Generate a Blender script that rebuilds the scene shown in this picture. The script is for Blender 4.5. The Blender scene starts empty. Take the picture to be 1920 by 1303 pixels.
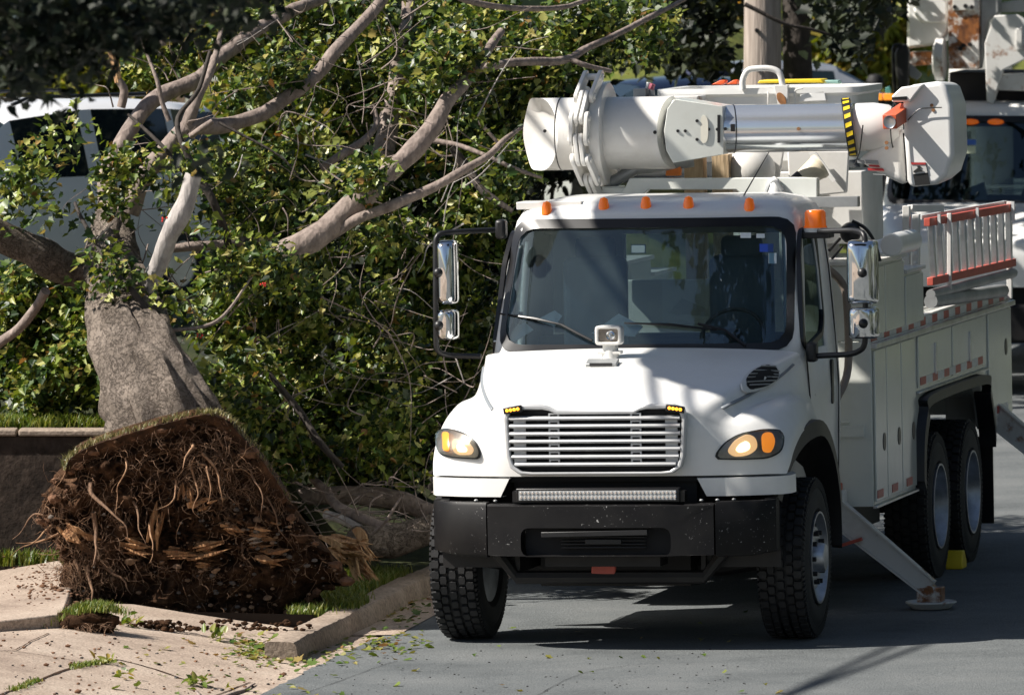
import bpy, bmesh, math, random
import numpy as np
from mathutils import Vector, Matrix, noise
from mathutils.bvhtree import BVHTree
random.seed(7); rng = np.random.default_rng(11)
scene = bpy.context.scene
COL = scene.collection
rad = math.radians

# ------------------------------------------------------------------ camera
FPX, CAMH = 16128.0, 5.05
PIT = math.atan((651.5 + 267) / FPX)
cam_d = bpy.data.cameras.new("camera"); cam = bpy.data.objects.new("camera", cam_d); COL.objects.link(cam)
cam.location = (0, 0, CAMH); cam.rotation_euler = (math.pi / 2 - PIT, 0, 0)
cam_d.sensor_width = 36.0; cam_d.lens = FPX / 1920 * 36.0
cam_d.clip_start = 1.0; cam_d.clip_end = 3000.0
cam_d.dof.use_dof = True; cam_d.dof.focus_distance = 56.5; cam_d.dof.aperture_fstop = 7.0
scene.camera = cam
# ------------------------------------------------------------------ sky, sun, exposure
SUN_TRAVEL = Vector((1.0, 0.20, -0.98)).normalized()
el = math.asin(-SUN_TRAVEL.z); az = math.atan2(-SUN_TRAVEL.x, -SUN_TRAVEL.y)
world = bpy.data.worlds.new("World"); scene.world = world; world.use_nodes = True
wt = world.node_tree; bg = wt.nodes["Background"]
sky = wt.nodes.new("ShaderNodeTexSky"); sky.sky_type = 'NISHITA'; sky.sun_disc = False
sky.sun_elevation = el; sky.sun_rotation = az
wt.links.new(sky.outputs[0], bg.inputs[0]); bg.inputs[1].default_value = 0.05
sun_d = bpy.data.lights.new("sun", 'SUN'); sun_d.energy = 5.0; sun_d.angle = rad(0.5); sun_d.color = (1.0, 0.94, 0.86)
sun = bpy.data.objects.new("sun", sun_d); COL.objects.link(sun)
sun.location = (-30, 40, 40); sun.rotation_euler = SUN_TRAVEL.to_track_quat('-Z', 'Y').to_euler()
scene.view_settings.view_transform = 'Standard'; scene.view_settings.look = 'None'
scene.view_settings.exposure = 0.78; scene.view_settings.gamma = 1.0
scene.render.engine = 'CYCLES'
scene.cycles.max_bounces = 8; scene.cycles.transparent_max_bounces = 12
scene.cycles.sample_clamp_indirect = 6.0

# ------------------------------------------------------------------ picture <-> place
_F = Vector((0, math.cos(PIT), -math.sin(PIT))); _U = Vector((0, math.sin(PIT), math.cos(PIT))); _C = Vector((0, 0, CAMH))
def ray(px, py):
    d = _F * FPX + Vector((1, 0, 0)) * (px - 960) - _U * (py - 651.5)
    return d / d.y
def at(px, py, Y): return _C + ray(px, py) * Y
def grd(px, py, z=0.0):
    d = ray(px, py); return _C + d * ((z - CAMH) / d.z)
_th = rad(12.5)
_l = Vector((math.cos(_th), -math.sin(_th), 0.02)).normalized(); _r = Vector((math.sin(_th), math.cos(_th), 0)); _w = _l.cross(_r).normalized()
_O = Vector((1.99, 56.0, 0.0)) - _l * 1.22
TM = Matrix(((_l.x, _r.x, _w.x, _O.x), (_l.y, _r.y, _w.y, _O.y), (_l.z, _r.z, _w.z, _O.z), (0, 0, 0, 1)))
TMI = TM.inverted()
def tin(px, py, **kw):
    c = TMI @ _C; d = TMI.to_3x3() @ ray(px, py)
    k, val = list(kw.items())[0]; i = 'uvw'.index(k)
    return c + d * ((val - c[i]) / d[i])

# ------------------------------------------------------------------ geometry helpers
class G:
    def __init__(s): s.v = []; s.f = []; s.m = []; s.mi = 0
    def add(s, vs, fs):
        b = len(s.v); s.v += [tuple(x) for x in vs]; s.f += [tuple(i + b for i in f) for f in fs]; s.m += [s.mi] * len(fs); return s
    def box(s, c, d, rot=None):
        x, y, z = d[0] / 2, d[1] / 2, d[2] / 2
        vs = [Vector((i, j, k)) for i in (-x, x) for j in (-y, y) for k in (-z, z)]
        if rot is not None: vs = [rot @ v for v in vs]
        return s.add([v + Vector(c) for v in vs], [(0, 1, 3, 2), (4, 6, 7, 5), (0, 4, 5, 1), (2, 3, 7, 6), (0, 2, 6, 4), (1, 5, 7, 3)])
    def bx(s, a, b):
        return s.box([(a[i] + b[i]) / 2 for i in range(3)], [abs(b[i] - a[i]) for i in range(3)])
    def prism(s, poly, axis, a, b):
        # poly: 2-D points in the two remaining axes (cyclic order), extruded along axis from a to b
        def mk(p, t):
            return {'x': (t, p[0], p[1]), 'y': (p[0], t, p[1]), 'z': (p[0], p[1], t)}[axis]
        n = len(poly); vs = [mk(p, a) for p in poly] + [mk(p, b) for p in poly]
        fs = [tuple(range(n))[::-1], tuple(range(n, 2 * n))] + [(i, (i + 1) % n, n + (i + 1) % n, n + i) for i in range(n)]
        ar = sum(poly[i][0] * poly[(i + 1) % n][1] - poly[(i + 1) % n][0] * poly[i][1] for i in range(n))
        flip = (ar < 0) != (axis == 'y')
        if (b < a): flip = not flip
        if flip: fs = [f[::-1] for f in fs]
        return s.add(vs, fs)
    def ring(s, outer, inner, axis, a, b):
        def mk(p, t):
            return {'x': (t, p[0], p[1]), 'y': (p[0], t, p[1]), 'z': (p[0], p[1], t)}[axis]
        n = len(outer); vs = [mk(p, a) for p in outer] + [mk(p, a) for p in inner] + [mk(p, b) for p in outer] + [mk(p, b) for p in inner]
        fs = []
        for i in range(n):
            j = (i + 1) % n
            fs += [(i, j, n + j, n + i), (2 * n + i, 3 * n + i, 3 * n + j, 2 * n + j), (i, 2 * n + i, 2 * n + j, j), (n + i, n + j, 3 * n + j, 3 * n + i)]
        return s.add(vs, fs)
    def tube(s, pts, r, n=8, caps=True):
        pts = [Vector(p) for p in pts]; k = len(pts)
        rs = r if isinstance(r, (list, tuple)) else [r] * k
        vs = []; prev = None
        for i, p in enumerate(pts):
            t = (pts[min(i + 1, k - 1)] - pts[max(i - 1, 0)])
            if t.length < 1e-9: t = Vector((0, 0, 1))
            t.normalize()
            if prev is None:
                a = Vector((0, 0, 1)) if abs(t.z) < .9 else Vector((1, 0, 0))
                e1 = t.cross(a).normalized()
            else:
                e1 = prev - t * prev.dot(t)
                e1 = e1.normalized() if e1.length > 1e-6 else t.orthogonal().normalized()
            prev = e1; e2 = t.cross(e1)
            for j in range(n):
                a = 2 * math.pi * j / n
                vs.append(p + (e1 * math.cos(a) + e2 * math.sin(a)) * rs[i])
        fs = [(i * n + j, i * n + (j + 1) % n, (i + 1) * n + (j + 1) % n, (i + 1) * n + j) for i in range(k - 1) for j in range(n)]
        if caps: fs += [tuple(range(n))[::-1], tuple((k - 1) * n + j for j in range(n))]
        return s.add(vs, fs)
    def cyl(s, a, b, r, n=20): return s.tube([a, b], r, n)
    def lathe(s, prof, o, axis, n=32, closed=False):
        # prof: list of (along, radius)
        o = Vector(o); ax = Vector(axis).normalized(); e1 = ax.orthogonal().normalized(); e2 = ax.cross(e1)
        vs = []; k = len(prof)
        for (h, r) in prof:
            for j in range(n):
                a = 2 * math.pi * j / n
                vs.append(o + ax * h + (e1 * math.cos(a) + e2 * math.sin(a)) * r)
        fs = [(i * n + j, i * n + (j + 1) % n, ((i + 1) % k) * n + (j + 1) % n, ((i + 1) % k) * n + j) for i in range(k if closed else k - 1) for j in range(n)]
        if not closed:
            if prof[0][1] > 1e-6: fs.append(tuple(range(n))[::-1])
            if prof[-1][1] > 1e-6: fs.append(tuple((k - 1) * n + j for j in range(n)))
        return s.add(vs, fs)
    def grid(s, rows, skip=None, closeu=False):
        nr, nc = len(rows), len(rows[0]); vs = [p for r in rows for p in r]; fs = []
        for i in range(nr - 1):
            for j in range(nc if closeu else nc - 1):
                if skip and skip(i, j): continue
                j2 = (j + 1) % nc
                fs.append((i * nc + j, i * nc + j2, (i + 1) * nc + j2, (i + 1) * nc + j))
        return s.add(vs, fs)
    def sphere(s, c, r, nu=16, nv=10, sc=(1, 1, 1)):
        prof = [(-math.cos(math.pi * i / nv), math.sin(math.pi * i / nv)) for i in range(nv + 1)]
        b = len(s.v); s.lathe([(h * r, max(q, 1e-5) * r) for h, q in prof], (0, 0, 0), (0, 0, 1), nu)
        for i in range(b, len(s.v)):
            v = s.v[i]; s.v[i] = (v[0] * sc[0] + c[0], v[1] * sc[1] + c[1], v[2] * sc[2] + c[2])
        return s

def build(name, g, mats, parent=None, off=(0, 0, 0), smooth=None, bevel=0.0, seg=2, fix=True):
    me = bpy.data.meshes.new(name)
    o3 = Vector(off)
    me.from_pydata([(v[0] - o3.x, v[1] - o3.y, v[2] - o3.z) for v in g.v], [], g.f)
    if not isinstance(mats, (list, tuple)): mats = [mats]
    for m in mats: me.materials.append(m)
    if len(mats) > 1: me.polygons.foreach_set('material_index', g.m)
    if fix:
        bm = bmesh.new(); bm.from_mesh(me); bmesh.ops.recalc_face_normals(bm, faces=bm.faces); bm.to_mesh(me); bm.free()
    if smooth is not None:
        me.polygons.foreach_set('use_smooth', [True] * len(me.polygons))
        me.set_sharp_from_angle(angle=rad(smooth))
    me.update()
    o = bpy.data.objects.new(name, me); COL.objects.link(o)
    if parent is not None: o.parent = parent
    if bevel > 0:
        b = o.modifiers.new("bevel", 'BEVEL'); b.width = bevel; b.segments = seg; b.limit_method = 'ANGLE'; b.angle_limit = rad(35)
        b.harden_normals = False
        if smooth is None:
            me.polygons.foreach_set('use_smooth', [True] * len(me.polygons)); me.set_sharp_from_angle(angle=rad(50))
    return o
def split(name, g, mats, parent=None, **k):
    '''every separate piece of g becomes a part of its own'''
    par = list(range(len(g.v)))
    def find(a):
        while par[a] != a: par[a] = par[par[a]]; a = par[a]
        return a
    for f in g.f:
        for i in f[1:]: par[find(i)] = find(f[0])
    groups = {}
    for f in g.f: groups.setdefault(find(f[0]), []).append(f)
    out = []
    for fs in groups.values():
        ids = sorted({i for f in fs for i in f}); mp = {i: n for n, i in enumerate(ids)}
        out.append(build(name, G().add([g.v[i] for i in ids], [tuple(mp[i] for i in f) for f in fs]), mats, parent, **k))
    return out
def tag(o, label, cat, group=None, kind=None):
    o['label'] = label; o['category'] = cat
    if group: o['group'] = group
    if kind: o['kind'] = kind
    return o
def thing(name, label, cat, loc=(0, 0, 0), M=None, group=None):
    o = bpy.data.objects.new(name, None); COL.objects.link(o); o.empty_display_size = .3
    o.matrix_world = (M @ Matrix.Translation(loc)) if M is not None else Matrix.Translation(loc)
    return tag(o, label, cat, group)
def struct(name, g, mat, smooth=None, fix=True, **k):
    o = build(name, g, mat, smooth=smooth, fix=fix, **k); o['kind'] = 'structure'; return o
def stuff(o): o['kind'] = 'stuff'; return o
def crom(pts, per=6, closed=False):
    P = [Vector(p) for p in pts]; out = []; n = len(P)
    for i in range(n if closed else n - 1):
        a = P[(i - 1) % n] if closed else P[max(i - 1, 0)]; b = P[i]; c = P[(i + 1) % n]; d = P[(i + 2) % n] if closed else P[min(i + 2, n - 1)]
        for k in range(per):
            t = k / per
            out.append(.5 * ((2 * b) + (c - a) * t + (2 * a - 5 * b + 4 * c - d) * t * t + (3 * b - a - 3 * c + d) * t ** 3))
    if not closed: out.append(P[-1])
    return out
def resample(poly, n):
    P = [Vector(p) for p in poly]; L = [0]
    for i in range(len(P)): L.append(L[-1] + (P[(i + 1) % len(P)] - P[i]).length)
    out = []; k = 0
    for q in range(n):
        s_ = L[-1] * q / n
        while L[k + 1] < s_: k += 1
        t = (s_ - L[k]) / max(1e-9, L[k + 1] - L[k]); out.append(P[k].lerp(P[(k + 1) % len(P)], t))
    return out
def roundpoly(poly, r, seg=4):
    P = [Vector(p) for p in poly]; n = len(P); out = []
    for i in range(n):
        a, b, c = P[i - 1], P[i], P[(i + 1) % n]
        d1 = (a - b); d2 = (c - b); rr = min(r, d1.length * .45, d2.length * .45)
        p1 = b + d1.normalized() * rr; p2 = b + d2.normalized() * rr
        for k in range(seg + 1):
            t = k / seg; out.append(tuple((1 - t) ** 2 * p1 + 2 * t * (1 - t) * b + t * t * p2))
    return out

# ------------------------------------------------------------------ materials
def newmat(name):
    m = bpy.data.materials.new(name); m.use_nodes = True; nt = m.node_tree
    b = nt.nodes["Principled BSDF"]; return m, nt, b
def _n(nt, t, **kw):
    n = nt.nodes.new(t)
    for k, v in kw.items(): setattr(n, k, v)
    return n
def noisecol(nt, scale, cols, detail=6, coord='Object', rough=.6, stretch=None, typ='ShaderNodeTexNoise'):
    tc = _n(nt, 'ShaderNodeTexCoord'); src = tc.outputs[coord]
    if stretch:
        mp = _n(nt, 'ShaderNodeMapping'); mp.inputs['Scale'].default_value = stretch; nt.links.new(src, mp.inputs[0]); src = mp.outputs[0]
    tx = _n(nt, typ); tx.inputs['Scale'].default_value = scale
    if typ == 'ShaderNodeTexNoise': tx.inputs['Detail'].default_value = detail; tx.inputs['Roughness'].default_value = rough
    nt.links.new(src, tx.inputs['Vector'])
    cr = _n(nt, 'ShaderNodeValToRGB'); e = cr.color_ramp.elements
    while len(e) < len(cols): e.new(.5)
    for i, (p, c) in enumerate(cols): e[i].position = p; e[i].color = (*c, 1)
    nt.links.new(tx.outputs[0], cr.inputs[0])
    return cr, tx, src
def bump(nt, b, h, strength, dist=.01):
    bp = _n(nt, 'ShaderNodeBump'); bp.inputs['Strength'].default_value = strength; bp.inputs['Distance'].default_value = dist
    nt.links.new(h, bp.inputs['Height']); nt.links.new(bp.outputs[0], b.inputs['Normal']); return bp
def mat(name, col, rough=.5, metal=0.0, var=0.0, scale=3.0, coat=0.0, bmp=0.0, bscale=60, emit=None, estr=0.0):
    m, nt, b = newmat(name)
    b.inputs['Roughness'].default_value = rough; b.inputs['Metallic'].default_value = metal
    b.inputs['Base Color'].default_value = (*col, 1)
    if coat: b.inputs['Coat Weight'].default_value = coat; b.inputs['Coat Roughness'].default_value = .08
    if var:
        lo = tuple(max(0, c * (1 - var)) for c in col); hi = tuple(min(1, c * (1 + var * .5)) for c in col)
        cr, tx, src = noisecol(nt, scale, [(.3, lo), (.65, hi)]); nt.links.new(cr.outputs[0], b.inputs['Base Color'])
    if bmp:
        cr2, tx2, s2 = noisecol(nt, bscale, [(0, (0, 0, 0)), (1, (1, 1, 1))]); bump(nt, b, tx2.outputs[0], bmp, .005)
    if emit: b.inputs['Emission Color'].default_value = (*emit, 1); b.inputs['Emission Strength'].default_value = estr
    return m
def mix2(nt, fac, a, bcol):
    mx = _n(nt, 'ShaderNodeMix', data_type='RGBA'); nt.links.new(fac, mx.inputs['Factor'])
    for s_, k in ((a, 'A'), (bcol, 'B')):
        i = [x for x in mx.inputs if x.name == k and x.type == 'RGBA'][0]
        if isinstance(s_, tuple): i.default_value = (*s_, 1)
        else: nt.links.new(s_, i)
    return [x for x in mx.outputs if x.type == 'RGBA'][0]
def paintmat(name, col, dirt=(.42, .38, .32), amt=.25, rough=.32, rust=0.0):
    m, nt, b = newmat(name); b.inputs['Roughness'].default_value = rough
    b.inputs['Coat Weight'].default_value = .35; b.inputs['Coat Roughness'].default_value = .12
    cr, tx, src = noisecol(nt, 2.3, [(.48, (0, 0, 0)), (.85, (amt, amt, amt))], detail=9, rough=.68)
    out = mix2(nt, cr.outputs[0], col, dirt)
    if rust:
        c2, t2, s2 = noisecol(nt, 3.2, [(.62 - rust * .2, (0, 0, 0)), (.70 - rust * .2, (1, 1, 1))], detail=10, rough=.7)
        c3, t3, s3 = noisecol(nt, 14, [(.3, (.06, .02, .008)), (.7, (.36, .13, .03))], detail=8)
        out = mix2(nt, c2.outputs[0], out, c3.outputs[0])
    nt.links.new(out, b.inputs['Base Color'])
    c4, t4, s4 = noisecol(nt, 1.6, [(.2, (rough * .7,) * 3), (.8, (min(1, rough * 1.6),) * 3)]); nt.links.new(c4.outputs[0], b.inputs['Roughness'])
    return m
def glassmat(name, tint=(.75, .85, .85), refl=1.0, rough=0.0, dust=0.0):
    m = bpy.data.materials.new(name); m.use_nodes = True; nt = m.node_tree; nt.nodes.clear()
    o = _n(nt, 'ShaderNodeOutputMaterial'); t = _n(nt, 'ShaderNodeBsdfTransparent'); t.inputs[0].default_value = (*tint, 1)
    g = _n(nt, 'ShaderNodeBsdfGlossy'); g.inputs['Roughness'].default_value = rough; g.inputs['Color'].default_value = (.72, .90, 1, 1)
    fr = _n(nt, 'ShaderNodeFresnel'); fr.inputs['IOR'].default_value = 1.55
    mu = _n(nt, 'ShaderNodeMath', operation='MULTIPLY'); nt.links.new(fr.outputs[0], mu.inputs[0]); mu.inputs[1].default_value = 1.7 * refl
    mx = _n(nt, 'ShaderNodeMixShader'); nt.links.new(mu.outputs[0], mx.inputs[0]); nt.links.new(t.outputs[0], mx.inputs[1]); nt.links.new(g.outputs[0], mx.inputs[2])
    last = mx
    if dust:
        df = _n(nt, 'ShaderNodeBsdfDiffuse'); df.inputs[0].default_value = (.46, .62, .62, 1)  # dust film with the glass's blue-green reflection put into its tint
        cr, tx, src = noisecol(nt, 2.2, [(.30, (dust * .35,) * 3), (.75, (dust,) * 3)], detail=7)
        m2 = _n(nt, 'ShaderNodeMixShader'); nt.links.new(cr.outputs[0], m2.inputs[0]); nt.links.new(mx.outputs[0], m2.inputs[1]); nt.links.new(df.outputs[0], m2.inputs[2]); last = m2
    nt.links.new(last.outputs[0], o.inputs[0]); return m
def leafmat(name, stops, trans=.35, rough=.42):
    m, nt, b = newmat(name)
    ge = _n(nt, 'ShaderNodeNewGeometry'); cr = _n(nt, 'ShaderNodeValToRGB'); e = cr.color_ramp.elements
    while len(e) < len(stops): e.new(.5)
    for i, (p, c) in enumerate(stops): e[i].position = p; e[i].color = (*c, 1)
    nt.links.new(ge.outputs['Random Per Island'], cr.inputs[0]); nt.links.new(cr.outputs[0], b.inputs['Base Color'])
    b.inputs['Roughness'].default_value = rough; b.inputs['Specular IOR Level'].default_value = .45
    tr = _n(nt, 'ShaderNodeBsdfTranslucent')
    hs = _n(nt, 'ShaderNodeHueSaturation'); hs.inputs['Saturation'].default_value = 1.1; hs.inputs['Value'].default_value = 1.6
    hs.inputs['Hue'].default_value = .48
    nt.links.new(cr.outputs[0], hs.inputs['Color']); nt.links.new(hs.outputs[0], tr.inputs[0])
    mx = _n(nt, 'ShaderNodeMixShader'); mx.inputs[0].default_value = trans
    nt.links.new(b.outputs[0], mx.inputs[1]); nt.links.new(tr.outputs[0], mx.inputs[2])
    nt.links.new(mx.outputs[0], nt.nodes['Material Output'].inputs[0]); return m
def barkmat(name, a, b_, scale=14, bs=.9, stretch=(1, 1, .35), dist=.02):
    m, nt, b = newmat(name); b.inputs['Roughness'].default_value = .85
    cr, tx, src = noisecol(nt, scale, [(.33, a), (.5, tuple((x + y) / 2 for x, y in zip(a, b_))), (.68, b_)], detail=9, rough=.7, stretch=stretch)
    nt.links.new(cr.outputs[0], b.inputs['Base Color'])
    vo = _n(nt, 'ShaderNodeTexVoronoi'); vo.inputs['Scale'].default_value = scale * 2.2; nt.links.new(src, vo.inputs['Vector'])
    ad = _n(nt, 'ShaderNodeMath', operation='ADD'); nt.links.new(tx.outputs[0], ad.inputs[0]); nt.links.new(vo.outputs['Distance'], ad.inputs[1])
    bump(nt, b, ad.outputs[0], bs, dist); return m

def oldbark(name):
    m, nt, b = newmat(name); b.inputs['Roughness'].default_value = .9; b.inputs['Specular IOR Level'].default_value = .2
    tc = _n(nt, 'ShaderNodeTexCoord'); mp = _n(nt, 'ShaderNodeMapping'); mp.inputs['Rotation'].default_value = (rad(-26), 0, 0); mp.inputs['Scale'].default_value = (1, .30, 1); nt.links.new(tc.outputs['Object'], mp.inputs[0])
    nz = _n(nt, 'ShaderNodeTexNoise'); nz.inputs['Scale'].default_value = 5.5; nz.inputs['Detail'].default_value = 11; nz.inputs['Roughness'].default_value = .7; nt.links.new(mp.outputs[0], nz.inputs['Vector'])
    va = _n(nt, 'ShaderNodeVectorMath', operation='SCALE'); va.inputs['Scale'].default_value = .22; nt.links.new(nz.outputs['Color'], va.inputs[0])
    vb = _n(nt, 'ShaderNodeVectorMath', operation='ADD'); nt.links.new(mp.outputs[0], vb.inputs[0]); nt.links.new(va.outputs[0], vb.inputs[1])
    def fissure(sc, wd, det):
        n1 = _n(nt, 'ShaderNodeTexNoise'); n1.inputs['Scale'].default_value = sc; n1.inputs['Detail'].default_value = det; n1.inputs['Roughness'].default_value = .6; n1.inputs['Distortion'].default_value = .5; nt.links.new(mp.outputs[0], n1.inputs['Vector'])
        a = _n(nt, 'ShaderNodeMath', operation='SUBTRACT'); nt.links.new(n1.outputs[0], a.inputs[0]); a.inputs[1].default_value = .5
        a2 = _n(nt, 'ShaderNodeMath', operation='ABSOLUTE'); nt.links.new(a.outputs[0], a2.inputs[0])
        a3 = _n(nt, 'ShaderNodeMath', operation='DIVIDE', use_clamp=True); nt.links.new(a2.outputs[0], a3.inputs[0]); a3.inputs[1].default_value = wd; return a3
    f1, f2 = fissure(11, .025, 7), fissure(24, .03, 6)
    vo = _n(nt, 'ShaderNodeMath', operation='MULTIPLY'); nt.links.new(f1.outputs[0], vo.inputs[0]); nt.links.new(f2.outputs[0], vo.inputs[1])
    cr = _n(nt, 'ShaderNodeValToRGB'); cr.color_ramp.elements[0].position = .0; cr.color_ramp.elements[0].color = (.10, .075, .06, 1); cr.color_ramp.elements[1].position = .75; cr.color_ramp.elements[1].color = (1, 1, 1, 1); nt.links.new(vo.outputs[0], cr.inputs[0])
    c2 = _n(nt, 'ShaderNodeValToRGB'); e = c2.color_ramp.elements; e[0].position = .25; e[0].color = (.10, .08, .063, 1); e[1].position = .75; e[1].color = (.36, .30, .25, 1); nt.links.new(nz.outputs[0], c2.inputs[0])
    mu = _n(nt, 'ShaderNodeMix', data_type='RGBA', blend_type='MULTIPLY'); mu.inputs['Factor'].default_value = .6; A = [x for x in mu.inputs if x.type == 'RGBA']; nt.links.new(c2.outputs[0], A[0]); nt.links.new(cr.outputs[0], A[1])
    nt.links.new([x for x in mu.outputs if x.type == 'RGBA'][0], b.inputs['Base Color'])
    mn = _n(nt, 'ShaderNodeMath', operation='MINIMUM'); mn.inputs[1].default_value = .8; nt.links.new(vo.outputs[0], mn.inputs[0])
    ad = _n(nt, 'ShaderNodeMath', operation='MULTIPLY_ADD'); nt.links.new(mn.outputs[0], ad.inputs[0]); ad.inputs[1].default_value = .22; n9 = _n(nt, 'ShaderNodeTexNoise'); n9.inputs['Scale'].default_value = 19; n9.inputs['Detail'].default_value = 9; n9.inputs['Roughness'].default_value = .72; nt.links.new(mp.outputs[0], n9.inputs['Vector']); nt.links.new(n9.outputs[0], ad.inputs[2])
    bump(nt, b, ad.outputs[0], 1.0, .06); return m
M = {}
M['white'] = paintmat('white_paint', (.80, .80, .78), amt=.24)
M['white2'] = paintmat('white_dull', (.70, .69, .66), dirt=(.36, .31, .25), amt=.42, rough=.42)
M['rusty'] = paintmat('white_rusty', (.72, .71, .68), dirt=(.30, .2, .12), amt=.6, rough=.5, rust=.85)
M['rusty_bit'] = paintmat('white_rust_spots', (.66, .66, .64), dirt=(.22, .15, .1), amt=.6, rough=.5, rust=.3)
M['body'] = paintmat('body_paint', (.74, .76, .71), dirt=(.34, .33, .27), amt=.3, rough=.13)
M['black'] = mat('black_plastic', (.012, .012, .013), .42, var=.4, scale=4)
M['frit'] = mat('black_rubber_trim', (.008, .008, .009), .35)
M['dark'] = mat('dark_cavity', (.006, .006, .007), .8)
M['chassis'] = mat('chassis_black', (.012, .011, .011), .6, var=.5, scale=6)
M['rubber'] = mat('tyre_rubber', (.016, .016, .017), .72, var=.45, scale=9, bmp=.25, bscale=90)
M['alu'] = mat('aluminium', (.62, .63, .65), .3, 1.0, var=.25, scale=5)
M['rim'] = mat('rim_steel', (.50, .52, .55), .38, .85, var=.4, scale=6)
M['chrome'] = mat('chrome', (.78, .79, .8), .08, 1.0)
M['grille'] = mat('grille_silver', (.56, .57, .58), .36, .25, var=.12)
M['gray'] = mat('gray_steel', (.34, .35, .35), .45, .3, var=.3)
M['tapegray'] = mat('gray_tape', (.22, .24, .26), .45)
M['tube'] = mat('fibreglass_tube', (.66, .69, .72), .16, .8, var=.08, scale=1.5)
M['glass'] = glassmat('windshield_glass', (.80, .92, .93), 1.15, dust=.045)
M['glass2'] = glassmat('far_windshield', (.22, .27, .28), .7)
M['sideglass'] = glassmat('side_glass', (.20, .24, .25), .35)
M['lens'] = glassmat('lamp_lens', (.95, .95, .95), .5)
M['amber'] = mat('amber_lens', (.75, .17, .012), .2, coat=.5, emit=(1.0, .16, .0), estr=.12)
M['amber_lit'] = mat('amber_lit', (.9, .3, .02), .3, emit=(1.0, .33, .02), estr=2.2)
M['amber_glow'] = mat('amber_glow', (.8, .3, .03), .3, emit=(1.0, .30, .03), estr=.35)
M['warm_lit'] = mat('lamp_lit', (.6, .5, .35), .3, emit=(1.0, .72, .36), estr=1.1)
M['warm_dim'] = mat('lamp_glow', (.5, .42, .32), .25, .3, emit=(1.0, .58, .24), estr=.42)
M['warm_lit'].node_tree.nodes['Principled BSDF'].inputs['Emission Strength'].default_value = 2.2
M['reflector'] = mat('lamp_reflector', (.30, .27, .24), .3, .75, var=.3, scale=12)
M['orange'] = mat('orange_fibreglass', (.62, .12, .05), .45, var=.2)
M['redpaint'] = mat('faded_red', (.52, .10, .07), .5, var=.2, scale=6)
M['redtape'] = mat('red_reflector', (.42, .035, .03), .35, var=.3, scale=20)
M['whitetape'] = mat('white_reflector', (.62, .64, .64), .35, var=.2, scale=20)
M['orange_bright'] = mat('orange_plastic', (.85, .22, .02), .4)
M['yellow'] = mat('yellow_plastic', (.80, .58, .02), .45, var=.15)
M['seat'] = mat('seat_fabric', (.06, .09, .12), .8, var=.3)
M['inter'] = mat('interior_gray', (.03, .034, .038), .7, var=.2)
M['inter_lt'] = mat('interior_panel', (.35, .36, .34), .7)
M['paper'] = mat('paper', (.72, .78, .80), .7, var=.1)
M['wood'] = barkmat('raw_wood', (.36, .25, .14), (.58, .45, .29), 18, .3, (1, 1, .15))
# ================================================================== THE SETTING
ROADW = -.045
_rp = TM @ Vector((0, 0, ROADW))
def road_z(x, y): return _rp.z - (_w.x * (x - _rp.x) + _w.y * (y - _rp.y)) / _w.z
def ground_mat(name, cols, scale, bs, bscale, rough=.9, detail=9):
    m, nt, b = newmat(name); b.inputs['Roughness'].default_value = rough; b.inputs['Specular IOR Level'].default_value = .25
    cr, tx, s = noisecol(nt, scale, cols, detail=detail, rough=.65)
    c2, t2, s2 = noisecol(nt, bscale, [(.28, (.5, .5, .5)), (.55, (1, 1, 1)), (.8, (1.35, 1.35, 1.35))], detail=4)
    mu = _n(nt, 'ShaderNodeMix', data_type='RGBA', blend_type='MULTIPLY'); mu.inputs['Factor'].default_value = 1
    A = [x for x in mu.inputs if x.type == 'RGBA']; nt.links.new(cr.outputs[0], A[0]); nt.links.new(c2.outputs[0], A[1])
    nt.links.new([x for x in mu.outputs if x.type == 'RGBA'][0], b.inputs['Base Color']); bump(nt, b, t2.outputs[0], bs, .012); return m
M['asphalt'] = ground_mat('asphalt', [(.30, (.10, .11, .114)), (.5, (.145, .157, .16)), (.72, (.185, .195, .195))], .9, .9, 75)
M['concrete'] = ground_mat('concrete', [(.30, (.25, .19, .15)), (.46, (.40, .315, .25)), (.58, (.47, .38, .305)), (.75, (.58, .485, .40))], 1.1, .6, 60)
M['kerb'] = ground_mat('kerb_concrete', [(.25, (.22, .17, .13)), (.55, (.33, .265, .21)), (.8, (.45, .37, .30))], 2.5, .5, 35)
M['soil'] = ground_mat('soil', [(.3, (.018, .009, .005)), (.5, (.05, .024, .012)), (.72, (.12, .06, .03))], 7, 1.0, 26)
M['soil2'] = ground_mat('dry_soil', [(.3, (.10, .052, .03)), (.55, (.19, .10, .058)), (.8, (.28, .16, .095))], 6, 1.0, 30)
M['lawn'] = ground_mat('lawn', [(.3, (.05, .075, .012)), (.5, (.14, .16, .025)), (.7, (.24, .23, .05))], 1.3, 1.0, 14)
M['yard'] = ground_mat('shaded_yard', [(.3, (.012, .016, .005)), (.5, (.028, .035, .010)), (.75, (.06, .065, .02))], 2.0, 1.0, 16)  # darker lawn tone, shade near the fallen crown put into the colour
M['wall'] = ground_mat('shaded_wall', [(.3, (.022, .016, .013)), (.55, (.05, .037, .029)), (.8, (.10, .075, .058))], 2.2, .6, 18)  # foliage shade put into the stone colour
M['grass'] = leafmat('grass_blades', [(0, (.05, .10, .012)), (.5, (.12, .17, .025)), (1, (.26, .26, .07))], .3)
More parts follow.
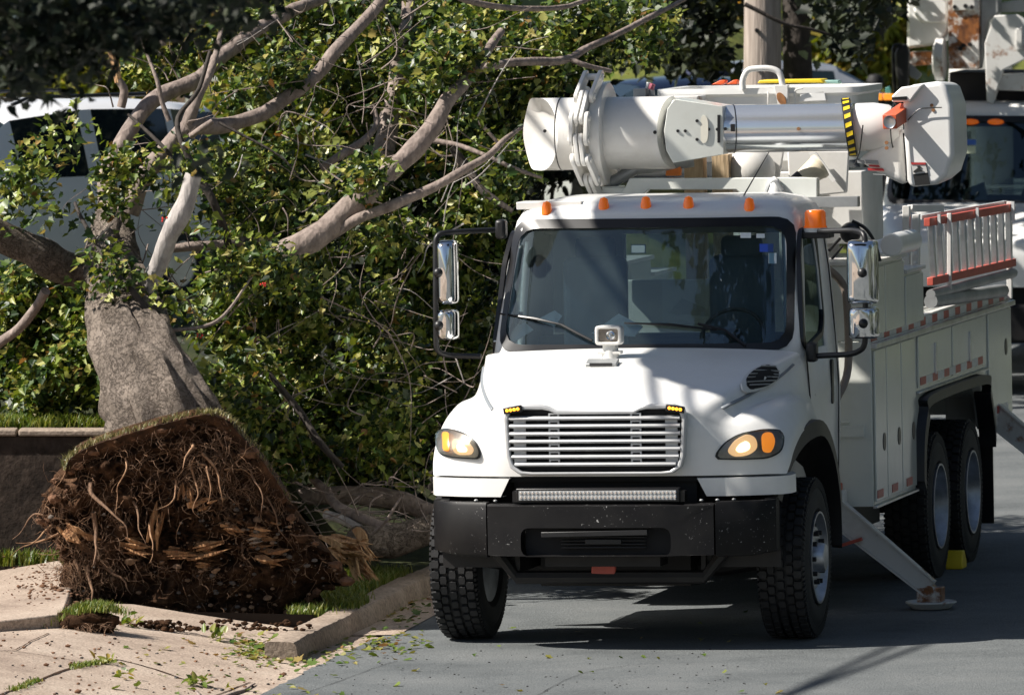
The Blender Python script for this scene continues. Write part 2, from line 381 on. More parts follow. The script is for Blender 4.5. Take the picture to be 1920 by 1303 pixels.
# road: one sheet to the horizon
q = [(-600, -60), (600, -60), (600, 1500), (-600, 1500)]
struct('ground', G().add([(x, y, road_z(x, y) - .02) for x, y in q], [(0, 1, 2, 3)]), M['asphalt'])
KERB = [(-1.40, 55.1), (-1.10, 56.9), (-.63, 59.9), (.35, 65), (1.75, 73), (2.6, 79), (3.1, 83.5), (4.3, 95), (6, 110), (9, 140), (14, 200)]
EDGE = [(-3.4, 40), (-2.55, 46), (-1.62, 52.4), (-1.27, 54.6), (-.86, 57), (-.42, 59.9), (.55, 65), (1.95, 73), (2.8, 79), (3.3, 83.5), (4.5, 95), (6.2, 110), (9.2, 140), (14.2, 200)]
def kx(y): return float(np.interp(y, [p[1] for p in KERB], [p[0] for p in KERB]))
def ex(y): return float(np.interp(y, [p[1] for p in EDGE], [p[0] for p in EDGE]))
rows = []
for y in list(np.arange(40, 62, .08)) + list(range(62, 200, 4)):
    e = ex(y) + (.05 * noise.noise(Vector((y * 2.1, 1, 0))) + .03 * noise.noise(Vector((y * 7, 3, 0))) if y < 62 else 0)
    rows.append([Vector((x, y, road_z(x, y))) for x in (e, e + .4, e + 2, e + 6, e + 14)])
struct('road', G().grid(rows), M['asphalt'])
# apron, gutter
def apron_z(x, y):
    d = ex(y) - x; base = road_z(x, y) + .004 - .02
    if y > 55.2 and d < .9 and False: return base
    t = min(1, max(0, (d - .18) / 1.5))
    return base - .0 + t * (.09 - base) + .002 * noise.noise(Vector((x * 1.3, y * .7, 2)))
rows = []
for y in list(np.arange(40, 57.0, .2)) + [56.97]:
    e = ex(y); cols = [e + .16, e + .02, e - .1, e - .2] + [e - .3 - k * .15 for k in range(14)] + [e - 2.6, e - 3.2, e - 4, e - 7]
    rows.append([Vector((x, y, (road_z(x, y) - .013) if x > e else apron_z(x, y) + .013)) for x in cols])
struct('driveway', G().grid(rows), M['concrete'], smooth=40)
rows = []
for y in list(np.arange(56.9, 62, .25)) + list(range(62, 150, 5)):
    rows.append([Vector((x, y, road_z(x, y) + .006)) for x in (ex(y) + .12, ex(y) - .02, kx(y) + .02, kx(y) - .1)])
struct('gutter', G().grid(rows), M['concrete'])
# kerb
ky = list(np.arange(55.1, 62, .07)) + list(range(62, 150, 4)); rows = []
for y in ky:
    x = kx(y) + .014 * noise.noise(Vector((y * 2.3, 0, 5))) + .010 * noise.noise(Vector((y * 9, 0, 5))); b = road_z(x, y); h = .135 * min(1.0, .93 + (y - 55.1) * .15) + .010 * noise.noise(Vector((y * 2, 7, 0))) + .007 * noise.noise(Vector((y * 8, 3, 0)))
    rows.append([Vector((x + .03, y, b - .02)), Vector((x + .012, y, b + h * .8)), Vector((x - .005, y, b + h * .96)), Vector((x - .03, y, b + h)), Vector((x - .17, y, b + h + .003)), Vector((x - .19, y, b + h - .01)), Vector((x - .19, y, b - .05))])
g = G().grid(rows); g.f.append(tuple(range(7))[::-1]); g.m.append(0)
struct('kerb', g, M['kerb'], smooth=35)
# verge with the pit the root plate was torn from
def in_pit(x, y): return -3.05 < x < kx(y) - .16 and y < 58.3
def sst(t): t = min(1, max(0, t)); return t * t * (3 - 2 * t)
def plateau(y): return 1.0 + .008 * (min(y, 86) - 60) + (.085 * (y - 86) if y > 86 else 0) - (.03 * (y - 112) if y > 112 else 0)
def yard_z(x, y):
    d = kx(y) - x
    if y < 60.6: return road_z(x, y) + .135 + .02 * noise.noise(Vector((x * 2, y * 2, 0)))
    lo = .13 + max(0, y - 78) * .028; b = road_z(kx(y), y)
    t = sst((d - .7) / (2.0 + .02 * (y - 60))) if y > 61 else sst((d - .5) / 1.0)
    return b + lo + (plateau(y) - lo) * t + .05 * noise.noise(Vector((x * .8, y * .8, 3)))
rows = []
ys = [56.98 + .12 * i for i in range(31)]
for y in ys: rows.append([Vector((kx(y) - .17 - u, y, yard_z(kx(y) - .17 - u, y) - .012)) for u in (0, .15, .3, .5, .7, .9, 1.1, 1.3, 1.5, 1.7, 1.9, 2.1, 2.4, 3, 4, 6)])
g = G(); g.grid(rows, lambda i, j: ys[i] < 58.3 and 2 <= j < 12); struct('verge', g, M['soil'], smooth=60)
g = G(); a = grd(0, 1, 0); x0, x1 = -3.0, -1.42
g.add([(x0, 56.96, .07), (x1 + .1, 56.96, .03), (x1 + .25, 58.4, .05), (x0, 58.4, .05), (x0 + .1, 57.1, -.35), (x1 - .1, 57.1, -.35), (x1 + .1, 58.3, -.35), (x0 + .1, 58.3, -.35)], [(4, 5, 6, 7), (0, 1, 5, 4), (1, 2, 6, 5), (2, 3, 7, 6), (3, 0, 4, 7)])
struct('pit', g, mat('pit_shade_soil', (.010, .006, .004), .95))  # darkness of the hole put into the soil colour
# heaved pavement slab on the left
P = [grd(-80, 1082, .13), grd(112, 1050, .15), grd(140, 1085, .16), grd(118, 1150, .19), grd(-80, 1172, .16)]
g = G(); g.add([*P, *[p - Vector((0, 0, .17)) for p in P]], [(0, 1, 2, 3, 4), (9, 8, 7, 6, 5)] + [(i, (i + 1) % 5, 5 + (i + 1) % 5, 5 + i) for i in range(5)])
struct('sidewalk', g, M['concrete'], bevel=.012)
# joints and cracks in the concrete, with dirt and moss in them
def strip(path, z_off, wd, zf):
    g = G(); A = []; B = []
    pts = crom([Vector((p[0], p[1], 0)) for p in path], 8)
    for i, p in enumerate(pts):
        t = (pts[min(i + 1, len(pts) - 1)] - pts[max(0, i - 1)]).normalized(); n_ = Vector((-t.y, t.x, 0)); w = wd * (.6 + .8 * abs(noise.noise(p * 6))); j = n_ * .012 * noise.noise(p * 9)
        a, b = p + n_ * w + j, p - n_ * w + j; A.append(Vector((a.x, a.y, zf(a.x, a.y) + z_off))); B.append(Vector((b.x, b.y, zf(b.x, b.y) + z_off)))
    return g.grid([A, B])
def azf(x, y): return apron_z(x, y) + .013
def gx(px, py): p = grd(px, py, .08); return (p.x, p.y)
JOINTS = [[gx(-20, 1300), gx(60, 1268), gx(130, 1240), gx(190, 1225), gx(222, 1217)], [gx(222, 1217), gx(280, 1222), gx(345, 1232), gx(400, 1238)], [gx(-20, 1228), gx(25, 1226), gx(60, 1208), gx(92, 1194)], [gx(290, 1303), gx(340, 1278), gx(400, 1252), gx(470, 1224)], [gx(240, 1272), gx(300, 1280), gx(335, 1282)], [gx(0, 1227), gx(80, 1227), gx(180, 1228)]]
for k, J in enumerate(JOINTS): struct('joint', strip(J, .004, .014 if k in (0, 1) else .007, azf), M['soil'])
# ------------------------------------------------------------------ upper yard
rows = []
for y in [60.62, 61, 61.5, 62, 63, 64, 65, 66] + list(range(68, 190, 3)):
    k_ = kx(y); rows.append([Vector((k_ - .17 - u, y, yard_z(k_ - .17 - u, y))) for u in (0, .3, .6, 1, 1.4, 1.8, 2.2, 2.6, 3.2, 4, 5, 7, 10, 15, 30, 80)])
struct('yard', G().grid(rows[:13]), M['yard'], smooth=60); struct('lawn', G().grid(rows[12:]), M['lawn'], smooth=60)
# retaining wall: front run and return
wall = thing('retaining_wall', 'low stone retaining wall in a shade-dark tone at the left edge, behind the torn up roots', 'wall', (-3.2, 60.5, .05))
g = G(); wt_ = 1.0
g.bx((-9, 60.42, -.1), (-1.9, 60.62, .99)); 
build('wall_face', g, M['wall'], wall, off=(-3.2, 60.5, .05), bevel=.015)
g = G()
for x in np.arange(-9, -1.9, .92): g.bx((x + .006, 60.39, .985), (min(x + .914, -1.88), 60.66, 1.03))
build('wall_coping', g, M['kerb'], wall, off=(-3.2, 60.5, .05), bevel=.012)

# ------------------------------------------------------------------ leaves and grass as meshes
LEAF_OUT = np.array([(0, 0), (.16, .03), (.40, -.06), (.37, .16), (.56, .36), (.36, .42), (.33, .60), (.17, .58), (0, 1.0)])
LEAF_SMALL = np.array([(0, 0), (.20, .15), (.30, .42), (.20, .75), (0, 1.0)])
def leaf_mesh(name, P, S, m, parent=None, off=(0, 0, 0), out=LEAF_OUT, up=.55, hang=.4, fold=.25, seed=1):
    """one mesh of many leaves; P (n,3) stalk points, S (n,) leaf lengths"""
    r = np.random.default_rng(seed); n = len(P); outs = [out, LEAF_B, LEAF_C] if out is LEAF_OUT else [out]; k = len(out)
    nrm = r.normal(size=(n, 3)); nrm[:, 2] = np.abs(nrm[:, 2]) + up; nrm[:, 0] -= .45; nrm[:, 1] -= .15; nrm /= np.linalg.norm(nrm, axis=1, keepdims=True)
    d = r.normal(size=(n, 3)); d[:, 2] -= hang; d -= nrm * (d * nrm).sum(1, keepdims=True); d /= np.linalg.norm(d, axis=1, keepdims=True)
    s = np.cross(d, nrm)
    fo = r.uniform(.3, 1.0, n) * fold * 2; cu = r.uniform(-.25, .6, n)
    AA = []
    for o_ in outs:
        L = o_[1:-1].copy(); L[:, 0] *= -1; AA.append(np.vstack([o_, L]))
    A = np.array(AA)[r.integers(0, len(outs), n)] * np.stack([r.uniform(.6, 1.1, n), np.ones(n)], 1)[:, None, :]; V = A.shape[1]
    loc = (P[:, None, :] + S[:, None, None] * (A[:, :, 0:1] * s[:, None, :] + A[:, :, 1:2] * d[:, None, :] + (np.abs(A[:, :, 0:1]) * fo[:, None, None] - (A[:, :, 1:2] ** 2) * cu[:, None, None]) * nrm[:, None, :]))
    fr = list(range(k)); fl = [0] + [k + i for i in range(k - 2)] + [k - 1]; fl = fl[::-1]
    idx = np.array(fr + fl); loops = (np.arange(n)[:, None] * V + idx[None, :]).ravel()
    me = bpy.data.meshes.new(name); me.vertices.add(n * V); me.vertices.foreach_set('co', (loc - np.array(off)).ravel().astype(np.float32))
    me.loops.add(len(loops)); me.loops.foreach_set('vertex_index', loops.astype(np.int32))
    me.polygons.add(2 * n); me.polygons.foreach_set('loop_start', (np.arange(2 * n) * k).astype(np.int32))
    me.materials.append(m); me.update(calc_edges=True); me.validate()
    o = bpy.data.objects.new(name, me); COL.objects.link(o)
    if parent is not None: o.parent = parent
    return o
def spray(centers, per, sig, r):
    """leaves gathered in sprays around given points"""
    c = np.repeat(np.asarray(centers), per, axis=0); return c + r.normal(size=c.shape) * np.array(sig)
def blades(name, P, hgt, m, parent=None, off=(0, 0, 0), wd=.006, lean=.5, seed=2):
    r = np.random.default_rng(seed); n = len(P); H = r.uniform(.5, 1.2, n) * hgt; a = r.uniform(0, 2 * np.pi, n)
    d = np.stack([np.cos(a), np.sin(a), 0 * a], 1); s = np.stack([-np.sin(a), np.cos(a), 0 * a], 1); z = np.array([0, 0, 1.0]); ln = r.uniform(.1, 1, n) * lean
    W = wd * r.uniform(.6, 1.3, n)
    v0 = P - s * W[:, None]; v1 = P + s * W[:, None]; mid = P + z * (H * .6)[:, None] + d * (H * ln * .3)[:, None]
    v2 = mid + s * (W * .7)[:, None]; v3 = mid - s * (W * .7)[:, None]; v4 = P + z * (H * .95)[:, None] + d * (H * ln)[:, None]
    co = np.stack([v0, v1, v2, v3, v4], 1).reshape(-1, 3) - np.array(off)
    b = np.arange(n)[:, None] * 5; loops = np.hstack([b + np.array([0, 1, 2, 3]), b + np.array([3, 2, 4])]).ravel()
    st = (np.arange(n)[:, None] * 7 + np.array([0, 4])).ravel()
    me = bpy.data.meshes.new(name); me.vertices.add(n * 5); me.vertices.foreach_set('co', co.ravel().astype(np.float32)); me.loops.add(len(loops)); me.loops.foreach_set('vertex_index', loops.astype(np.int32))
    me.polygons.add(2 * n); me.polygons.foreach_set('loop_start', st.astype(np.int32)); me.materials.append(m); me.update(calc_edges=True); me.validate()
    o = bpy.data.objects.new(name, me); COL.objects.link(o)
    if parent is not None: o.parent = parent
    return o
def pxbox(x0, x1, y0, y1, Y0, Y1, n, r, soft=0.0):
    """n points inside a wedge of space: picture range x0..x1, y0..y1 seen at distances Y0..Y1"""
    px = r.uniform(x0, x1, n); py = r.uniform(y0, y1, n); Y = r.uniform(Y0, Y1, n)
    return np.array([tuple(at(a, b, c)) for a, b, c in zip(px, py, Y)]).reshape(-1, 3)
def pxell(cx, cy, rx, ry, Y0, Y1, n, r):
    rx *= 1.0
    a = r.normal(size=(n, 3)); a /= np.linalg.norm(a, axis=1, keepdims=True); q = r.uniform(.25, 1, n) ** .45; a *= q[:, None]
    return np.array([tuple(at(cx + u * rx, cy + v * ry, (Y0 + Y1) / 2 + w * (Y1 - Y0) / 2)) for u, v, w in a])
LEAF_B = np.array([(0, 0), (.13, .06), (.30, .02), (.36, .20), (.46, .40), (.30, .46), (.30, .66), (.15, .74), (0, 1.0)])
LEAF_C = np.array([(0, 0), (.10, .05), (.24, .06), (.33, .22), (.42, .33), (.34, .52), (.20, .62), (.12, .80), (0, 1.0)])
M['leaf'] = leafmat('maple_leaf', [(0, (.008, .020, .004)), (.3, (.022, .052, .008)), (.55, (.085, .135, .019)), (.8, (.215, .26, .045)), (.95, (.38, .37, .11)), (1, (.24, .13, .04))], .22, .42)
M['leaf_shaded'] = leafmat('shaded_leaf', [(0, (.004, .008, .003)), (.6, (.010, .018, .005)), (1, (.024, .034, .009))], .06, .6)  # shade of hanging foliage put into the leaf colour
M['leaf_deep_shade'] = leafmat('shade_leaf', [(0, (.002, .004, .0015)), (.6, (.005, .009, .003)), (1, (.012, .018, .005))], .04, .8)  # near-black leaves, deep shade behind the crown put into the colour
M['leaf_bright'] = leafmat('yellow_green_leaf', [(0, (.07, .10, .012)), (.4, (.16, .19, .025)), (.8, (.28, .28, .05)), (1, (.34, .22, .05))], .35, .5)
M['bark'] = oldbark('gray_bark')
M['bark_limb'] = barkmat('limb_bark', (.13, .10, .085), (.33, .265, .23), 16, .5, (1, 1, .6), .01)
M['bark_pale'] = barkmat('pale_bark', (.24, .22, .21), (.50, .46, .43), 11, .7, (1, 1, .4), .015)
M['bark_dark'] = barkmat('dark_bark', (.018, .014, .011), (.06, .048, .04), 14, .6, (1, 1, .5), .01)
M['pole'] = barkmat('weathered_pole', (.22, .18, .15), (.47, .40, .345), 26, .5, (1, 1, .06), .01)
M['splinter'] = barkmat('split_wood', (.30, .13, .05), (.70, .46, .24), 22, .8, (1, 1, .2), .02)
M['root'] = barkmat('root_bark', (.09, .05, .03), (.26, .15, .085), 30, .5, (1, 1, .4), .006)
M['root_pale'] = barkmat('pale_root', (.20, .10, .05), (.42, .25, .14), 30, .5, (1, 1, .4), .006)

# ------------------------------------------------------------------ utility pole, street tree
pp = at(1430, 0, 80); base = Vector((pp.x, 80, yard_z(pp.x, 80)))
po = thing('utility_pole', 'weathered grey wooden utility pole rising behind the bucket', 'pole', base)
g = G(); g.tube([(0, 0, -.2), (0, 0, 3.2), (0, 0, 8.5)], [.185, .175, .14], 24); build('pole_shaft', g, M['pole'], po, smooth=50)
g = G()
for z in (2.85, 3.05, 3.4): g.cyl((-.06, -.20, z), (-.06, -.15, z), .02, 8)
build('pole_bolt', g, M['chassis'], po)
g = G(); g.box((0, 0, 7.9), (2.2, .1, .12)); build('cross_arm', g, M['pole'], po)
tp = at(1497, 0, 83); tb_ = Vector((tp.x, 83, yard_z(tp.x, 83)))
stt = thing('street_tree', 'dark trunked street tree with low hanging shaded leaves beside the utility pole', 'tree', tb_)
g = G(); ring_ = []
g.tube(crom([(0, 0, -.2), (0, 0, .4), (.02, 0, 2.0), (-.02, .1, 4.0), (.1, .1, 7)], 6), [.30, .24, .22] + [.19 - .004 * i for i in range(22)], 18); build('trunk', g, M['bark_dark'], stt, smooth=60)
def limb(pts, r, m, parent, off, name='branch', n=8, per=5):
    P = [Vector(p) for p in pts]; Q = crom(P, per); rs = r if isinstance(r, (list, tuple)) else [r] * len(P)
    R = np.interp(np.linspace(0, len(P) - 1, len(Q)), range(len(P)), rs); g = G()
    Q2 = [q + Vector((noise.noise(q * 3.1 + Vector((9, 0, 0))), noise.noise(q * 3.1), noise.noise(q * 3.1 + Vector((0, 5, 0))))) * min(.035, float(R[i]) * .6) for i, q in enumerate(Q)]
    g.tube(Q2, [float(x) * (1 + .16 * noise.noise(Q2[i] * 7)) for i, x in enumerate(R)], n); return build(name, g, m, parent, off=off, smooth=60)
for pts, r0 in (([(0, .1, 3.8), (-.9, -.4, 4.6), (-2.0, -1, 4.7)], [.1, .06, .03]), ([(0, .1, 3.9), (.9, -.5, 4.8), (1.9, -1.2, 4.7)], [.1, .06, .03]), ([(0, 0, 4.5), (.2, 1, 6), (.6, 1.5, 7)], [.1, .06, .02])): limb([tb_ + Vector(p) for p in pts], r0, M['bark_dark'], stt, tb_)
limb([at(1396, 8, 79.3), at(1464, 42, 79.3), at(1529, 58, 79.4), at(1575, 74, 79.6), at(1620, 105, 79.8)], [.022, .018, .014, .01, .005], M['bark_dark'], stt, tb_)
r = np.random.default_rng(5)
C1 = np.vstack([pxell(1290, 20, 90, 115, 81.5, 84, 80, r), pxell(1330, 105, 26, 34, 81.5, 83, 16, r), pxell(1590, -26, 95, 55, 80, 85, 45, r), pxell(1590, 35, 60, 36, 79.5, 82, 20, r), pxell(1520, -60, 160, 40, 82, 87, 60, r), pxell(1210, 60, 60, 70, 80, 83, 25, r), pxell(1583, 80, 22, 18, 79.4, 80, 6, r)])
up_ = r.normal(size=(420, 3)) * np.array([1.2, 2.0, 1.0]) + np.array([tb_.x + 1.9, 84.5, 6.8])
leaf_mesh('crown', spray(np.vstack([C1, up_]), 12, (.13, .16, .10), r), r.uniform(.09, .17, 12 * (len(C1) + len(up_))), M['leaf_shaded'], stt, off=tb_, seed=3)
# the tree overhanging the top left corner, close to the camera
ot_b = Vector((-5.4, 37.5, 0)); ott = thing('overhanging_tree', 'out of focus dark foliage hanging into the top left corner', 'tree', ot_b)
g = G(); g.tube(crom([(0, 0, -.1), (0, 0, 1), (.1, 0, 3.2), (.5, .4, 5.2), (.9, .8, 8)], 5), [.32 - .01 * i for i in range(21)], 16); build('trunk', g, M['bark_dark'], ott, smooth=60)
limb([ot_b + Vector((.4, .3, 4.8)), Vector((-3.6, 38.0, 5.0)), Vector((-2.0, 38.4, 4.75))], [.10, .06, .02], M['bark_dark'], ott, ot_b)
C2 = np.vstack([pxell(70, 10, 140, 75, 37, 39, 50, r), pxell(200, 0, 120, 55, 37, 39, 40, r), pxell(40, 110, 30, 26, 37, 39, 5, r), pxell(68, 130, 12, 40, 37, 39, 5, r), pxell(110, 110, 16, 40, 37, 39, 6, r), pxell(165, 75, 18, 35, 37, 39, 7, r), pxell(30, 80, 60, 40, 37, 39, 8, r), pxell(340, 0, 70, 26, 37, 39, 16, r), pxell(440, -20, 60, 40, 37, 39, 12, r), pxell(300, 30, 26, 30, 37, 39, 7, r)])
limb([ot_b + Vector((.5, .4, 5.4)), Vector((-2.6, 43, 7.6)), Vector((.2, 49, 8.6)), Vector((1.4, 53, 8.8))], [.16, .12, .08, .03], M['bark_dark'], ott, ot_b)  # unseen bough, added so its leaves darken the windshield reflection
bo_ = r.normal(size=(800, 3)) * np.array([.75, 1.5, .6]) + np.array([.35, 52.6, 9.0]); bo_[:, 2] = np.maximum(bo_[:, 2], 8.0); C2 = np.vstack([C2, bo_])
up2 = r.normal(size=(420, 3)) * np.array([1.5, 1.3, .9]) + np.array([-3.0, 38.0, 6.2])
leaf_mesh('crown', spray(np.vstack([C2, up2]), 18, (.085, .10, .075), r), np.concatenate([r.uniform(.045, .095, 18 * (len(C2) - 800)), r.uniform(.10, .18, 18 * 800), r.uniform(.06, .11, 18 * len(up2))]), M['leaf_shaded'], ott, off=ot_b, seed=4)
# ------------------------------------------------------------------ shrubs up the slope
def shrub(name, label, px, py, rx, ry, Y, n, m, cat='shrub', size=(.08, .16), out=LEAF_SMALL, group=None, per=10, dz=None, seed=0):
    r = np.random.default_rng(100 + seed); c = at(px, py, Y); zb = yard_z(c.x, Y); s_ = Y / FPX
    o = thing(name, label, cat, (c.x, Y, zb), group=group)
    a = r.normal(size=(n, 3)); a /= np.linalg.norm(a, axis=1, keepdims=True); a *= (r.uniform(.15, 1, n) ** .5)[:, None]
    lump = 1 + .25 * np.array([noise.noise(Vector(v) * 2.2 + Vector((seed, 0, 0))) for v in a])
    P = np.array([c.x, Y, c.z]) + a * lump[:, None] * np.array([rx * s_, rx * s_ * .8, ry * s_])
    P[:, 2] = np.maximum(P[:, 2], zb + .05)
    leaf_mesh('foliage', spray(P, per, (.10, .10, .08), r), r.uniform(*size, n * per), m, o, off=(c.x, Y, zb), out=out, seed=seed + 50)
    g = G()
    for k in range(6):
        e = Vector(P[k * 3]) ; g.tube([(c.x + .05 * k - .12, Y, zb - .05), ((c.x + e.x) / 2, (Y + e.y) / 2, (zb + e.z) / 2 + .1), tuple(e)], [.03, .02, .008], 6)
    build('stem', g, M['bark_dark'], o, off=(c.x, Y, zb), smooth=60); return o
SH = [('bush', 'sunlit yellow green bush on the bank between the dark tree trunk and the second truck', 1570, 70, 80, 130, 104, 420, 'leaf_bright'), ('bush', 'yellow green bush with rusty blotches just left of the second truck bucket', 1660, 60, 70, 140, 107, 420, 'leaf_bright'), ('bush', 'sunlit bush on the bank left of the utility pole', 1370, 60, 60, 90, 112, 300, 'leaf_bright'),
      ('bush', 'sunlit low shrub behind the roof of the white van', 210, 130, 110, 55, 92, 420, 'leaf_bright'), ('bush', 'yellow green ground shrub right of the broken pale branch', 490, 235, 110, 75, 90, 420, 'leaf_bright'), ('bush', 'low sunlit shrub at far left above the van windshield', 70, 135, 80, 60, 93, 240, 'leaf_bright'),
      ('bush', 'olive bush on the slope below the pale rail', 500, 185, 120, 26, 97, 240, 'leaf_bright'), ('bush', 'bush with shade-dark leaves high behind the crossing limbs', 520, 20, 150, 90, 101, 420, 'leaf_shaded'), ('bush', 'backing bush with shade-black leaves behind the upper middle of the fallen crown', 760, 60, 180, 170, 74, 700, 'leaf_deep_shade'), ('bush', 'dark bush in the shade beyond the left mirror of the truck', 800, 420, 190, 190, 66.5, 800, 'leaf_deep_shade'), ('bush', 'dark bush under the fallen crown behind the logs', 660, 760, 230, 170, 65.2, 700, 'leaf_deep_shade'), ('bush', 'dark bush behind the leaning trunk above the wall', 90, 640, 180, 120, 63.2, 420, 'leaf_shaded'), ('bush', 'dark bush behind the white boom end', 1010, 200, 120, 150, 78, 420, 'leaf_deep_shade')]
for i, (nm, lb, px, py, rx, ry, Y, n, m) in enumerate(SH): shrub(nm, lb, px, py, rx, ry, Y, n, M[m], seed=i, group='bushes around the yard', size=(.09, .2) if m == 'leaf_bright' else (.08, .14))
# pale rail and house on the slope
a, b = at(392, 149, 96), at(546, 149, 96)
rl = thing('rail_fence', 'low white rail crossing the slope behind the limbs', 'fence', (a.x, 96, yard_z(a.x, 96)))
o_ = (a.x, 96, yard_z(a.x, 96)); build('top_rail', G().bx((a.x - 2.5, 95.97, a.z - .03), (b.x, 96.03, a.z + .03)), M['white2'], rl, off=o_, bevel=.01)
for x in np.linspace(a.x - 2.4, b.x - .05, 4): build('fence_post', G().bx((x - .04, 95.96, yard_z(x, 96) - .2), (x + .04, 96.04, a.z - .031)), M['white2'], rl, off=o_)
g = G().bx((a.x - 2.5, 97.5, yard_z(a.x, 97) - .3), (b.x + .1, 97.8, at(430, 128, 97.5).z)); w2 = tag(build('garden_wall', g, ground_mat('brick_wall', [(.3, (.20, .13, .10)), (.7, (.34, .25, .20))], 4, .4, 20), bevel=.01), 'low reddish garden wall just behind the white rail', 'wall')
hb_ = Vector((-4.4, 108, yard_z(-4.4, 108) - .2)); ho = thing('house', 'pale blue house glimpsed through the leaves at the top left', 'house', hb_)
hm = mat('pale_siding', (.42, .50, .58), .6, var=.1)
m_, nt_, b__ = newmat('pale_siding'); b__.inputs['Roughness'].default_value = .6
g = G().bx((-2.2, 0, 0), (2.0, 6, 4.6)); build('wall', g, hm, ho); g = G(); g.prism([(-2.6, 4.6), (2.4, 4.6), (-.1, 6.6)], 'y', -.4, 6.4); build('roof', g, mat('shingle', (.06, .055, .055), .8, var=.3), ho)
for x in (-1.3, .9):
    w_ = build('window', G().bx((x - .45, -.05, 1.2), (x + .45, .02, 2.6)), M['white'], ho); build('pane', G().bx((x - .38, -.07, 1.27), (x + .38, -.055, 2.53)), M['frit'], w_)
g = G()
for k in range(22): g.bx((-2.21, -.03, k * .2 + .02), (2.01, -.001, k * .2 + .19))
build('siding', g, hm, ho)

# dense trees across the street and behind the viewer (they close the sky on that side and show in paint and chrome)
r = np.random.default_rng(77); W_ = []
for k in range(58):
    if k < 44: yy_ = r.uniform(28, 112); c = np.array([max(8.2, .075 * yy_ + 4.2) + r.uniform(0, 7), yy_, r.uniform(2.0, 14)])
    else: c = np.array([r.uniform(-14, 22), r.uniform(-22, -8), r.uniform(3, 9)])
    q_ = c + r.normal(size=(170, 3)) * np.array([1.8, 2.6, 2.4]); W_.append(q_[(q_[:, 0] > .075 * q_[:, 1] + 1.5) | (q_[:, 1] < 0)])
W_ = np.vstack(W_); W_[:, 2] = np.abs(W_[:, 2]) + .2
o = leaf_mesh('woods', W_, r.uniform(.7, 1.3, len(W_)), leafmat('far_leaf', [(0, (.04, .052, .03)), (1, (.10, .115, .065))], .1, .6), out=LEAF_SMALL, up=.2, seed=78); tag(o, 'dense dark trees lining the far side of the street', 'trees', kind='stuff')
# cracks and a tar seam in the road
def rzf(x, y): return road_z(x, y)
for k, pth in enumerate([[(1000, 1303), (1080, 1262), (1180, 1244), (1330, 1240), (1500, 1228)], [(560, 1290), (640, 1262), (700, 1240), (745, 1226)]]):
    q = [(grd(a, b, -.05).x, grd(a, b, -.05).y) for a, b in pth]
    struct('crack', strip(q, .004, .0028, rzf), M['chassis_crack'] if 'chassis_crack' in M else M['dark'])
# ================================================================== TRUCKS (shared cab / hood / wheel builders)
def chipped():
    m, nt, b = newmat('chipped_black'); b.inputs['Roughness'].default_value = .5; b.inputs['Specular IOR Level'].default_value = .25
    cr, tx, s = noisecol(nt, 60, [(.65, (0, 0, 0)), (.665, (1, 1, 1))], detail=6)
    c2, t2, s2 = noisecol(nt, 3.1, [(.50, (0, 0, 0)), (.62, (1, 1, 1))], detail=4)
    mu = _n(nt, 'ShaderNodeMath', operation='MULTIPLY'); nt.links.new(cr.outputs[0], mu.inputs[0]); nt.links.new(c2.outputs[0], mu.inputs[1])
    c3, t3, s3 = noisecol(nt, 5, [(.3, (.004, .004, .005)), (.75, (.012, .0115, .0115))], detail=8)
    nt.links.new(mix2(nt, mu.outputs[0], c3.outputs[0], (.40, .40, .39)), b.inputs['Base Color']); return m
M['bumper'] = chipped()

HOODC = [  # fourth to sixth points run from the lip of the grille to the windshield base
 [(0,-.905,1.088),(0,-.92,1.30),(0,-.91,1.45),(0,-.85,1.545),(0,-.45,1.675),(0,0,1.785),(0,.40,1.845)],
 [(.36,-.895,1.088),(.36,-.91,1.30),(.36,-.90,1.45),(.36,-.845,1.545),(.38,-.45,1.67),(.42,0,1.78),(.46,.40,1.84)],
 [(.60,-.885,1.088),(.60,-.895,1.30),(.61,-.885,1.44),(.63,-.83,1.535),(.77,-.45,1.645),(.90,0,1.755),(.99,.42,1.815)],
 [(.69,-.875,1.088),(.69,-.88,1.30),(.70,-.86,1.41),(.73,-.79,1.48),(.86,-.45,1.56),(.985,0,1.65),(1.06,.45,1.765)],
 [(.80,-.85,1.088),(.80,-.85,1.27),(.81,-.80,1.38),(.825,-.70,1.445),(.925,-.40,1.515),(1.03,0,1.56),(1.085,.48,1.66)],
 [(.95,-.81,1.088),(.95,-.80,1.25),(.955,-.73,1.37),(.965,-.61,1.455),(1.01,-.34,1.535),(1.065,.02,1.545),(1.10,.50,1.54)],
 [(1.07,-.75,1.088),(1.08,-.73,1.23),(1.085,-.65,1.34),(1.09,-.50,1.43),(1.11,-.26,1.50),(1.13,.05,1.51),(1.125,.52,1.45)],
 [(1.15,-.70,1.085),(1.165,-.66,1.19),(1.17,-.58,1.28),(1.175,-.43,1.36),(1.18,-.22,1.42),(1.18,.08,1.425),(1.15,.54,1.34)],
 [(1.17,-.68,1.085),(1.185,-.62,1.15),(1.19,-.54,1.215),(1.195,-.40,1.28),(1.20,-.20,1.335),(1.20,.10,1.345),(1.18,.55,1.2)]]
def hood_rows():
    cols = [crom([Vector(p) for p in c], 7) for c in HOODC]
    half = []                                   # interpolate across
    nv = len(cols[0]); rows = []
    for i in range(nv):
        line = crom([c[i] for c in cols], 4)
        left = [Vector((-p.x, p.y, p.z)) for p in line[1:]][::-1]
        rows.append(left + line)
    return rows
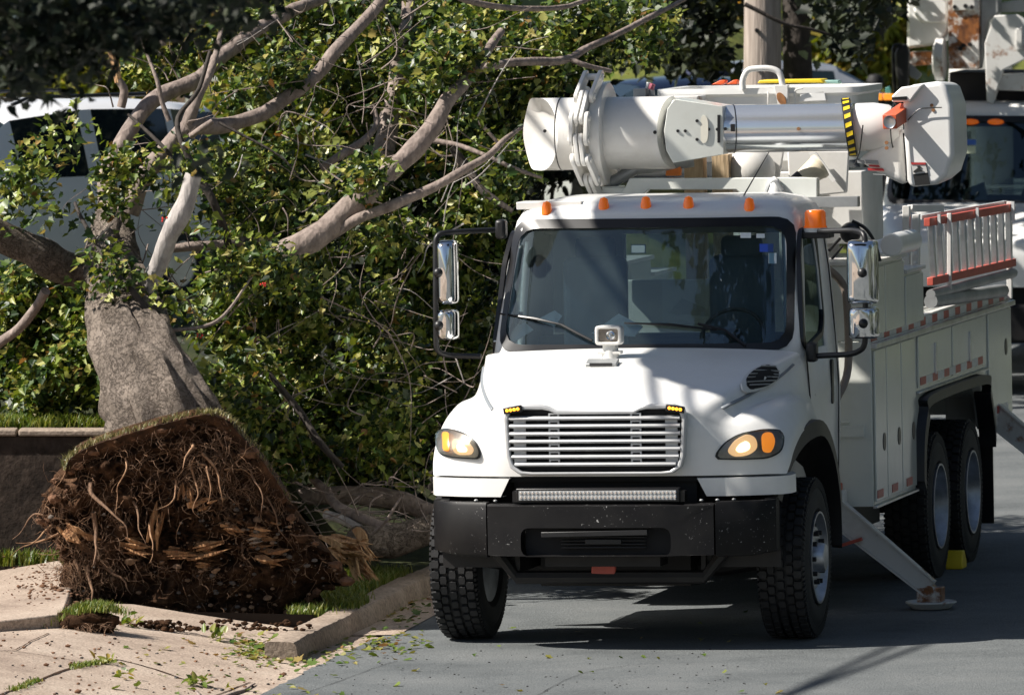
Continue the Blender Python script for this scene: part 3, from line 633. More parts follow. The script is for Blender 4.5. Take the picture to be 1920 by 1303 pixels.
WL = [ # w, front v, half width
 (.62,.50,1.03),(1.05,.46,1.06),(1.5,.44,1.07),(1.80,.42,1.055),(1.865,.44,1.05),(2.05,.52,1.035),(2.3,.635,1.015),(2.55,.745,.985),(2.665,.80,.965),(2.735,.875,.93),(2.785,1.0,.86),(2.81,1.25,.72)]
def cab_rows():
    rows = []
    for (w, vf, hw) in WL:
        h = [(0,vf),(.4*hw,vf+.012),(.75*hw,vf+.05),(.915*hw,vf+.095),(.975*hw,vf+.155),(hw,vf+.26),(hw,1.40),(hw,1.55),(hw,1.84),(.97*hw,1.92),(.88*hw,1.95),(.5*hw,1.95),(0,1.95)]
        if w > 2.7: h = [(x, y if y < 1.5 else y - .06 * (w - 2.7) / .1) for x, y in h]
        r = [Vector((x, y, w)) for x, y in h]
        l = [Vector((-x, y, w)) for x, y in h[1:-1]][::-1]
        rows.append(r + l)
    return rows
def project_poly(bvh, MT, poly, offset, back=False):
    """outline drawn on the photograph -> points on a body skin (local coordinates), lifted off it by offset"""
    inv = MT.inverted(); c = inv @ _C; out = []
    for (px, py) in poly:
        d = (inv.to_3x3() @ ray(px, py)).normalized()
        hit, nrm, _, dist = bvh.ray_cast(c, d)
        if hit is None: hit, nrm, _, dist = bvh.find_nearest(c + d * 56)
        if nrm.dot(d) > 0: nrm = -nrm
        out.append(hit + nrm * offset)
    return out
def patch(bvh, MT, poly, offset, rings=(1, .8, .5, .2), dome=0.0, thick=.012, n=40, smooth_poly=True):
    P = [Vector((p[0], p[1], 0)) for p in poly]
    if smooth_poly: P = [Vector((*p[:2], 0)) for p in roundpoly([(p.x, p.y, 0) for p in P], 14, 4)]
    P = resample(P, n); c = sum(P, Vector()) / n
    rows = []
    base = project_poly(bvh, MT, [(p.x, p.y) for p in P], offset - thick); rows.append(base)
    for s_ in rings:
        q = [c + (p - c) * s_ for p in P]
        rows.append(project_poly(bvh, MT, [(p.x, p.y) for p in q], offset + dome * (1 - s_ * s_)))
    g = G(); g.grid(rows, closeu=True); k = len(g.v); g.f.append(tuple(range(k - n, k))); g.m.append(0)
    return g
def skin_bvh(rows, closeu=False):
    g = G().grid(rows, closeu=closeu); return BVHTree.FromPolygons([Vector(v) for v in g.v], g.f)

TYR_R, TYR_W = .525, .32
def tyre_geo(u0, side, v, w, tread=True, R=TYR_R, W=TYR_W):
    """u0 = outer face, side = +1 for the driver side"""
    g = G(); c = (u0 - side * W, v, w); r0 = .292
    prof = [(.03, r0), (.0, r0 + .03), (-.008, r0 + .10), (.0, R - .10), (.02, R - .035), (.045, R - .022), (W - .045, R - .022), (W - .02, R - .035), (W, R - .10), (W + .008, r0 + .10), (W, r0 + .03), (W - .03, r0)]
    g.lathe(prof, c, (side, 0, 0), 64, closed=True)
    if tread:
        nb = 46
        for row, (h, wd) in enumerate([(.045, .05), (.098, .042), (.16 if W > .3 else .15, .044), (W - .098, .042), (W - .045, .05)]):
            for k in range(nb):
                a = 2 * math.pi * (k + (.5 if row % 2 else 0)) / nb; da = 2 * math.pi / nb * (.40 if row not in (0, 4) else .38)
                vs = []
                for (rr, sh) in ((R - .028, 1.0), (R, .86)):
                    for (hx, aa) in ((-.5, -1), (.5, -1), (.62, 0), (.5, 1), (-.5, 1), (-.62, 0)):
                        hh = h + hx * wd * sh; ang = a + aa * da * sh
                        vs.append((c[0] + side * hh, v + math.cos(ang) * rr, w + math.sin(ang) * rr))
                g.add(vs, [(6, 7, 8, 9, 10, 11)] + [(i, (i + 1) % 6, 6 + (i + 1) % 6, 6 + i) for i in range(6)])
        for k in range(92):                     # shoulder lugs
            a = 2 * math.pi * k / 92
            rot = Matrix.Rotation(a, 3, 'X')
            for h in (.012, W - .012):
                g.box((c[0] + side * h, v + math.cos(a) * (R - .045), w + math.sin(a) * (R - .045)), (.014, .02, .055), Matrix.Rotation(a - math.pi / 2, 3, 'X'))
    return g
def wheel(root, u0, side, v, w, kind='front', tread=True):
    g = G(); c = (u0, v, w); ax = (side, 0, 0)
    if kind == 'front':
        g.lathe([(-.30, .285), (-.02, .29), (.0, .302), (.012, .302), (.012, .288), (-.02, .28), (-.05, .25), (-.045, .215), (-.02, .20), (-.02, .10), (.03, .095), (.05, .085), (.055, 0.0001)], c, ax, 40)
    else:
        g.lathe([(-.30, .285), (-.02, .29), (.0, .302), (.012, .302), (.012, .288), (-.03, .282), (-.15, .262), (-.165, .20), (-.17, .12), (-.10, .11), (-.06, .09), (-.055, .0001)], c, ax, 40)
    wob = build('wheel', g, M['rim'], root, smooth=35)
    h = G()
    rr = .165 if kind == 'front' else .16
    for k in range(10):
        a = 2 * math.pi * k / 10; d = -.02 if kind == 'front' else -.17
        p = Vector((u0 + side * d, v + math.cos(a) * rr, w + math.sin(a) * rr)); h.tube([p, p + Vector((side * .035, 0, 0))], .017, 6)
    h2 = G()
    for k in range(10):
        a = 2 * math.pi * (k + .5) / 10; d = -.047 if kind == 'front' else -.163
        p = Vector((u0 + side * d, v + math.cos(a) * .228, w + math.sin(a) * .228)); h2.tube([p, p + Vector((side * .006, 0, 0))], .026, 12)
    split('wheel_nut', h, M['chassis'], wob, smooth=30)
    split('hand_hole', h2, M['dark'], wob)
    build('tyre', tyre_geo(u0, side, v, w, tread), M['rubber'], wob, smooth=30)
    return wob

def front_end(root, MT, main=True):
    """hood, cab, windshield, grille, lamps, bumper, mirrors"""
    rows = hood_rows(); hb = skin_bvh(rows)
    cr = cab_rows(); n = len(cr[0]); cb = skin_bvh(cr, True)
    # hood skin with an inner lining
    g = G().grid(rows)
    hood = build('hood', g, M['white'], root, smooth=60)
    # seam tape running along the crease between hood and fender
    st = G()
    for s_ in (-1, 1):
        col = crom([Vector(p) for p in HOODC[3]], 10)[33:57]
        a = [Vector((s_ * (p.x - .012), p.y, p.z + .014)) for p in col]; b_ = [Vector((s_ * (p.x + .012), p.y, p.z + .005)) for p in col]
        st.grid([a, b_]); 
    for so in (split('seam_strip', st, M['tapegray'], hood, smooth=60) if main else []):
        m_ = so.modifiers.new('solid', 'SOLIDIFY'); m_.thickness = .006; m_.offset = 0
    # lower corner valances
    for s_ in (-1, 1):
        v = G()
        top = [(.62, -.885), (.80, -.865), (.95, -.825), (1.07, -.765), (1.15, -.71), (1.185, -.63), (1.195, -.5)]
        r0 = [Vector((s_ * x, y, 1.072)) for x, y in top]; r1 = [Vector((s_ * (x - (.0 if i else -.06)), y + .005, .955)) for i, (x, y) in enumerate(top)]
        r2 = [Vector((p.x * .97, p.y + .1, p.z)) for p in r1]; r00 = [Vector((p.x * .97, p.y + .1, p.z + .01)) for p in r0]
        v.grid([r00, r0, r1, r2]); build('lower_corner_panel', v, M['white'], root, smooth=40)
    # inner dark box behind the grille and around the wheels
    b = G().bx((-.60, -.80, .62), (.60, .3, 1.06)); b.bx((-.62, -.84, 1.05), (.62, -.2, 1.5)); build('radiator', b, M['dark'], root)
    # wheel-arch flares and liners
    for s_ in (-1, 1):
        f = G(); L0 = []; L1 = []; L2 = []; L3 = []
        for k in range(25):
            a = rad(205 - 205 * k / 24 - 8); ca, sa = -math.cos(a) * -1, math.sin(a)
            vv = .06 + math.cos(a) * .86 * (.93 if sa < .3 else 1.0); ww = .60 + sa * .79
            if ww < .93 and vv < 0: ww = max(ww, .93); vv = -.80
            vi = .06 + math.cos(a) * .74; wi = .60 + sa * .68
            if vv < 0 and ww <= .93: vi, wi = -.70, .93
            fr = 1.0 - .12 * max(0, -math.cos(a))
            L0.append(Vector((s_ * (1.165 * fr + .01), vv, ww))); L1.append(Vector((s_ * (1.225 * fr + .02), vv * .985, ww - .006))); L2.append(Vector((s_ * (1.235 * fr + .02), vi, wi))); L3.append(Vector((s_ * 1.10 * fr, vi, wi)))
        f.grid([L0, L1, L2, L3]); build('wheel_arch_flare', f, M['black'], root, smooth=45)
        li = G(); A = []; B = []
        for k in range(19):
            a = rad(190 - 200 * k / 18); A.append(Vector((s_ * 1.12, .06 + math.cos(a) * .735, .60 + math.sin(a) * .68))); B.append(Vector((s_ * .62, A[-1].y, A[-1].z)))
        li.grid([A, B]); li.bx((s_ * .60, -.7, .45), (s_ * .63, .8, 1.5)); build('wheel_well', li, M['chassis'], root)
    # ---------------------------------------------------------- cab
    LEV0, LEV1 = 4, 8
    sideL = (5, 6)
    def skip(i, j):
        if LEV0 <= i < LEV1 and (j < 3 or j >= n - 3): return True              # windshield
        jj = j if j < n // 2 else n - 1 - j
        if 3 <= i < 7 and jj == 5: return True                                   # side windows
        if 4 <= i < 7 and jj in (10, 11): return True                            # rear window
        return False
    g = G().grid(cr, skip, True); k = len(g.v); g.f.append(tuple(range(k - n, k))); g.m.append(0)
    cab = build('cab', g, M['white'], root, smooth=42)
    cab.data.materials.append(M['inter']); so = cab.modifiers.new('solid', 'SOLIDIFY'); so.thickness = .05; so.offset = -1; so.material_offset = 1
    # windshield
    idx = [n - 3, n - 2, n - 1, 0, 1, 2, 3]
    wr = [[cr[i][j] + Vector((0, .008, 0)) for j in idx] for i in range(LEV0, LEV1 + 1)]
    wr = [crom(r, 4) for r in wr]
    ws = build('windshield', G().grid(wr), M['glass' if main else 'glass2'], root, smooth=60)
    # black rubber surround: rounded ring in the windshield's own surface
    outer = roundpoly([(-1.0, 1.815, 0), (1.0, 1.815, 0), (.955, 2.68, 0), (-.955, 2.68, 0)], .13, 6)
    inner = roundpoly([(-.955, 1.865, 0), (.955, 1.865, 0), (.905, 2.62, 0), (-.905, 2.62, 0)], .13, 6)
    no = 96; RO = resample(outer, no); RI = resample(inner, no)
    def onws(p):
        hit, nn, _, _ = cb.ray_cast(Vector((p.x, -3, p.y)), Vector((0, 1, 0)))
        return hit if hit is not None else Vector((p.x, .6, p.y))
    RO = [onws(p) for p in RO]; RI = [onws(p) for p in RI]; o_ = Vector((0, -.012, .003))
    ring = G().grid([[p + Vector((0, .02, 0)) for p in RO], [p + o_ for p in RO], [p + o_ for p in RI], [p + Vector((0, .012, 0)) for p in RI]], closeu=True)
    build('windshield_gasket', ring, M['frit'], ws, smooth=40)
    rr_ = [[cr[i][j] - Vector((0, .02, 0)) for j in (10, 11, 12, 13, 14)] for i in range(4, 8)]
    build('rear_window', G().grid(rr_), M['sideglass'], root)
    # side windows
    for s_ in (-1, 1):
        jj = 5 if s_ > 0 else n - 6
        q = [[cr[i][jj] - Vector((s_ * .01, 0, 0)), cr[i][(jj + 1) % n] - Vector((s_ * .01, 0, 0))] for i in range(3, 8)]
        sg = build('side_window', G().grid(q), M['sideglass'], root, smooth=60)
        rg = G(); A = [(.665, 1.89), (.74, 1.83), (1.30, 1.90), (1.40, 2.0), (1.415, 2.5), (1.36, 2.56), (.98, 2.56), (.82, 2.40)]
        A = roundpoly([(a, b, 0) for a, b in A], .05, 3)
        def hw(w_): return float(np.interp(w_, [x[0] for x in WL], [x[2] for x in WL]))
        cx, cy = 1.07, 2.2
        o0 = [Vector((s_ * (hw(b) + .006), cx + (a - cx) * 1.12, cy + (b - cy) * 1.12)) for a, b, _ in A]
        i0 = [Vector((s_ * (hw(b) + .006), a, b)) for a, b, _ in A]
        o1 = [Vector((p.x - s_ * .03, p.y, p.z)) for p in o0]; i1 = [Vector((p.x - s_ * .03, p.y, p.z)) for p in i0]
        rg.grid([o1, o0, i0, i1], closeu=True); build('window_seal', rg, M['frit'], sg, smooth=40)
        # door: outline groove, handle and grab
        dg = G()
        def onside(v_, w_): return Vector((s_ * (hw(w_) + .004), v_, w_))
        pth = [(.66, 1.86), (.70, 1.5), (.72, 1.0), (.78, .66), (1.72, .66), (1.76, 1.2), (1.76, 2.3), (1.70, 2.66)]
        dg.tube([onside(a, b) for a, b in crom([Vector((a, b, 0)) for a, b in pth], 3) for a, b in [(a, b)]] if False else [onside(p.x, p.y) for p in crom([Vector((a, b, 0)) for a, b in pth], 3)], .005, 6)
        build('door_seam', dg, M['frit'], cab)
        hd = G(); hp = roundpoly([(1.49, 1.40, 0), (1.56, 1.40, 0), (1.57, 1.70, 0), (1.50, 1.70, 0)], .035, 4)
        hd.prism([(a, b) for a, b, _ in hp], 'x', s_ * 1.06, s_ * 1.078); build('door_handle', hd, M['frit'], cab, bevel=.004)
    # interior
    it = G(); it.bx((-.98, .52, 1.45), (.98, .98, 1.80)); it.bx((-.99, 1.70, .8), (.99, 1.88, 1.86)); it.bx((-1, .9, .8), (1, 1.9, .9)); build('dashboard', it, M['inter'], cab, bevel=.04)
    tr = G(); tr.bx((-.90, 1.86, 1.87), (-.42, 1.885, 2.60)); tr.bx((-.90, 1.60, 2.55), (.90, 1.88, 2.60)); tr.bx((-.46, 1.80, 1.87), (-.40, 1.885, 2.6)); build('rear_trim', tr, M['inter_lt'], cab)
    for x in (-.50, .50):
        s2 = G(); s2.box((x, 1.36, 1.98), (.44, .14, .86)); so2 = build('seat', s2, M['seat'], cab, bevel=.06, seg=3)
        build('headrest', G().box((x, 1.38, 2.46), (.28, .10, .16)), M['seat'], so2, bevel=.04)
    sw = G(); ring_ = [Vector((.50 + .21 * math.cos(a), 1.02 + .10 * math.sin(a), 1.88 + .18 * math.sin(a))) for a in [2 * math.pi * k / 24 for k in range(25)]]
    sw.tube(ring_, .014, 8); sw.cyl((.50, .98, 1.86), (.5, 1.04, 1.89), .06); build('steering_wheel', sw, M['black'], cab, smooth=40)
    return dict(hb=hb, cb=cb, hood=hood, cab=cab, ws=ws, n=n, cr=cr)

# ================================================================== THE NEAR UTILITY TRUCK
truck = thing('utility_truck', 'white utility truck with boom folded over its cab, facing the camera beside the tree', 'truck', (0, 0, 0), TM)
FE = front_end(truck, TM, True)
HB, CB, hood, cab = FE['hb'], FE['cb'], FE['hood'], FE['cab']

# grille
GO = [(-.60, 1.47), (-.585, 1.53), (-.52, 1.555), (-.36, 1.555), (-.31, 1.545), (-.26, 1.52), (.26, 1.52), (.31, 1.545), (.36, 1.555), (.52, 1.555), (.585, 1.53), (.60, 1.47), (.585, 1.22), (.565, 1.15), (.51, 1.112), (.44, 1.105), (-.44, 1.105), (-.51, 1.112), (-.565, 1.15), (-.585, 1.22)]
GO = [(x - .03, y) for x, y in GO]
GI = []
cxg, cyg = -.03, 1.32
for x, y in GO: GI.append((cxg + (x - cxg) * .955, cyg + (y - cyg) * .90 - .006))
gr = G().ring(GO, GI, 'y', -.975, -.90)
grille = build('grille', gr, M['grille'], truck, bevel=.008)
bk = G().prism(GI, 'y', -.936, -.925); build('grille_backing', bk, M['dark'], grille)
for k in range(7):
    w_ = 1.468 - k * .0495; hw_ = .563 - (.012 if k > 4 else 0) - (.02 if k > 5 else 0)
    sl = G().prism([(-.985, w_ - .002), (-.975, w_ + .010), (-.945, w_ + .015), (-.945, w_ - .001), (-.965, w_ - .014)], 'x', -.03 - hw_, -.03 + hw_)
    build('grille_bar', sl, M['grille'], grille, bevel=.002)
vs = G()
for x in (-.30, .24):
    for k in range(7):
        w_ = 1.489 - k * .0495
        vs.ring([(x - .035, w_ - .02), (x + .035, w_ - .02), (x + .035, w_ + .012), (x - .035, w_ + .012)], [(x - .025, w_ - .01), (x + .025, w_ - .01), (x + .025, w_ + .004), (x - .025, w_ + .004)], 'y', -.966, -.950)
for s_ in (-1, 1): vs.bx((-.03 + s_ * .46, -.948, 1.16), (-.03 + s_ * .54, -.940, 1.47))
build('grille_bracket', vs, M['grille'], grille)
for s_ in (-1, 1):
    x = -.03 + s_ * .535; t_ = rad(-8 * s_)
    h = build('marker_lamp', G().box((x, -.985, 1.527), (.125, .02, .044), Matrix.Rotation(-t_, 3, 'Y')), M['frit'], truck, bevel=.006)
    le = G()
    for k in range(4): 
        p = Vector((x, -.996, 1.527)) + Matrix.Rotation(-t_, 3, 'Y') @ Vector(((k - 1.5) * .024, 0, 0)); le.sphere(p, .011, 10, 6, (1, .5, 1))
    build('amber_diode', le, M['amber_lit'], h, smooth=60)
# headlamps: outlines read on the skin of the fender
for poly, bulb, turn in (([(818, 812), (834, 803), (868, 810), (894, 826), (903, 850), (900, 861), (850, 859), (822, 852)], [(852, 824), (878, 826), (892, 843), (886, 853), (858, 853), (850, 840)], [(832, 812), (845, 812), (846, 848), (834, 846)]),
                         ([(1340, 852), (1356, 830), (1384, 814), (1430, 805), (1462, 806), (1470, 820), (1466, 848), (1440, 860), (1388, 862), (1342, 861)], [(1362, 846), (1376, 826), (1400, 815), (1416, 822), (1420, 842), (1400, 855), (1374, 856)], [(1426, 814), (1446, 812), (1452, 830), (1444, 850), (1428, 848)])):
    hl = build('headlight', patch(HB, TM, poly, .010, dome=0.0), M['frit'], truck, smooth=40)
    cx = sum(p[0] for p in poly) / len(poly); cy = sum(p[1] for p in poly) / len(poly)
    inn = [(cx + (x - cx) * .93, cy + (y - cy) * .89) for x, y in poly]
    build('lamp_bowl', patch(HB, TM, inn, .014), M['reflector'], hl, smooth=40)
    build('bulb_reflector', patch(HB, TM, bulb, .018, dome=.006), M['warm_dim'], hl, smooth=60)
    bx_, by_ = sum(p[0] for p in bulb) / len(bulb), sum(p[1] for p in bulb) / len(bulb)
    build('bulb', patch(HB, TM, [(bx_ + (x - bx_) * .48, by_ + 2 + (y - by_) * .48) for x, y in bulb], .026, dome=.006), M['warm_lit'], hl, smooth=60)
    build('turn_signal', patch(HB, TM, turn, .018, dome=.004), M['amber_glow'], hl, smooth=60)
    build('lamp_lens', patch(HB, TM, inn, .026, dome=.02), M['lens'], hl, smooth=60)
# hood side vent
vp = [(1387, 724), (1394, 709), (1412, 694), (1436, 686), (1454, 688), (1457, 706), (1450, 722), (1424, 734), (1396, 739), (1388, 733)]
vent = build('hood_vent', patch(HB, TM, vp, .022, dome=.004), M['white2'], truck, smooth=40)
cx = sum(p[0] for p in vp) / 10; cy = sum(p[1] for p in vp) / 10
iv = [(cx + 3 + (x - cx) * .84, cy - 1 + (y - cy) * .80) for x, y in vp]
build('vent_mesh', patch(HB, TM, iv, .030, rings=(1, .5)), M['dark'], vent, smooth=40)
sl = G()
for k in range(7):
    yy = 692 + k * 6; xa = 1400 if k < 5 else 1402; pts = []
    ln = [(x, yy + (1450 - x) * .11) for x in range(1388, 1462, 4)]
    def inside(x, y):
        c_ = False
        for i in range(len(iv)):
            a, b = iv[i - 1], iv[i]
            if (a[1] > y) != (b[1] > y) and x < (b[0] - a[0]) * (y - a[1]) / (b[1] - a[1]) + a[0]: c_ = not c_
        return c_
    ln = [p for p in ln if inside(*p)]
    if len(ln) > 1: sl.tube(project_poly(HB, TM, [ln[0], ln[-1]], .036), .005, 6)
build('vent_slat', sl, M['gray'], vent, smooth=50)
# bumper
bm_c = [(-.72, -1.03), (-.4, -1.05), (0, -1.055), (.4, -1.05), (.72, -1.03)]
def bumper_section(x0, x1, n_, name, cut=None):
    g = G(); rows = []
    xs = [x0 + (x1 - x0) * i / n_ for i in range(n_ + 1)]
    def fv(x): return -1.055 + .05 * (abs(x) / .72) ** 2 if abs(x) < .72 else -1.005 + ((abs(x) - .72) * .42 + max(0, abs(x) - .98) ** 2 * 3.0)
    for (dy, w_) in ((.12, .925), (.012, .925), (0, .905), (0, .60), (.02, .575), (.10, .565)):
        rows.append([Vector((x, fv(x) + dy, w_ + (.0 if abs(x) < .95 else (abs(x) - .95) * (.14 if w_ < .7 else 0)))) for x in xs])
    g.grid(rows); nc = n_ + 1
    for j, fl in ((0, 0), (n_, 1)): g.f.append(tuple(i * nc + j for i in range(6))); g.m.append(0)
    return g, fv
g, fv = bumper_section(-1.165, -.755, 12, ''); bw1 = build('bumper', g, M['bumper'], truck, smooth=40)
g, _x = bumper_section(.755, 1.115, 12, ''); build('bumper_end', g, M['bumper'], bw1, smooth=40)
# centre section with its rounded slot
SLc = [Vector(p) for p in roundpoly([(-.52, .765, 0), (.47, .765, 0), (.47, .58, 0), (-.52, .58, 0)], .06, 5)]
nn = 80
def rectpts(n_):
    return resample([(-.745, .905, 0), (.745, .905, 0), (.745, .585, 0), (-.745, .585, 0)], n_)
RO = rectpts(nn); RI = resample(SLc, nn)
k0 = min(range(nn), key=lambda i: (RI[i] - Vector((-.52, .765, 0))).length); RI = RI[k0:] + RI[:k0]
mid = [a.lerp(b, .5) for a, b in zip(RO, RI)]
def P3(p, d=0): return Vector((p.x, fv(p.x) + d, p.y))
g = G().grid([[P3(p, .12) + Vector((0, 0, .01 if p.y > .9 else 0)) for p in RO], [P3(p, .012) + Vector((0, 0, .01 if p.y > .89 else 0)) for p in RO], [P3(p) for p in RO], [P3(p) for p in mid], [P3(p) for p in RI], [P3(p, .012) * 1 for p in RI], [P3(p, .12) for p in RI]], closeu=True)
build('bumper_center', g, M['bumper'], bw1, smooth=40)
g = G().bx((-.50, -.96, .57), (.46, -.94, .77)); build('bumper_recess', g, M['dark'], bw1)
g = G(); g.box((-.03, -1.035, .728), (.70, .03, .035), Matrix.Rotation(rad(-1), 3, 'Y'))
for k in range(4): g.bx((-.26, -1.0, .63 + k * .022), (.30, -.985, .64 + k * .022))
g.bx((-.10, -1.01, .655), (.14, -.985, .69)); build('tow_plate', g, M['black'], bw1, bevel=.004)
g = G()
for x in (-.70, -.20, -.12, .66, .76, .86, -.84): g.sphere((x, fv(x) + .06, .935), .014, 8, 5, (1, 1, .6))
split('bumper_bolt', g, M['gray'], bw1, smooth=60)
# light bar
lb = G(); lb.bx((-.545, -1.03, .93), (.53, -.95, 1.02)); lbo = build('light_bar', lb, M['frit'], truck, bevel=.006)
build('lens_strip', G().bx((-.525, -1.036, .945), (.51, -1.029, 1.005)), mat('led_strip', (.42, .43, .43), .25, var=.2, scale=40), lbo)
dd = G()
for i in range(40):
    for j in range(2):
        p = Vector((-.51 + i * .026, -1.036, .961 + j * .03)); dd.tube([p, p + Vector((0, -.006, 0))], [.010, .006], 8)
build('led_reflector', dd, M['chrome'], lbo, smooth=30)
for x in (-.56, .545): build('light_bar_bracket', G().bx((x - .015, -1.0, .93), (x + .015, -.93, 1.0)), M['frit'], lbo)
# under the front: axle, frame, hook, steering
ch = G(); ch.tube([(-1.0, 0, .50), (-.6, 0, .44), (.6, 0, .44), (1.0, 0, .50)], .07, 10)
for x in (-.43, .43): ch.bx((x - .04, -.9, .62), (x + .04, 8.2, .88))
ch.bx((-.40, -.85, .50), (.36, -.6, .66)); ch.bx((-.55, -.3, .33), (.45, .5, .62)); ch.tube([(-.74, -.72, .58), (-.62, -.7, .42), (.62, -.7, .42), (.75, -.72, .58)], .045, 8)
ch.tube([(0, .5, .55), (0, 5.0, .50)], .06, 10); ch.bx((-.9, 2.4, .45), (-.5, 3.7, .85)); ch.bx((.5, 2.9, .42), (.92, 4.1, .85))
for v_ in (4.95, 6.35): ch.tube([(-1.0, v_, .50), (1.0, v_, .50)], .09, 10); ch.sphere((0, v_, .5), .22, 16, 10)
build('chassis', ch, M['chassis'], truck, smooth=30)
build('tow_strap', G().box((-.04, -.72, .47), (.16, .03, .07), Matrix.Rotation(.1, 3, 'Y')), M['redpaint'], truck, bevel=.008)
# wheels
wheel(truck, 1.23, 1, .06, .485, 'front'); wheel(truck, -1.27, -1, .06, .485, 'front')
for v_ in (4.95, 6.35):
    for s_ in (-1, 1): wheel(truck, s_ * 1.20, s_, v_, .462, 'rear', tread=(s_ > 0))
# hood spotlight
spu, spv = -.14, .12
sp = G().ring(roundpoly([(spu - .088, 1.885), (spu + .088, 1.885), (spu + .088, 2.015), (spu - .088, 2.015)] and [(spu - .088, 1.885, 0), (spu + .088, 1.885, 0), (spu + .088, 2.012, 0), (spu - .088, 2.012, 0)], .025, 3) and [tuple(p[:2]) for p in roundpoly([(spu - .088, 1.885, 0), (spu + .088, 1.885, 0), (spu + .088, 2.012, 0), (spu - .088, 2.012, 0)], .025, 3)],
              [tuple(p[:2]) for p in roundpoly([(spu - .066, 1.905, 0), (spu + .066, 1.905, 0), (spu + .066, 1.992, 0), (spu - .066, 1.992, 0)], .015, 3)], 'y', .02, .12)
sp.bx((spu - .08, .09, 1.892), (spu + .08, .12, 2.005))
spo = build('spotlight', sp, M['white2'], truck, bevel=.006)
build('spotlight_lens', G().bx((spu - .066, .04, 1.905), (spu + .066, .05, 1.992)), M['reflector'], spo)
g = G(); g.lathe([(0, .036), (-.012, .03), (-.004, .016), (-.02, .010), (-.022, .0001)], (spu + .015, .04, 1.948), (0, 1, 0), 20); build('spotlight_bulb', g, M['chrome'], spo, smooth=30)
g = G(); g.tube([(spu, .09, 1.78), (spu, .09, 1.89)], [.062, .05], 16); g.box((spu, .08, 1.835), (.16, .08, .02)); build('spotlight_base', g, M['white2'], spo, bevel=.003)
g = G(); R_ = Matrix.Rotation(rad(17), 3, 'X'); g.box((spu - .015, -.10, 1.772), (.21, .10, .035), R_); bo = build('hood_sensor_box', g, M['gray'], truck, bevel=.006)
build('sensor_window', G().box((spu - .015, -.152, 1.768), (.15, .006, .02), R_), M['frit'], bo)
# wipers
for pts, bl in (([(1112, 642), (1085, 628), (1055, 612)], [(942, 590), (1005, 600), (1060, 612)]), ([(1398, 650), (1360, 622), (1310, 610)], [(1172, 608), (1260, 611), (1345, 621)])):
    wp = G(); wp.tube(project_poly(CB, TM, pts, .03), .010, 6); wo = build('wiper_arm', wp, M['black'], truck, smooth=40)
    wb = G(); wb.tube(project_poly(CB, TM, bl, .022), [.006, .011, .006], 6); build('wiper_blade', wb, M['frit'], wo, smooth=40)
# roof marker lamps, beacon, antenna
for px, py in ((1025, 385), (1132, 383), (1211, 382), (1291, 382), (1405, 384)):
    p = tin(px, py, v=.93); hit, nn_, _, _ = CB.ray_cast(Vector((p.x, .93, 4)), Vector((0, 0, -1)))
    g = G(); c_ = hit
    g.tube([c_ + Vector((0, 0, -.02)), c_ + Vector((0, 0, .02)), c_ + Vector((0, .01, .055)), c_ + Vector((0, .02, .062))], [.036, .036, .027, .012], 14)
    build('roof_marker_lamp', g, M['amber'], truck, smooth=40)
bp = tin(1530, 432, v=1.05)
g = G(); g.bx((bp.x - .14, .95, bp.z - .05), (bp.x + .11, 1.12, bp.z - .01)); bko = build('beacon_bracket', g, M['chassis'], truck, bevel=.004)
g = G(); g.lathe([(-.01, .078), (.03, .078), (.03, .072), (.12, .07), (.135, .06), (.14, .0001)], (bp.x, 1.03, bp.z), (0, 0, 1), 28); build('beacon', g, M['amber'], bko, smooth=35)
build('beacon_collar', G().cyl((bp.x, 1.03, bp.z - .01), (bp.x, 1.03, bp.z + .018), .082, 28), M['whitetape'], bko, smooth=35)
a0 = tin(1380, 392, v=1.3); a1 = tin(1442, 285, v=1.3)
g = G(); g.tube([a0, a1], [.006, .003], 6); g.tube([a0 - Vector((0, 0, .02)), a0 + Vector((0.008, 0, .05))], [.02, .010], 10); build('antenna', g, M['frit'], truck, smooth=40)
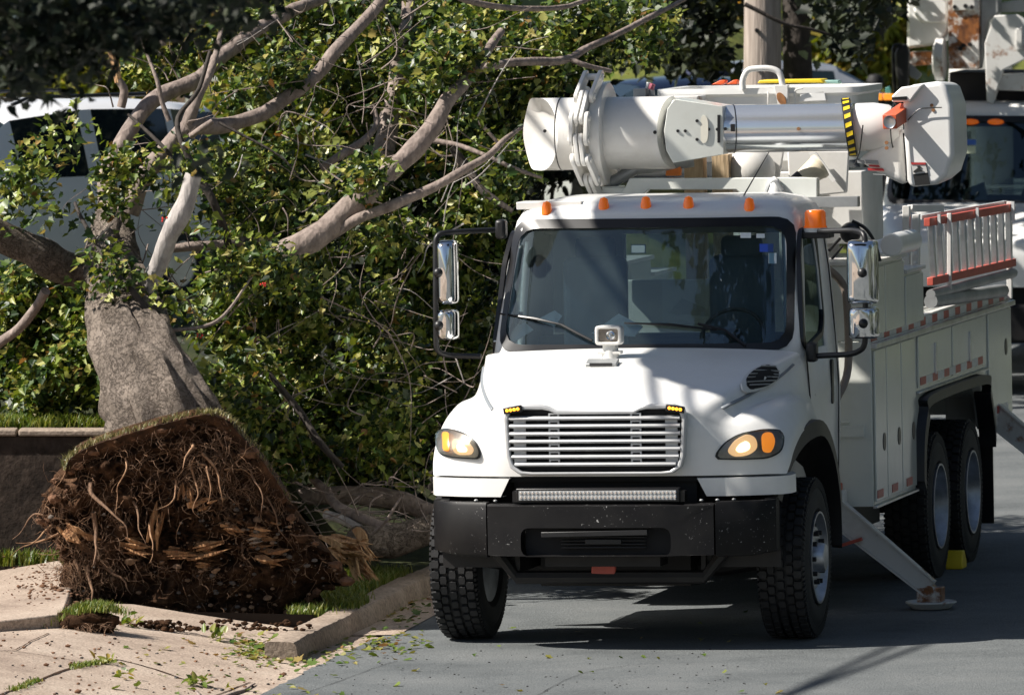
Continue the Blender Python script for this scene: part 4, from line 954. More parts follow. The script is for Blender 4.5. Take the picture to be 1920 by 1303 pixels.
# mirrors
def mirror(tubepts, v0, heads, s_, mount):
    P = [tin(x, y, v=vv) for x, y, vv in tubepts]
    P = [Vector(p) for p in crom(P, 1)]
    g = G(); Q = []
    for i, p in enumerate(P):
        if 0 < i < len(P) - 1:
            a, c_ = P[i - 1], P[i + 1]
            p1 = p + (a - p).normalized() * min(.06, (a - p).length * .4); p2 = p + (c_ - p).normalized() * min(.06, (c_ - p).length * .4)
            Q += [(1 - t) ** 2 * p1 + 2 * t * (1 - t) * p + t * t * p2 for t in (0, .25, .5, .75, 1)]
        else: Q.append(p)
    g.tube(Q, .019, 10); mo = build('mirror', g, M['black'], truck, smooth=50)
    for (x0, y0, x1, y1) in heads:
        a = tin(x0, y1, v=v0 + .02); b = tin(x1, y0, v=v0 + .02)
        h = G(); cx, cz = (a.x + b.x) / 2, (a.z + b.z) / 2; hx, hz = abs(b.x - a.x) / 2, abs(b.z - a.z) / 2
        prof = []
        for (dy, sc_) in ((-.10, .55), (-.085, .8), (-.05, .95), (.0, 1.0), (.05, 1.0), (.06, .97)):
            r = roundpoly([(cx - hx * sc_, cz - hz * (1 - (1 - sc_) * .4), 0), (cx + hx * sc_, cz - hz * (1 - (1 - sc_) * .4), 0), (cx + hx * sc_, cz + hz * (1 - (1 - sc_) * .4), 0), (cx - hx * sc_, cz + hz * (1 - (1 - sc_) * .4), 0)], .035, 4)
            prof.append([Vector((p[0], v0 + .04 + dy, p[1])) for p in r])
        h.grid(prof, closeu=True); k = len(prof[0]); t = len(h.v); h.f += [tuple(range(k)), tuple(range(t - k, t))]; h.m += [0, 0]
        build('mirror_shell', h, M['chrome'], mo, smooth=45)
        gl = G(); xx = P[len(P) // 2].x
        c_ = Vector((xx + (cx - xx) * .35, v0 - .05, cz)); gl.sphere(c_, .034, 14, 8); gl.tube([Vector((xx, v0 - .02, cz)), Vector((cx, v0 - .03, cz))], .02, 8); build('mirror_clamp', gl, M['black'], mo, smooth=50)
    if mount:
        a = tin(*mount, v=.62); k_ = G(); k_.box(a, (.07, .10, .13)); build('mirror_mount', k_, M['black'], mo, bevel=.02)
mirror([(938, 431, .75), (870, 434, .55), (817, 438, .45), (817, 550, .42), (818, 660, .45), (845, 667, .5), (902, 668, .5)], .45, [(823, 450, 854, 571), (822, 580, 856, 638)], -1, (940, 430))
mirror([(1535, 434, .8), (1600, 432, .62), (1622, 437, .5), (1623, 550, .5), (1622, 652, .5), (1600, 664, .55), (1520, 668, .62)], .50, [(1589, 450, 1643, 571), (1592, 575, 1645, 636)], 1, (1523, 660))
# papers and things on the dashboard, stickers inside the glass (loose things ride in the cab)
def dash(name, label, cat, pts, m, th_=.004):
    P = [tin(px, py, v=vv) for px, py, vv in pts]; c_ = sum((Vector(p) for p in P), Vector()) / len(P)
    o = thing(name, label, cat, c_, TM); g = G(); n_ = len(P); g.add([*P, *[p - Vector((0, -.002, th_)) for p in P]], [tuple(range(n_)), tuple(range(n_, 2 * n_))[::-1]] + [(i, (i + 1) % n_, n_ + (i + 1) % n_, n_ + i) for i in range(n_)])
    build('sheet', g, m, o, off=c_); return o
dash('paper', 'crumpled pale sheet lying at the far left of the truck dashboard', 'paper', [(925, 640, .62), (940, 620, .72), (985, 605, .78), (1000, 618, .74), (965, 640, .62)], M['paper'])
dash('paper', 'folded pale sheet standing up behind the left wiper on the truck dashboard', 'paper', [(1005, 600, .80), (1040, 582, .88), (1054, 592, .88), (1040, 612, .78)], M['paper'])
dash('paper', 'large pale pointed sheet in the middle of the truck dashboard', 'paper', [(1110, 624, .66), (1160, 588, .86), (1205, 612, .80), (1190, 630, .66)], M['paper'])
# inside mirror and clearance stickers
build('sun_visor_mirror', G().box((tin(1197, 467, v=.9)), (.10, .02, .06)), M['chrome'], cab, bevel=.006)
st = G()
for x0, y0, x1, y1 in ((1388, 436, 1408, 446), (1418, 438, 1434, 446), (1441, 474, 1456, 494)):
    p = project_poly(CB, TM, [(x0, y0), (x1, y0), (x1, y1), (x0, y1)], -.004); st.add(p, [(0, 1, 2, 3)])
split('windshield_sticker', st, M['paper'], cab, fix=False)
st = G(); p = project_poly(CB, TM, [(1424, 457), (1450, 457), (1450, 472), (1424, 472)], -.004); st.add(p, [(0, 1, 2, 3)]); build('blue_sticker', st, mat('sticker_blue', (.04, .10, .55), .5), cab, fix=False)
# ================================================================== service body of the near truck
def side_outline():
    return [(2.45, .64), (4.12, .64), (4.17, .95), (4.42, 1.24), (4.62, 1.31), (6.75, 1.31), (6.95, 1.22), (7.20, .86), (8.35, .86), (8.35, 1.76), (2.45, 1.76)]
sb = G()
for s_ in (-1, 1): sb.prism(side_outline(), 'x', s_ * 1.175, s_ * 1.10)
sb.bx((-1.175, 2.44, .64), (1.175, 2.50, 1.76)); sb.bx((-1.10, 2.5, 1.20), (1.10, 8.3, 1.28)); sb.bx((-1.1, 8.28, .90), (1.1, 8.35, 1.7))
for s_ in (-1, 1): sb.bx((s_ * .66, 4.6, 1.28), (s_ * .70, 8.28, 1.75)); sb.bx((s_ * .70, 4.6, 1.70), (s_ * 1.1, 8.28, 1.74))
body = build('service_body', sb, M['body'], truck, bevel=.006)
g = G()
for s_ in (-1, 1):
    g.bx((s_ * .62, 2.46, 1.765), (s_ * 1.165, 3.80, 2.28)); g.bx((s_ * .62, 3.815, 1.765), (s_ * 1.165, 4.58, 2.16))
g.bx((-.6, 2.46, 1.77), (.6, 2.52, 2.20))
split('upper_cabinet', g, M['body'], truck, bevel=.008)
g = G()
for s_ in (-1, 1): g.bx((s_ * .60, 2.44, 2.282), (s_ * 1.19, 3.83, 2.31)); g.bx((s_ * .60, 3.84, 2.162), (s_ * 1.19, 4.60, 2.188))
g.bx((1.155, 2.44, 2.10), (1.16, 2.45, 2.2)); split('cabinet_lid', g, M['white2'], truck, bevel=.004)
for s_ in (-1, 1):
    for (a, b, lo, hi, kind) in ((2.50, 2.93, .67, 1.70, 'v'), (2.96, 3.52, .67, 1.70, 'v'), (3.55, 4.10, .67, 1.70, 'v'), (4.24, 5.62, 1.34, 1.70, 'h'), (5.68, 7.14, 1.34, 1.70, 'h'), (7.26, 8.30, .92, 1.70, 'r'), (2.50, 3.0, 1.80, 2.26, 'c'), (3.03, 3.77, 1.80, 2.26, 'c'), (3.84, 4.55, 1.80, 2.14, 'c')):
        x = 1.175 if kind != 'c' else 1.165
        pl = [(a, lo), (b, lo), (b, hi), (a, hi)]
        if kind == 'h' and a < 5: pl = [(a, lo), (b, lo), (b, hi), (a, hi)]
        d = build('compartment_door', G().prism(pl, 'x', s_ * (x + .001), s_ * (x + .014)), M['body'], body, bevel=.004)
        if s_ > 0 and kind != 'c':
            h = G()
            if kind == 'v': c_ = (b - .11, 1.06)
            elif kind == 'h': c_ = ((a + b) / 2, 1.55)
            else: c_ = (a + .78, 1.42)
            if kind == 'h':
                h.bx((x + .012, c_[0] - .03, 1.40), (x + .026, c_[0] + .02, 1.62)); build('door_latch', h, M['alu'], d, bevel=.004)
            else:
                h.prism([(c_[0] + .055 * math.cos(t), c_[1] + .062 * math.sin(t)) for t in [2 * math.pi * k / 16 for k in range(16)]], 'x', x + .012, x + .018)
                build('door_latch', h, M['frit'], d)
    r = G(); r.bx((s_ * 1.172, 2.44, 1.715), (s_ * 1.215, 8.36, 1.752)); r.bx((s_ * 1.172, 4.2, 1.298), (s_ * 1.20, 7.2, 1.316)); r.bx((s_ * 1.17, 2.45, .625), (s_ * 1.20, 4.13, .648))
    split('drip_rail', r, M['alu'], body, bevel=.006)
    g = G(); k = 0; v_ = 2.46
    up = G(); up.bx((s_ * 1.10, 2.45, 1.752), (s_ * 1.165, 8.35, 1.832)); build('top_curb', up, M['white2'], body)
    for (mi, mt, nm) in ((0, M['redtape'], 'red_reflector'), (1, M['whitetape'], 'white_reflector')):
        t = G(); v_ = 2.50; k = 0
        while v_ < 8.25:
            w_ = .22 if k % 2 == 0 else .27
            if k % 2 == mi: t.bx((s_ * 1.165, v_, 1.763), (s_ * 1.169, v_ + w_, 1.818))
            v_ += w_; k += 1
        for (lo, a, b) in ((1.335, 4.30, 7.10), (.67, 2.52, 4.08), (.93, 7.6, 8.25)):
            v_ = a; k = 0
            while v_ + .2 < b:
                w_ = .22 if k % 2 == 0 else (.27 if lo > .7 else .36)
                if k % 2 == mi and not (mi == 1 and lo < .7): t.bx((s_ * 1.1895, v_, lo + .02), (s_ * 1.193, v_ + w_, lo + .075))
                v_ += w_; k += 1
        split(nm, t, mt, body)
    # fender rubber round the tandem
    f = G(); pp = [(4.10, .70), (4.14, .98), (4.30, 1.18), (4.52, 1.285), (6.85, 1.285), (7.05, 1.18), (7.22, .95), (7.26, .80)]
    pp = [Vector((p[0], p[1], 0)) for p in pp]; out = crom(pp, 5); c0 = Vector((5.67, .75, 0))
    L0 = [Vector((s_ * 1.17, p.x, p.y)) for p in out]; L1 = [Vector((s_ * 1.24, c0.x + (p.x - c0.x) * .99, p.y - .005)) for p in out]
    L2 = [Vector((s_ * 1.245, c0.x + (p.x - c0.x) * .955, p.y - .07)) for p in out]; L3 = [Vector((s_ * 1.12, p.x, p.y)) for p in L2]
    L3 = [Vector((s_ * 1.12, p.y, p.z)) for p in L2]
    f.grid([L0, L1, L2, L3]); build('rear_fender', f, M['black'], truck, smooth=45)
    build('fender_well', G().bx((s_ * 1.09, 4.2, 1.19), (s_ * .35, 7.2, 1.195)).bx((s_ * .55, 4.2, .5), (s_ * .53, 7.2, 1.19)), M['dark'], truck)
    build('mud_flap', G().bx((s_ * .62, 7.30, .16), (s_ * 1.20, 7.32, .80)), M['frit'], truck)
# bulkhead fittings, exhaust, steps
g = G(); P = [tin(1553, 505, v=2.1), tin(1578, 530, v=2.2), tin(1588, 570, v=2.2), tin(1590, 690, v=2.2), tin(1570, 745, v=2.0), tin(1560, 760, v=2.0)]
g.tube(crom(P, 5), .028, 10); build('breather_pipe', g, mat('brown_pipe', (.24, .20, .17), .5, .4, var=.3), truck, smooth=60)
g = G(); a = tin(1562, 792, v=2.43); g.bx((.75, 2.42, a.z - .004), (1.02, 2.44, a.z + .004)); g.bx((.75, 2.42, a.z - .10), (1.12, 2.44, a.z - .02)); build('bulkhead_step', g, M['body'], truck)
a = tin(1572, 912, v=2.3); g = G().box(a, (.05, .06, .05)); build('side_marker', g, M['orange'], truck, bevel=.006)
# tank with white end beside the ladder rack, loose hoses
g = G(); c_ = tin(1671, 460, v=2.75); g.cyl(c_, c_ + Vector((0, .8, 0)), .078, 28); tk = build('air_tank', g, M['white'], truck, bevel=.012)
g = G(); p = tin(1595, 437, v=2.7); g.sphere(p, .075, 16, 10); g.tube(crom([tin(1598, 415, v=2.7), tin(1622, 428, v=2.7), tin(1640, 455, v=2.7), tin(1650, 490, v=2.7)], 4), .012, 8); g.tube([tin(1555, 470, v=2.6), tin(1575, 448, v=2.7)], .012, 6); g.tube([tin(1560, 485, v=2.6), tin(1580, 462, v=2.7)], .01, 6)
split('hose', g, M['frit'], truck, smooth=50)
# ladder rack
def rod(a, b, sx, sy):
    a = Vector(a); b = Vector(b); g = G(); d = (b - a); z = d.normalized(); x = Vector((0, 1, 0)) if abs(z.y) < .9 else Vector((1, 0, 0)); y = z.cross(x).normalized(); x = y.cross(z)
    c = [a + x * (i * sx / 2) + y * (j * sy / 2) for i, j in ((-1, -1), (1, -1), (1, 1), (-1, 1))]; e = [p + d for p in c]
    return g.add(c + e, [(0, 1, 2, 3), (4, 5, 6, 7), (0, 1, 5, 4), (1, 2, 6, 5), (2, 3, 7, 6), (3, 0, 4, 7)])
g = G()
for a, b, sx, sy in (((1700, 386), (1700, 508), .07, .05), ((1718, 402), (1718, 508), .06, .05)):
    t = rod(tin(*a, v=4.7), tin(*b, v=4.7), sx, sy); g.add(t.v, t.f)
t = rod(tin(1706, 391, v=4.75), tin(1765, 391, v=5.1), .05, .05); g.add(t.v, t.f)
p = tin(1716, 480, v=4.66); g.sphere(tin(1716, 476, v=4.62), .018, 10, 6); g.sphere(tin(1716, 494, v=4.62), .018, 10, 6)
t = rod(tin(1893, 378, v=8.15), tin(1893, 560, v=8.15), .04, .04); g.add(t.v, t.f)
t = rod(tin(1780, 400, v=5.6), tin(1780, 545, v=5.6), .03, .03); g.add(t.v, t.f)
split('ladder_rack', g, M['white2'], truck, bevel=.004)
# load bed things: rails, pole, bags
g = G(); g.tube([tin(1745, 552, v=5.0), tin(1900, 512, v=8.2)], .035, 10); g.tube([tin(1745, 565, v=5.0), tin(1880, 545, v=8.0)], .05, 10); split('bed_pipe', g, M['gray'], truck, smooth=50)
# front outrigger
def outrigger(top, foot, name):
    g = G(); a, b = Vector(top), Vector(foot); d = (b - a).normalized(); s2 = Vector((0, 1, 0)); n_ = d.cross(s2).normalized()
    def sec(p, wd, th): return [p + n_ * wd + s2 * th, p - n_ * wd + s2 * th, p - n_ * wd - s2 * th, p + n_ * wd - s2 * th]
    A = sec(a, .085, .075); B = sec(b, .055, .06); g.add(A + B, [(0, 1, 2, 3), (4, 5, 6, 7), (0, 1, 5, 4), (1, 2, 6, 5), (2, 3, 7, 6), (3, 0, 4, 7)])
    o = build('outrigger', g, M['rusty_bit'], truck, bevel=.008)
    k = G(); 
    for off_ in (-.075, .075):
        t = rod(a + n_ * off_ * 1.15 - s2 * .08, b + n_ * off_ * .8 - s2 * .066, .02, .012); k.add(t.v, t.f)
    split('outrigger_flange', k, M['white2'], o)
    f = G(); c_ = Vector((b.x, b.y, ROADW)); f.box(c_ + Vector((0, 0, .10)), (.17, .15, .10)); f.cyl(c_ + Vector((0, -.09, .13)), c_ + Vector((0, .09, .13)), .035, 14)
    build('outrigger_ankle', f, M['rusty'], o, bevel=.006)
    pd = G(); pd.lathe([(.055, .17), (.022, .14), (.012, .0001)], c_, (0, 0, 1), 24); pd.lathe([(.012, .0001), (.03, .14), (.065, .175), (.055, .17)], c_, (0, 0, 1), 24)
    pd = G(); pd.lathe([(.006, .0001), (.006, .13), (.045, .175), (.055, .172), (.022, .125), (.02, .0001)], c_, (0, 0, 1), 28); build('outrigger_pad', pd, M['rusty_bit'], o, smooth=40)
    return o
ft = tin(1741, 1140, v=2.20); outrigger(tin(1545, 938, v=2.30), (ft.x, 2.30, .10), 'front')
outrigger((.95, 2.3, .75), (-1.9, 2.3, .12), 'front') if False else None
outrigger((1.05, 7.75, 1.02), (2.15, 7.75, .10), 'rear')
g = G(); g.bx((.8, 7.6, .85), (1.18, 7.9, 1.08)); g.bx((.6, 2.25, .58), (1.0, 2.42, .76)); split('outrigger_housing', g, M['white2'], truck, bevel=.01)
t = rod(tin(1572, 1024, v=2.2), tin(1616, 1010, v=2.2), .05, .022); build('orange_step', t, M['redpaint'], truck)

# ------------------------------------------------------------------ turret, boom rest, boom
g = G()
def plate(pts, v, th=.03): return g.prism([(p.x, p.z) for p in [tin(x, y, v=v) for x, y in pts]], 'y', v, v + th)
plate([(1365, 282), (1470, 282), (1452, 385), (1362, 385)], 3.05); plate([(1476, 282), (1592, 284), (1588, 362), (1480, 372)], 3.0)
plate([(1440, 300), (1490, 290), (1495, 385), (1430, 385)], 3.35, .5)
g.cyl((.35, 3.5, 1.3), (.35, 3.5, 2.75), .42, 28); g.bx((.05, 3.2, 2.4), (1.0, 4.0, 2.9))
tur = build('boom_turret', g, M['white2'], truck, bevel=.01)
g = G(); c_ = tin(1408, 320, v=2.95); g.sphere(c_, .17, 20, 12, (1, 1, .95)); build('turret_motor', g, M['white2'], tur, smooth=60)
g = G(); a = tin(1535, 285, v=2.94); plate2 = [(1516, 287), (1530, 285), (1568, 338), (1562, 342)]
g.prism([(p.x, p.z) for p in [tin(x, y, v=2.94) for x, y in plate2]], 'y', 2.92, 2.95); build('turret_brace', g, M['white'], tur)
g = G()
g.prism([(p.x, p.z) for p in [tin(x, y, v=2.15) for x, y in [(1180, 335), (1500, 333), (1532, 334), (1532, 372), (1405, 378), (1380, 356), (1215, 356), (1200, 372), (1145, 378), (1172, 352)]]], 'y', 2.15, 2.25)
g.prism([(p.x, p.z) for p in [tin(x, y, v=2.2) for x, y in [(1133, 352), (1180, 352), (1180, 398), (1133, 398)]]], 'y', 2.18, 2.4); g.bx((-.62, 2.2, 2.2), (-.5, 2.4, 2.85)); g.bx((.6, 2.2, 2.2), (.72, 2.4, 2.85))
rest = build('boom_rest', g, M['body'], truck, bevel=.006)
g = G(); a, b = tin(1535, 378, v=2.1), tin(1608, 388, v=2.1); g.bx((a.x - .3, 2.1, b.z), (b.x, 2.2, a.z + .03)); a = tin(1440, 362, v=2.1); g.tube(crom([tin(1436, 365, v=2.1), tin(1450, 340, v=2.1), tin(1468, 360, v=2.1)], 6), .02, 8); build('cable_tray', g, M['gray'], truck, bevel=.004)
g = G(); p = tin(1452, 350, v=2.12); g.lathe([(-.08, .06), (.05, .035), (.07, .0001)], p, (0, 0, 1), 16); build('cone_cap', g, M['white'], rest, smooth=50)
g = G(); g.bx((-.98, 1.0, 2.79), (-.40, 1.35, 2.815)); a = tin(968, 385, v=1.0); b = tin(1090, 385, v=1.0); g = G().bx((a.x, 1.0, a.z - .03), (b.x, 1.25, a.z + .02)); build('roof_plate', g, M['white2'], truck, bevel=.004)
# work lamp on the turret
p0 = tin(1498, 340, v=2.6); p1 = tin(1535, 312, v=2.6); ax = Vector((p1.x - p0.x, .06, p1.z - p0.z)).normalized()
g = G(); g.lathe([(-.05, .03), (-.04, .055), (.03, .06), (.03, .062), (.16, .085), (.165, .09), (.19, .088), (.19, .0001)], p0, ax, 24); wl = build('work_lamp', g, mat('lamp_cream', (.62, .55, .42), .45, var=.15), truck, smooth=40)
g = G(); g.lathe([(-.055, .0001), (-.052, .034), (-.04, .058), (.032, .064)], p0 - ax * .004, ax, 24); g.tube(crom([p0 - ax * .05, tin(1490, 352, v=2.58), tin(1490, 372, v=2.5), tin(1492, 390, v=2.4)], 4), .008, 6); g.tube([tin(1500, 345, v=2.62), tin(1500, 366, v=2.62)], .012, 6); g.tube([tin(1527, 332, v=2.62), tin(1527, 366, v=2.62)], .014, 6)
build('lamp_socket', g, M['chassis'], wl, smooth=40)
# hydraulic strut under the boom
g = G(); g.tube([tin(1130, 352, v=2.3), tin(1200, 312, v=2.3)], .042, 14); g.tube([tin(1195, 315, v=2.3), tin(1300, 300, v=2.4)], .05, 14); build('boom_strut', g, M['gray'], truck, smooth=50)
g = G(); a, b, c_, d = [tin(x, y, v=2.35) for x, y in [(1250, 314), (1277, 311), (1275, 330), (1248, 330)]]; g.prism([(q.x, q.z) for q in (a, b, c_, d)], 'y', 2.34, 2.40); build('orange_cover', g, M['orange_bright'], truck, bevel=.006)
# ---- upper boom, folded across the cab (axis along u)
BV = 2.28
zL = tin(1180, 250, v=BV).z; zT = tin(1450, 241, v=BV).z
xe0, xe1, xs1, xt1 = tin(981, 250, v=BV).x - .055, tin(1055, 250, v=BV).x + .02, tin(1262, 250, v=BV).x, tin(1606, 240, v=BV).x
bo = G(); RS = .247
# end sleeve: scooped shell open to the left front
n_ = 40
def cutx(a, base, amt): return base + amt * (1 - abs(math.sin(a))) if False else base
rows = []
for t in range(9):
    r = []
    for k in range(n_):
        a = 2 * math.pi * k / n_; y = -math.cos(a); z = math.sin(a)
        if y > 0 and t == 0: q_ = (abs(y) ** 5 + abs(z) ** 5) ** .2; y /= q_; z /= q_
        r.append(Vector((xe0 + (xs1 - .06 - xe0) * t / 8, BV + RS * y, zL + RS * z)))
    rows.append(r)
# front-left end is cut on a slant so that its dished plate faces the camera
for k in range(n_):
    a = 2 * math.pi * k / n_; y = -math.cos(a); rows[0][k].x += (xe1 - xe0) * (1 - y) / 2
    for t in (1, 2): rows[t][k].x = max(rows[t][k].x, rows[0][k].x + .02 * t)
for k in range(n_):
    a = 2 * math.pi * k / n_; y = -math.cos(a); rows[-1][k].x = xs1 + .004 - (.066 * (-y) if y < 0 else 0)
bo.grid(rows, closeu=True); bo.f.append(tuple(range(8 * n_, 9 * n_))); bo.m.append(0)
boom = build('boom', bo, M['white2'], truck, smooth=40)
# dished end plate
g = G(); R0 = rows[0]; c_ = sum(R0, Vector()) / n_
rr = [[c_ + (p - c_) * s_ + Vector((.16 * (1 - s_ ** 2), .05 * (1 - s_ ** 2), 0)) for p in R0] for s_ in (1, .85, .6, .35, .1)]
g.grid(rr, closeu=True); k = len(g.v); g.f.append(tuple(range(k - n_, k))); g.m.append(0); build('boom_end_plate', g, M['white2'], boom, smooth=60)
g = G()
hx = tin(1042, 246, v=BV - RS); g.cyl((hx.x - .08, BV - RS * .93, hx.z), (hx.x - .08, BV - RS * .90, hx.z), .012, 10); g.cyl((tin(1228, 247, v=BV - RS).x, BV - RS - .002, zL + .01), (tin(1228, 247, v=BV - RS).x, BV - RS + .03, zL + .01), .013, 10)
rn = [Vector((tin(1054, 250, v=BV).x, BV - (RS + .001) * math.cos(t), zL + (RS + .001) * math.sin(t))) for t in [2 * math.pi * k / 40 for k in range(41)]]
g.tube(rn, .004, 6, False); build('boom_seam', g, M['frit'], boom)
# flat tapering cover plate at the inner end of the sleeve
cp = [(1264, 186), (1355, 200), (1357, 290), (1262, 306), (1249, 282), (1245, 246), (1251, 205)]
P0 = [tin(x, y, v=BV - .252 + (x - 1245) * .0007) for x, y in cp]
g = G(); g.add([*P0, *[p + Vector((0, .36, 0)) for p in P0]], [tuple(range(7)), tuple(range(7, 14))[::-1]] + [(i, (i + 1) % 7, 7 + (i + 1) % 7, 7 + i) for i in range(7)])
cpo = build('cover_plate', g, M['body'], boom, bevel=.004)
g = G(); ov = [tin(1320 + 8 * math.cos(t), 243 + 26 * math.copysign(abs(math.sin(t)) ** .6, math.sin(t)), v=BV - .252 + 75 * .0007 - .002) for t in [2 * math.pi * k / 20 for k in range(20)]]
g.prism([(p.x, p.z) for p in ov], 'y', BV - .204, BV - .15); build('cover_window', g, mat('cream_plate', (.60, .58, .50), .5), cpo)
g = G()
for x, y in ((1307, 227), (1307, 262), (1285, 246), (1329, 243), (1345, 243), (1360, 242), (1271, 246)):
    p = tin(x, y, v=BV - .252 + (x - 1245) * .0007); g.cyl(p + Vector((0, -.006, 0)), p + Vector((0, .05, 0)), .011, 8)
g.prism([(p.x, p.z) for p in [tin(x, y, v=BV - .19) for x, y in [(1345, 216), (1350, 216), (1350, 268), (1345, 268)]]], 'y', BV - .19, BV - .15); split('cover_bolt', g, M['frit'], cpo)
# leveling chain over its sprocket
g = G(); sx = tin(1130, 250, v=BV).x; zc = tin(1125, 252, v=BV).z
g.cyl((sx - .03, BV, zc), (sx + .05, BV, zc), .355, 48); g.cyl((sx - .15, BV, zc), (sx - .10, BV, zc), .33, 40)
spk = build('chain_sprocket', g, M['white2'], boom, bevel=.008)
ch_ = G(); cpts = []
for k in range(9): 
    a = rad(128 - k * 30); cpts.append(None)
link_path = [(1099, 146), (1092, 182), (1088, 222), (1087, 262), (1091, 300), (1101, 338), (1108, 372)]
LP = [tin(x, y, v=BV - .36 + .0 * i) for i, (x, y) in enumerate(link_path)]
LP[0].y += .22; LP[1].y += .08; LP[2].y -= .02; LP[3].y -= .03; LP[4].y -= .02; LP[5].y += .08; LP[6].y += .22
for i in range(len(LP) - 1):
    a, b = LP[i], LP[i + 1]; d = (b - a).normalized()
    offs = (-.052, .052) if i % 2 == 0 else (-.018, .018)
    side = Vector((1, 0, 0)); nrm = d.cross(side).normalized()
    for o_ in offs:
        prof = []
        for s2, L_ in ((0, a), (1, b)):
            for t in range(9):
                ang = rad(90 + 180 * t / 8) if s2 == 0 else rad(-90 + 180 * t / 8)
                prof.append(L_ + d * (math.cos(ang) * .045) + nrm * (math.sin(ang) * .045))
        n2 = len(prof); prof = prof[:9] + prof[9:]
        q = [p + side * (o_ - .014) for p in prof] + [p + side * (o_ + .014) for p in prof]
        ch_.add(q, [tuple(range(n2)), tuple(range(n2, 2 * n2))[::-1]] + [(j, (j + 1) % n2, n2 + (j + 1) % n2, n2 + j) for j in range(n2)])
for p in LP: ch_.cyl(p - Vector((.075, 0, 0)), p + Vector((.075, 0, 0)), .022, 12)
build('leveling_chain', ch_, M['white2'], boom, bevel=.005)
# polished tube
RT = .162
g = G(); g.lathe([(0, RT - .01), (0, RT), (xt1 - xs1, RT), (xt1 - xs1, RT - .01)], (xs1 - .02, BV, zT), (1, 0, 0), 56); tb = build('boom_tube', g, M['tube'], boom, smooth=35)
g = G(); x_ = tin(1381, 240, v=BV).x
g.tube([Vector((x_ - .02 + .05 * math.cos(t), BV - (RT + .001) * math.cos(t), zT + (RT + .001) * math.sin(t))) for t in [2 * math.pi * k / 40 for k in range(41)]], .004, 6, False); p = tin(1374, 240, v=BV - RT); g.box((p.x, BV - RT - .001, p.z), (.03, .006, .05)); build('tube_clamp', g, M['frit'], tb)
# yellow and black ring, tilted
rc = Vector((tin(1593, 245, v=BV).x, BV, zT)); 
for mi, mt, nm in ((0, M['black'], 'warning_ring'), (1, M['yellow'], 'yellow_stripe')):
    g = G(); NN = 72
    def rp(t, rad_, dx): 
        y, z = -math.cos(t) * rad_, math.sin(t) * rad_
        return Vector((rc.x + dx + y * -.16 - z * .12, BV + y, zT + z))
    if mi == 0:
        g.grid([[rp(2 * math.pi * k / NN, r_, dx) for k in range(NN)] for r_, dx in ((RT - .005, -.03), (RT + .035, -.03), (RT + .035, .03), (RT - .005, .03))], closeu=True); ro = build(nm, g, mt, boom, smooth=40)
    else:
        for k in range(0, 20):
            t0 = 2 * math.pi * k / 20; ts = [t0, t0 + .16]
            for dd0 in (0,):
                g.add([rp(t0, RT + .038, -.022), rp(t0 + .15, RT + .038, -.022), rp(t0 + .24, RT + .038, .022), rp(t0 + .09, RT + .038, .022)], [(0, 1, 2, 3)])
                g.add([rp(t0, RT + .01, -.034), rp(t0 + .15, RT + .01, -.034), rp(t0 + .15, RT + .032, -.034), rp(t0, RT + .032, -.034)], [(0, 1, 2, 3)])
                g.add([rp(t0 + .09, RT + .01, .034), rp(t0 + .24, RT + .01, .034), rp(t0 + .24, RT + .032, .034), rp(t0 + .09, RT + .032, .034)], [(0, 1, 2, 3)])
        build(nm, g, mt, ro, fix=False)
# elbow housing
g = G(); xa = tin(1612, 245, v=BV).x
g.lathe([(0, .12), (0, RT), (.12, .165), (.22, .15), (.30, .10)], (xa - .02, BV, zT), (1, 0, 0), 40); el_ = build('elbow_joint', g, M['white2'], boom, smooth=50)
g = G(); rn = [Vector((xa + .24, BV - .158 * math.cos(t), zT + .158 * math.sin(t))) for t in [2 * math.pi * k / 40 for k in range(41)]]; g.tube(rn, .005, 6, False); build('elbow_seam', g, M['frit'], el_)
def px_prism(pts, v0, v1, shrink=0.0, m=None, name='', parent=None, bev=.02, seg=3):
    P = [tin(x, y, v=v0) for x, y in pts]; g = G(); n2 = len(P); c_ = sum((Vector(p) for p in P), Vector()) / n2
    B = [Vector((c_.x + (p.x - c_.x) * (1 - shrink), v1, c_.z + (p.z - c_.z) * (1 - shrink))) for p in P]
    g.add([*P, *B], [tuple(range(n2)), tuple(range(n2, 2 * n2))[::-1]] + [(i, (i + 1) % n2, n2 + (i + 1) % n2, n2 + i) for i in range(n2)])
    return build(name, g, m, parent, bevel=bev, seg=seg)
eb = px_prism([(1692, 176), (1704, 160), (1762, 152), (1774, 162), (1786, 196), (1789, 290), (1776, 330), (1756, 347), (1706, 352), (1696, 330), (1694, 250)], 1.98, 2.62, .06, M['white'], 'elbow_housing', boom, .075, 5)
px_prism([(1622, 288), (1694, 238), (1698, 350), (1676, 340), (1640, 322), (1605, 300)], 2.20, 2.5, .05, M['white2'], 'elbow_lower', eb, .06, 4)
px_prism([(1672, 180), (1690, 164), (1732, 158), (1716, 178), (1706, 192), (1672, 192)], 1.93, 2.2, 0, M['white'], 'elbow_cap', eb, .01)
px_prism([(1672, 183), (1700, 181), (1700, 188), (1672, 188)], 1.92, 1.95, 0, M['frit'], 'cap_slot', eb, .001)
g = G(); a = tin(1668, 229, v=1.70); b = tin(1700, 207, v=2.2); d = (b - a); n0 = Vector((1, 0, 0)); u0 = d.cross(n0).normalized(); n0 = u0.cross(d).normalized()
h_ = .048; A = [a + n0 * i * h_ + u0 * j * h_ for i, j in ((-1, -1), (1, -1), (1, 1), (-1, 1))]; B = [p + d for p in A]
g.add(A + B, [(0, 1, 2, 3), (4, 5, 6, 7), (0, 1, 5, 4), (1, 2, 6, 5), (2, 3, 7, 6), (3, 0, 4, 7)]); ot = build('jib_socket', g, M['orange'], boom, bevel=.004)
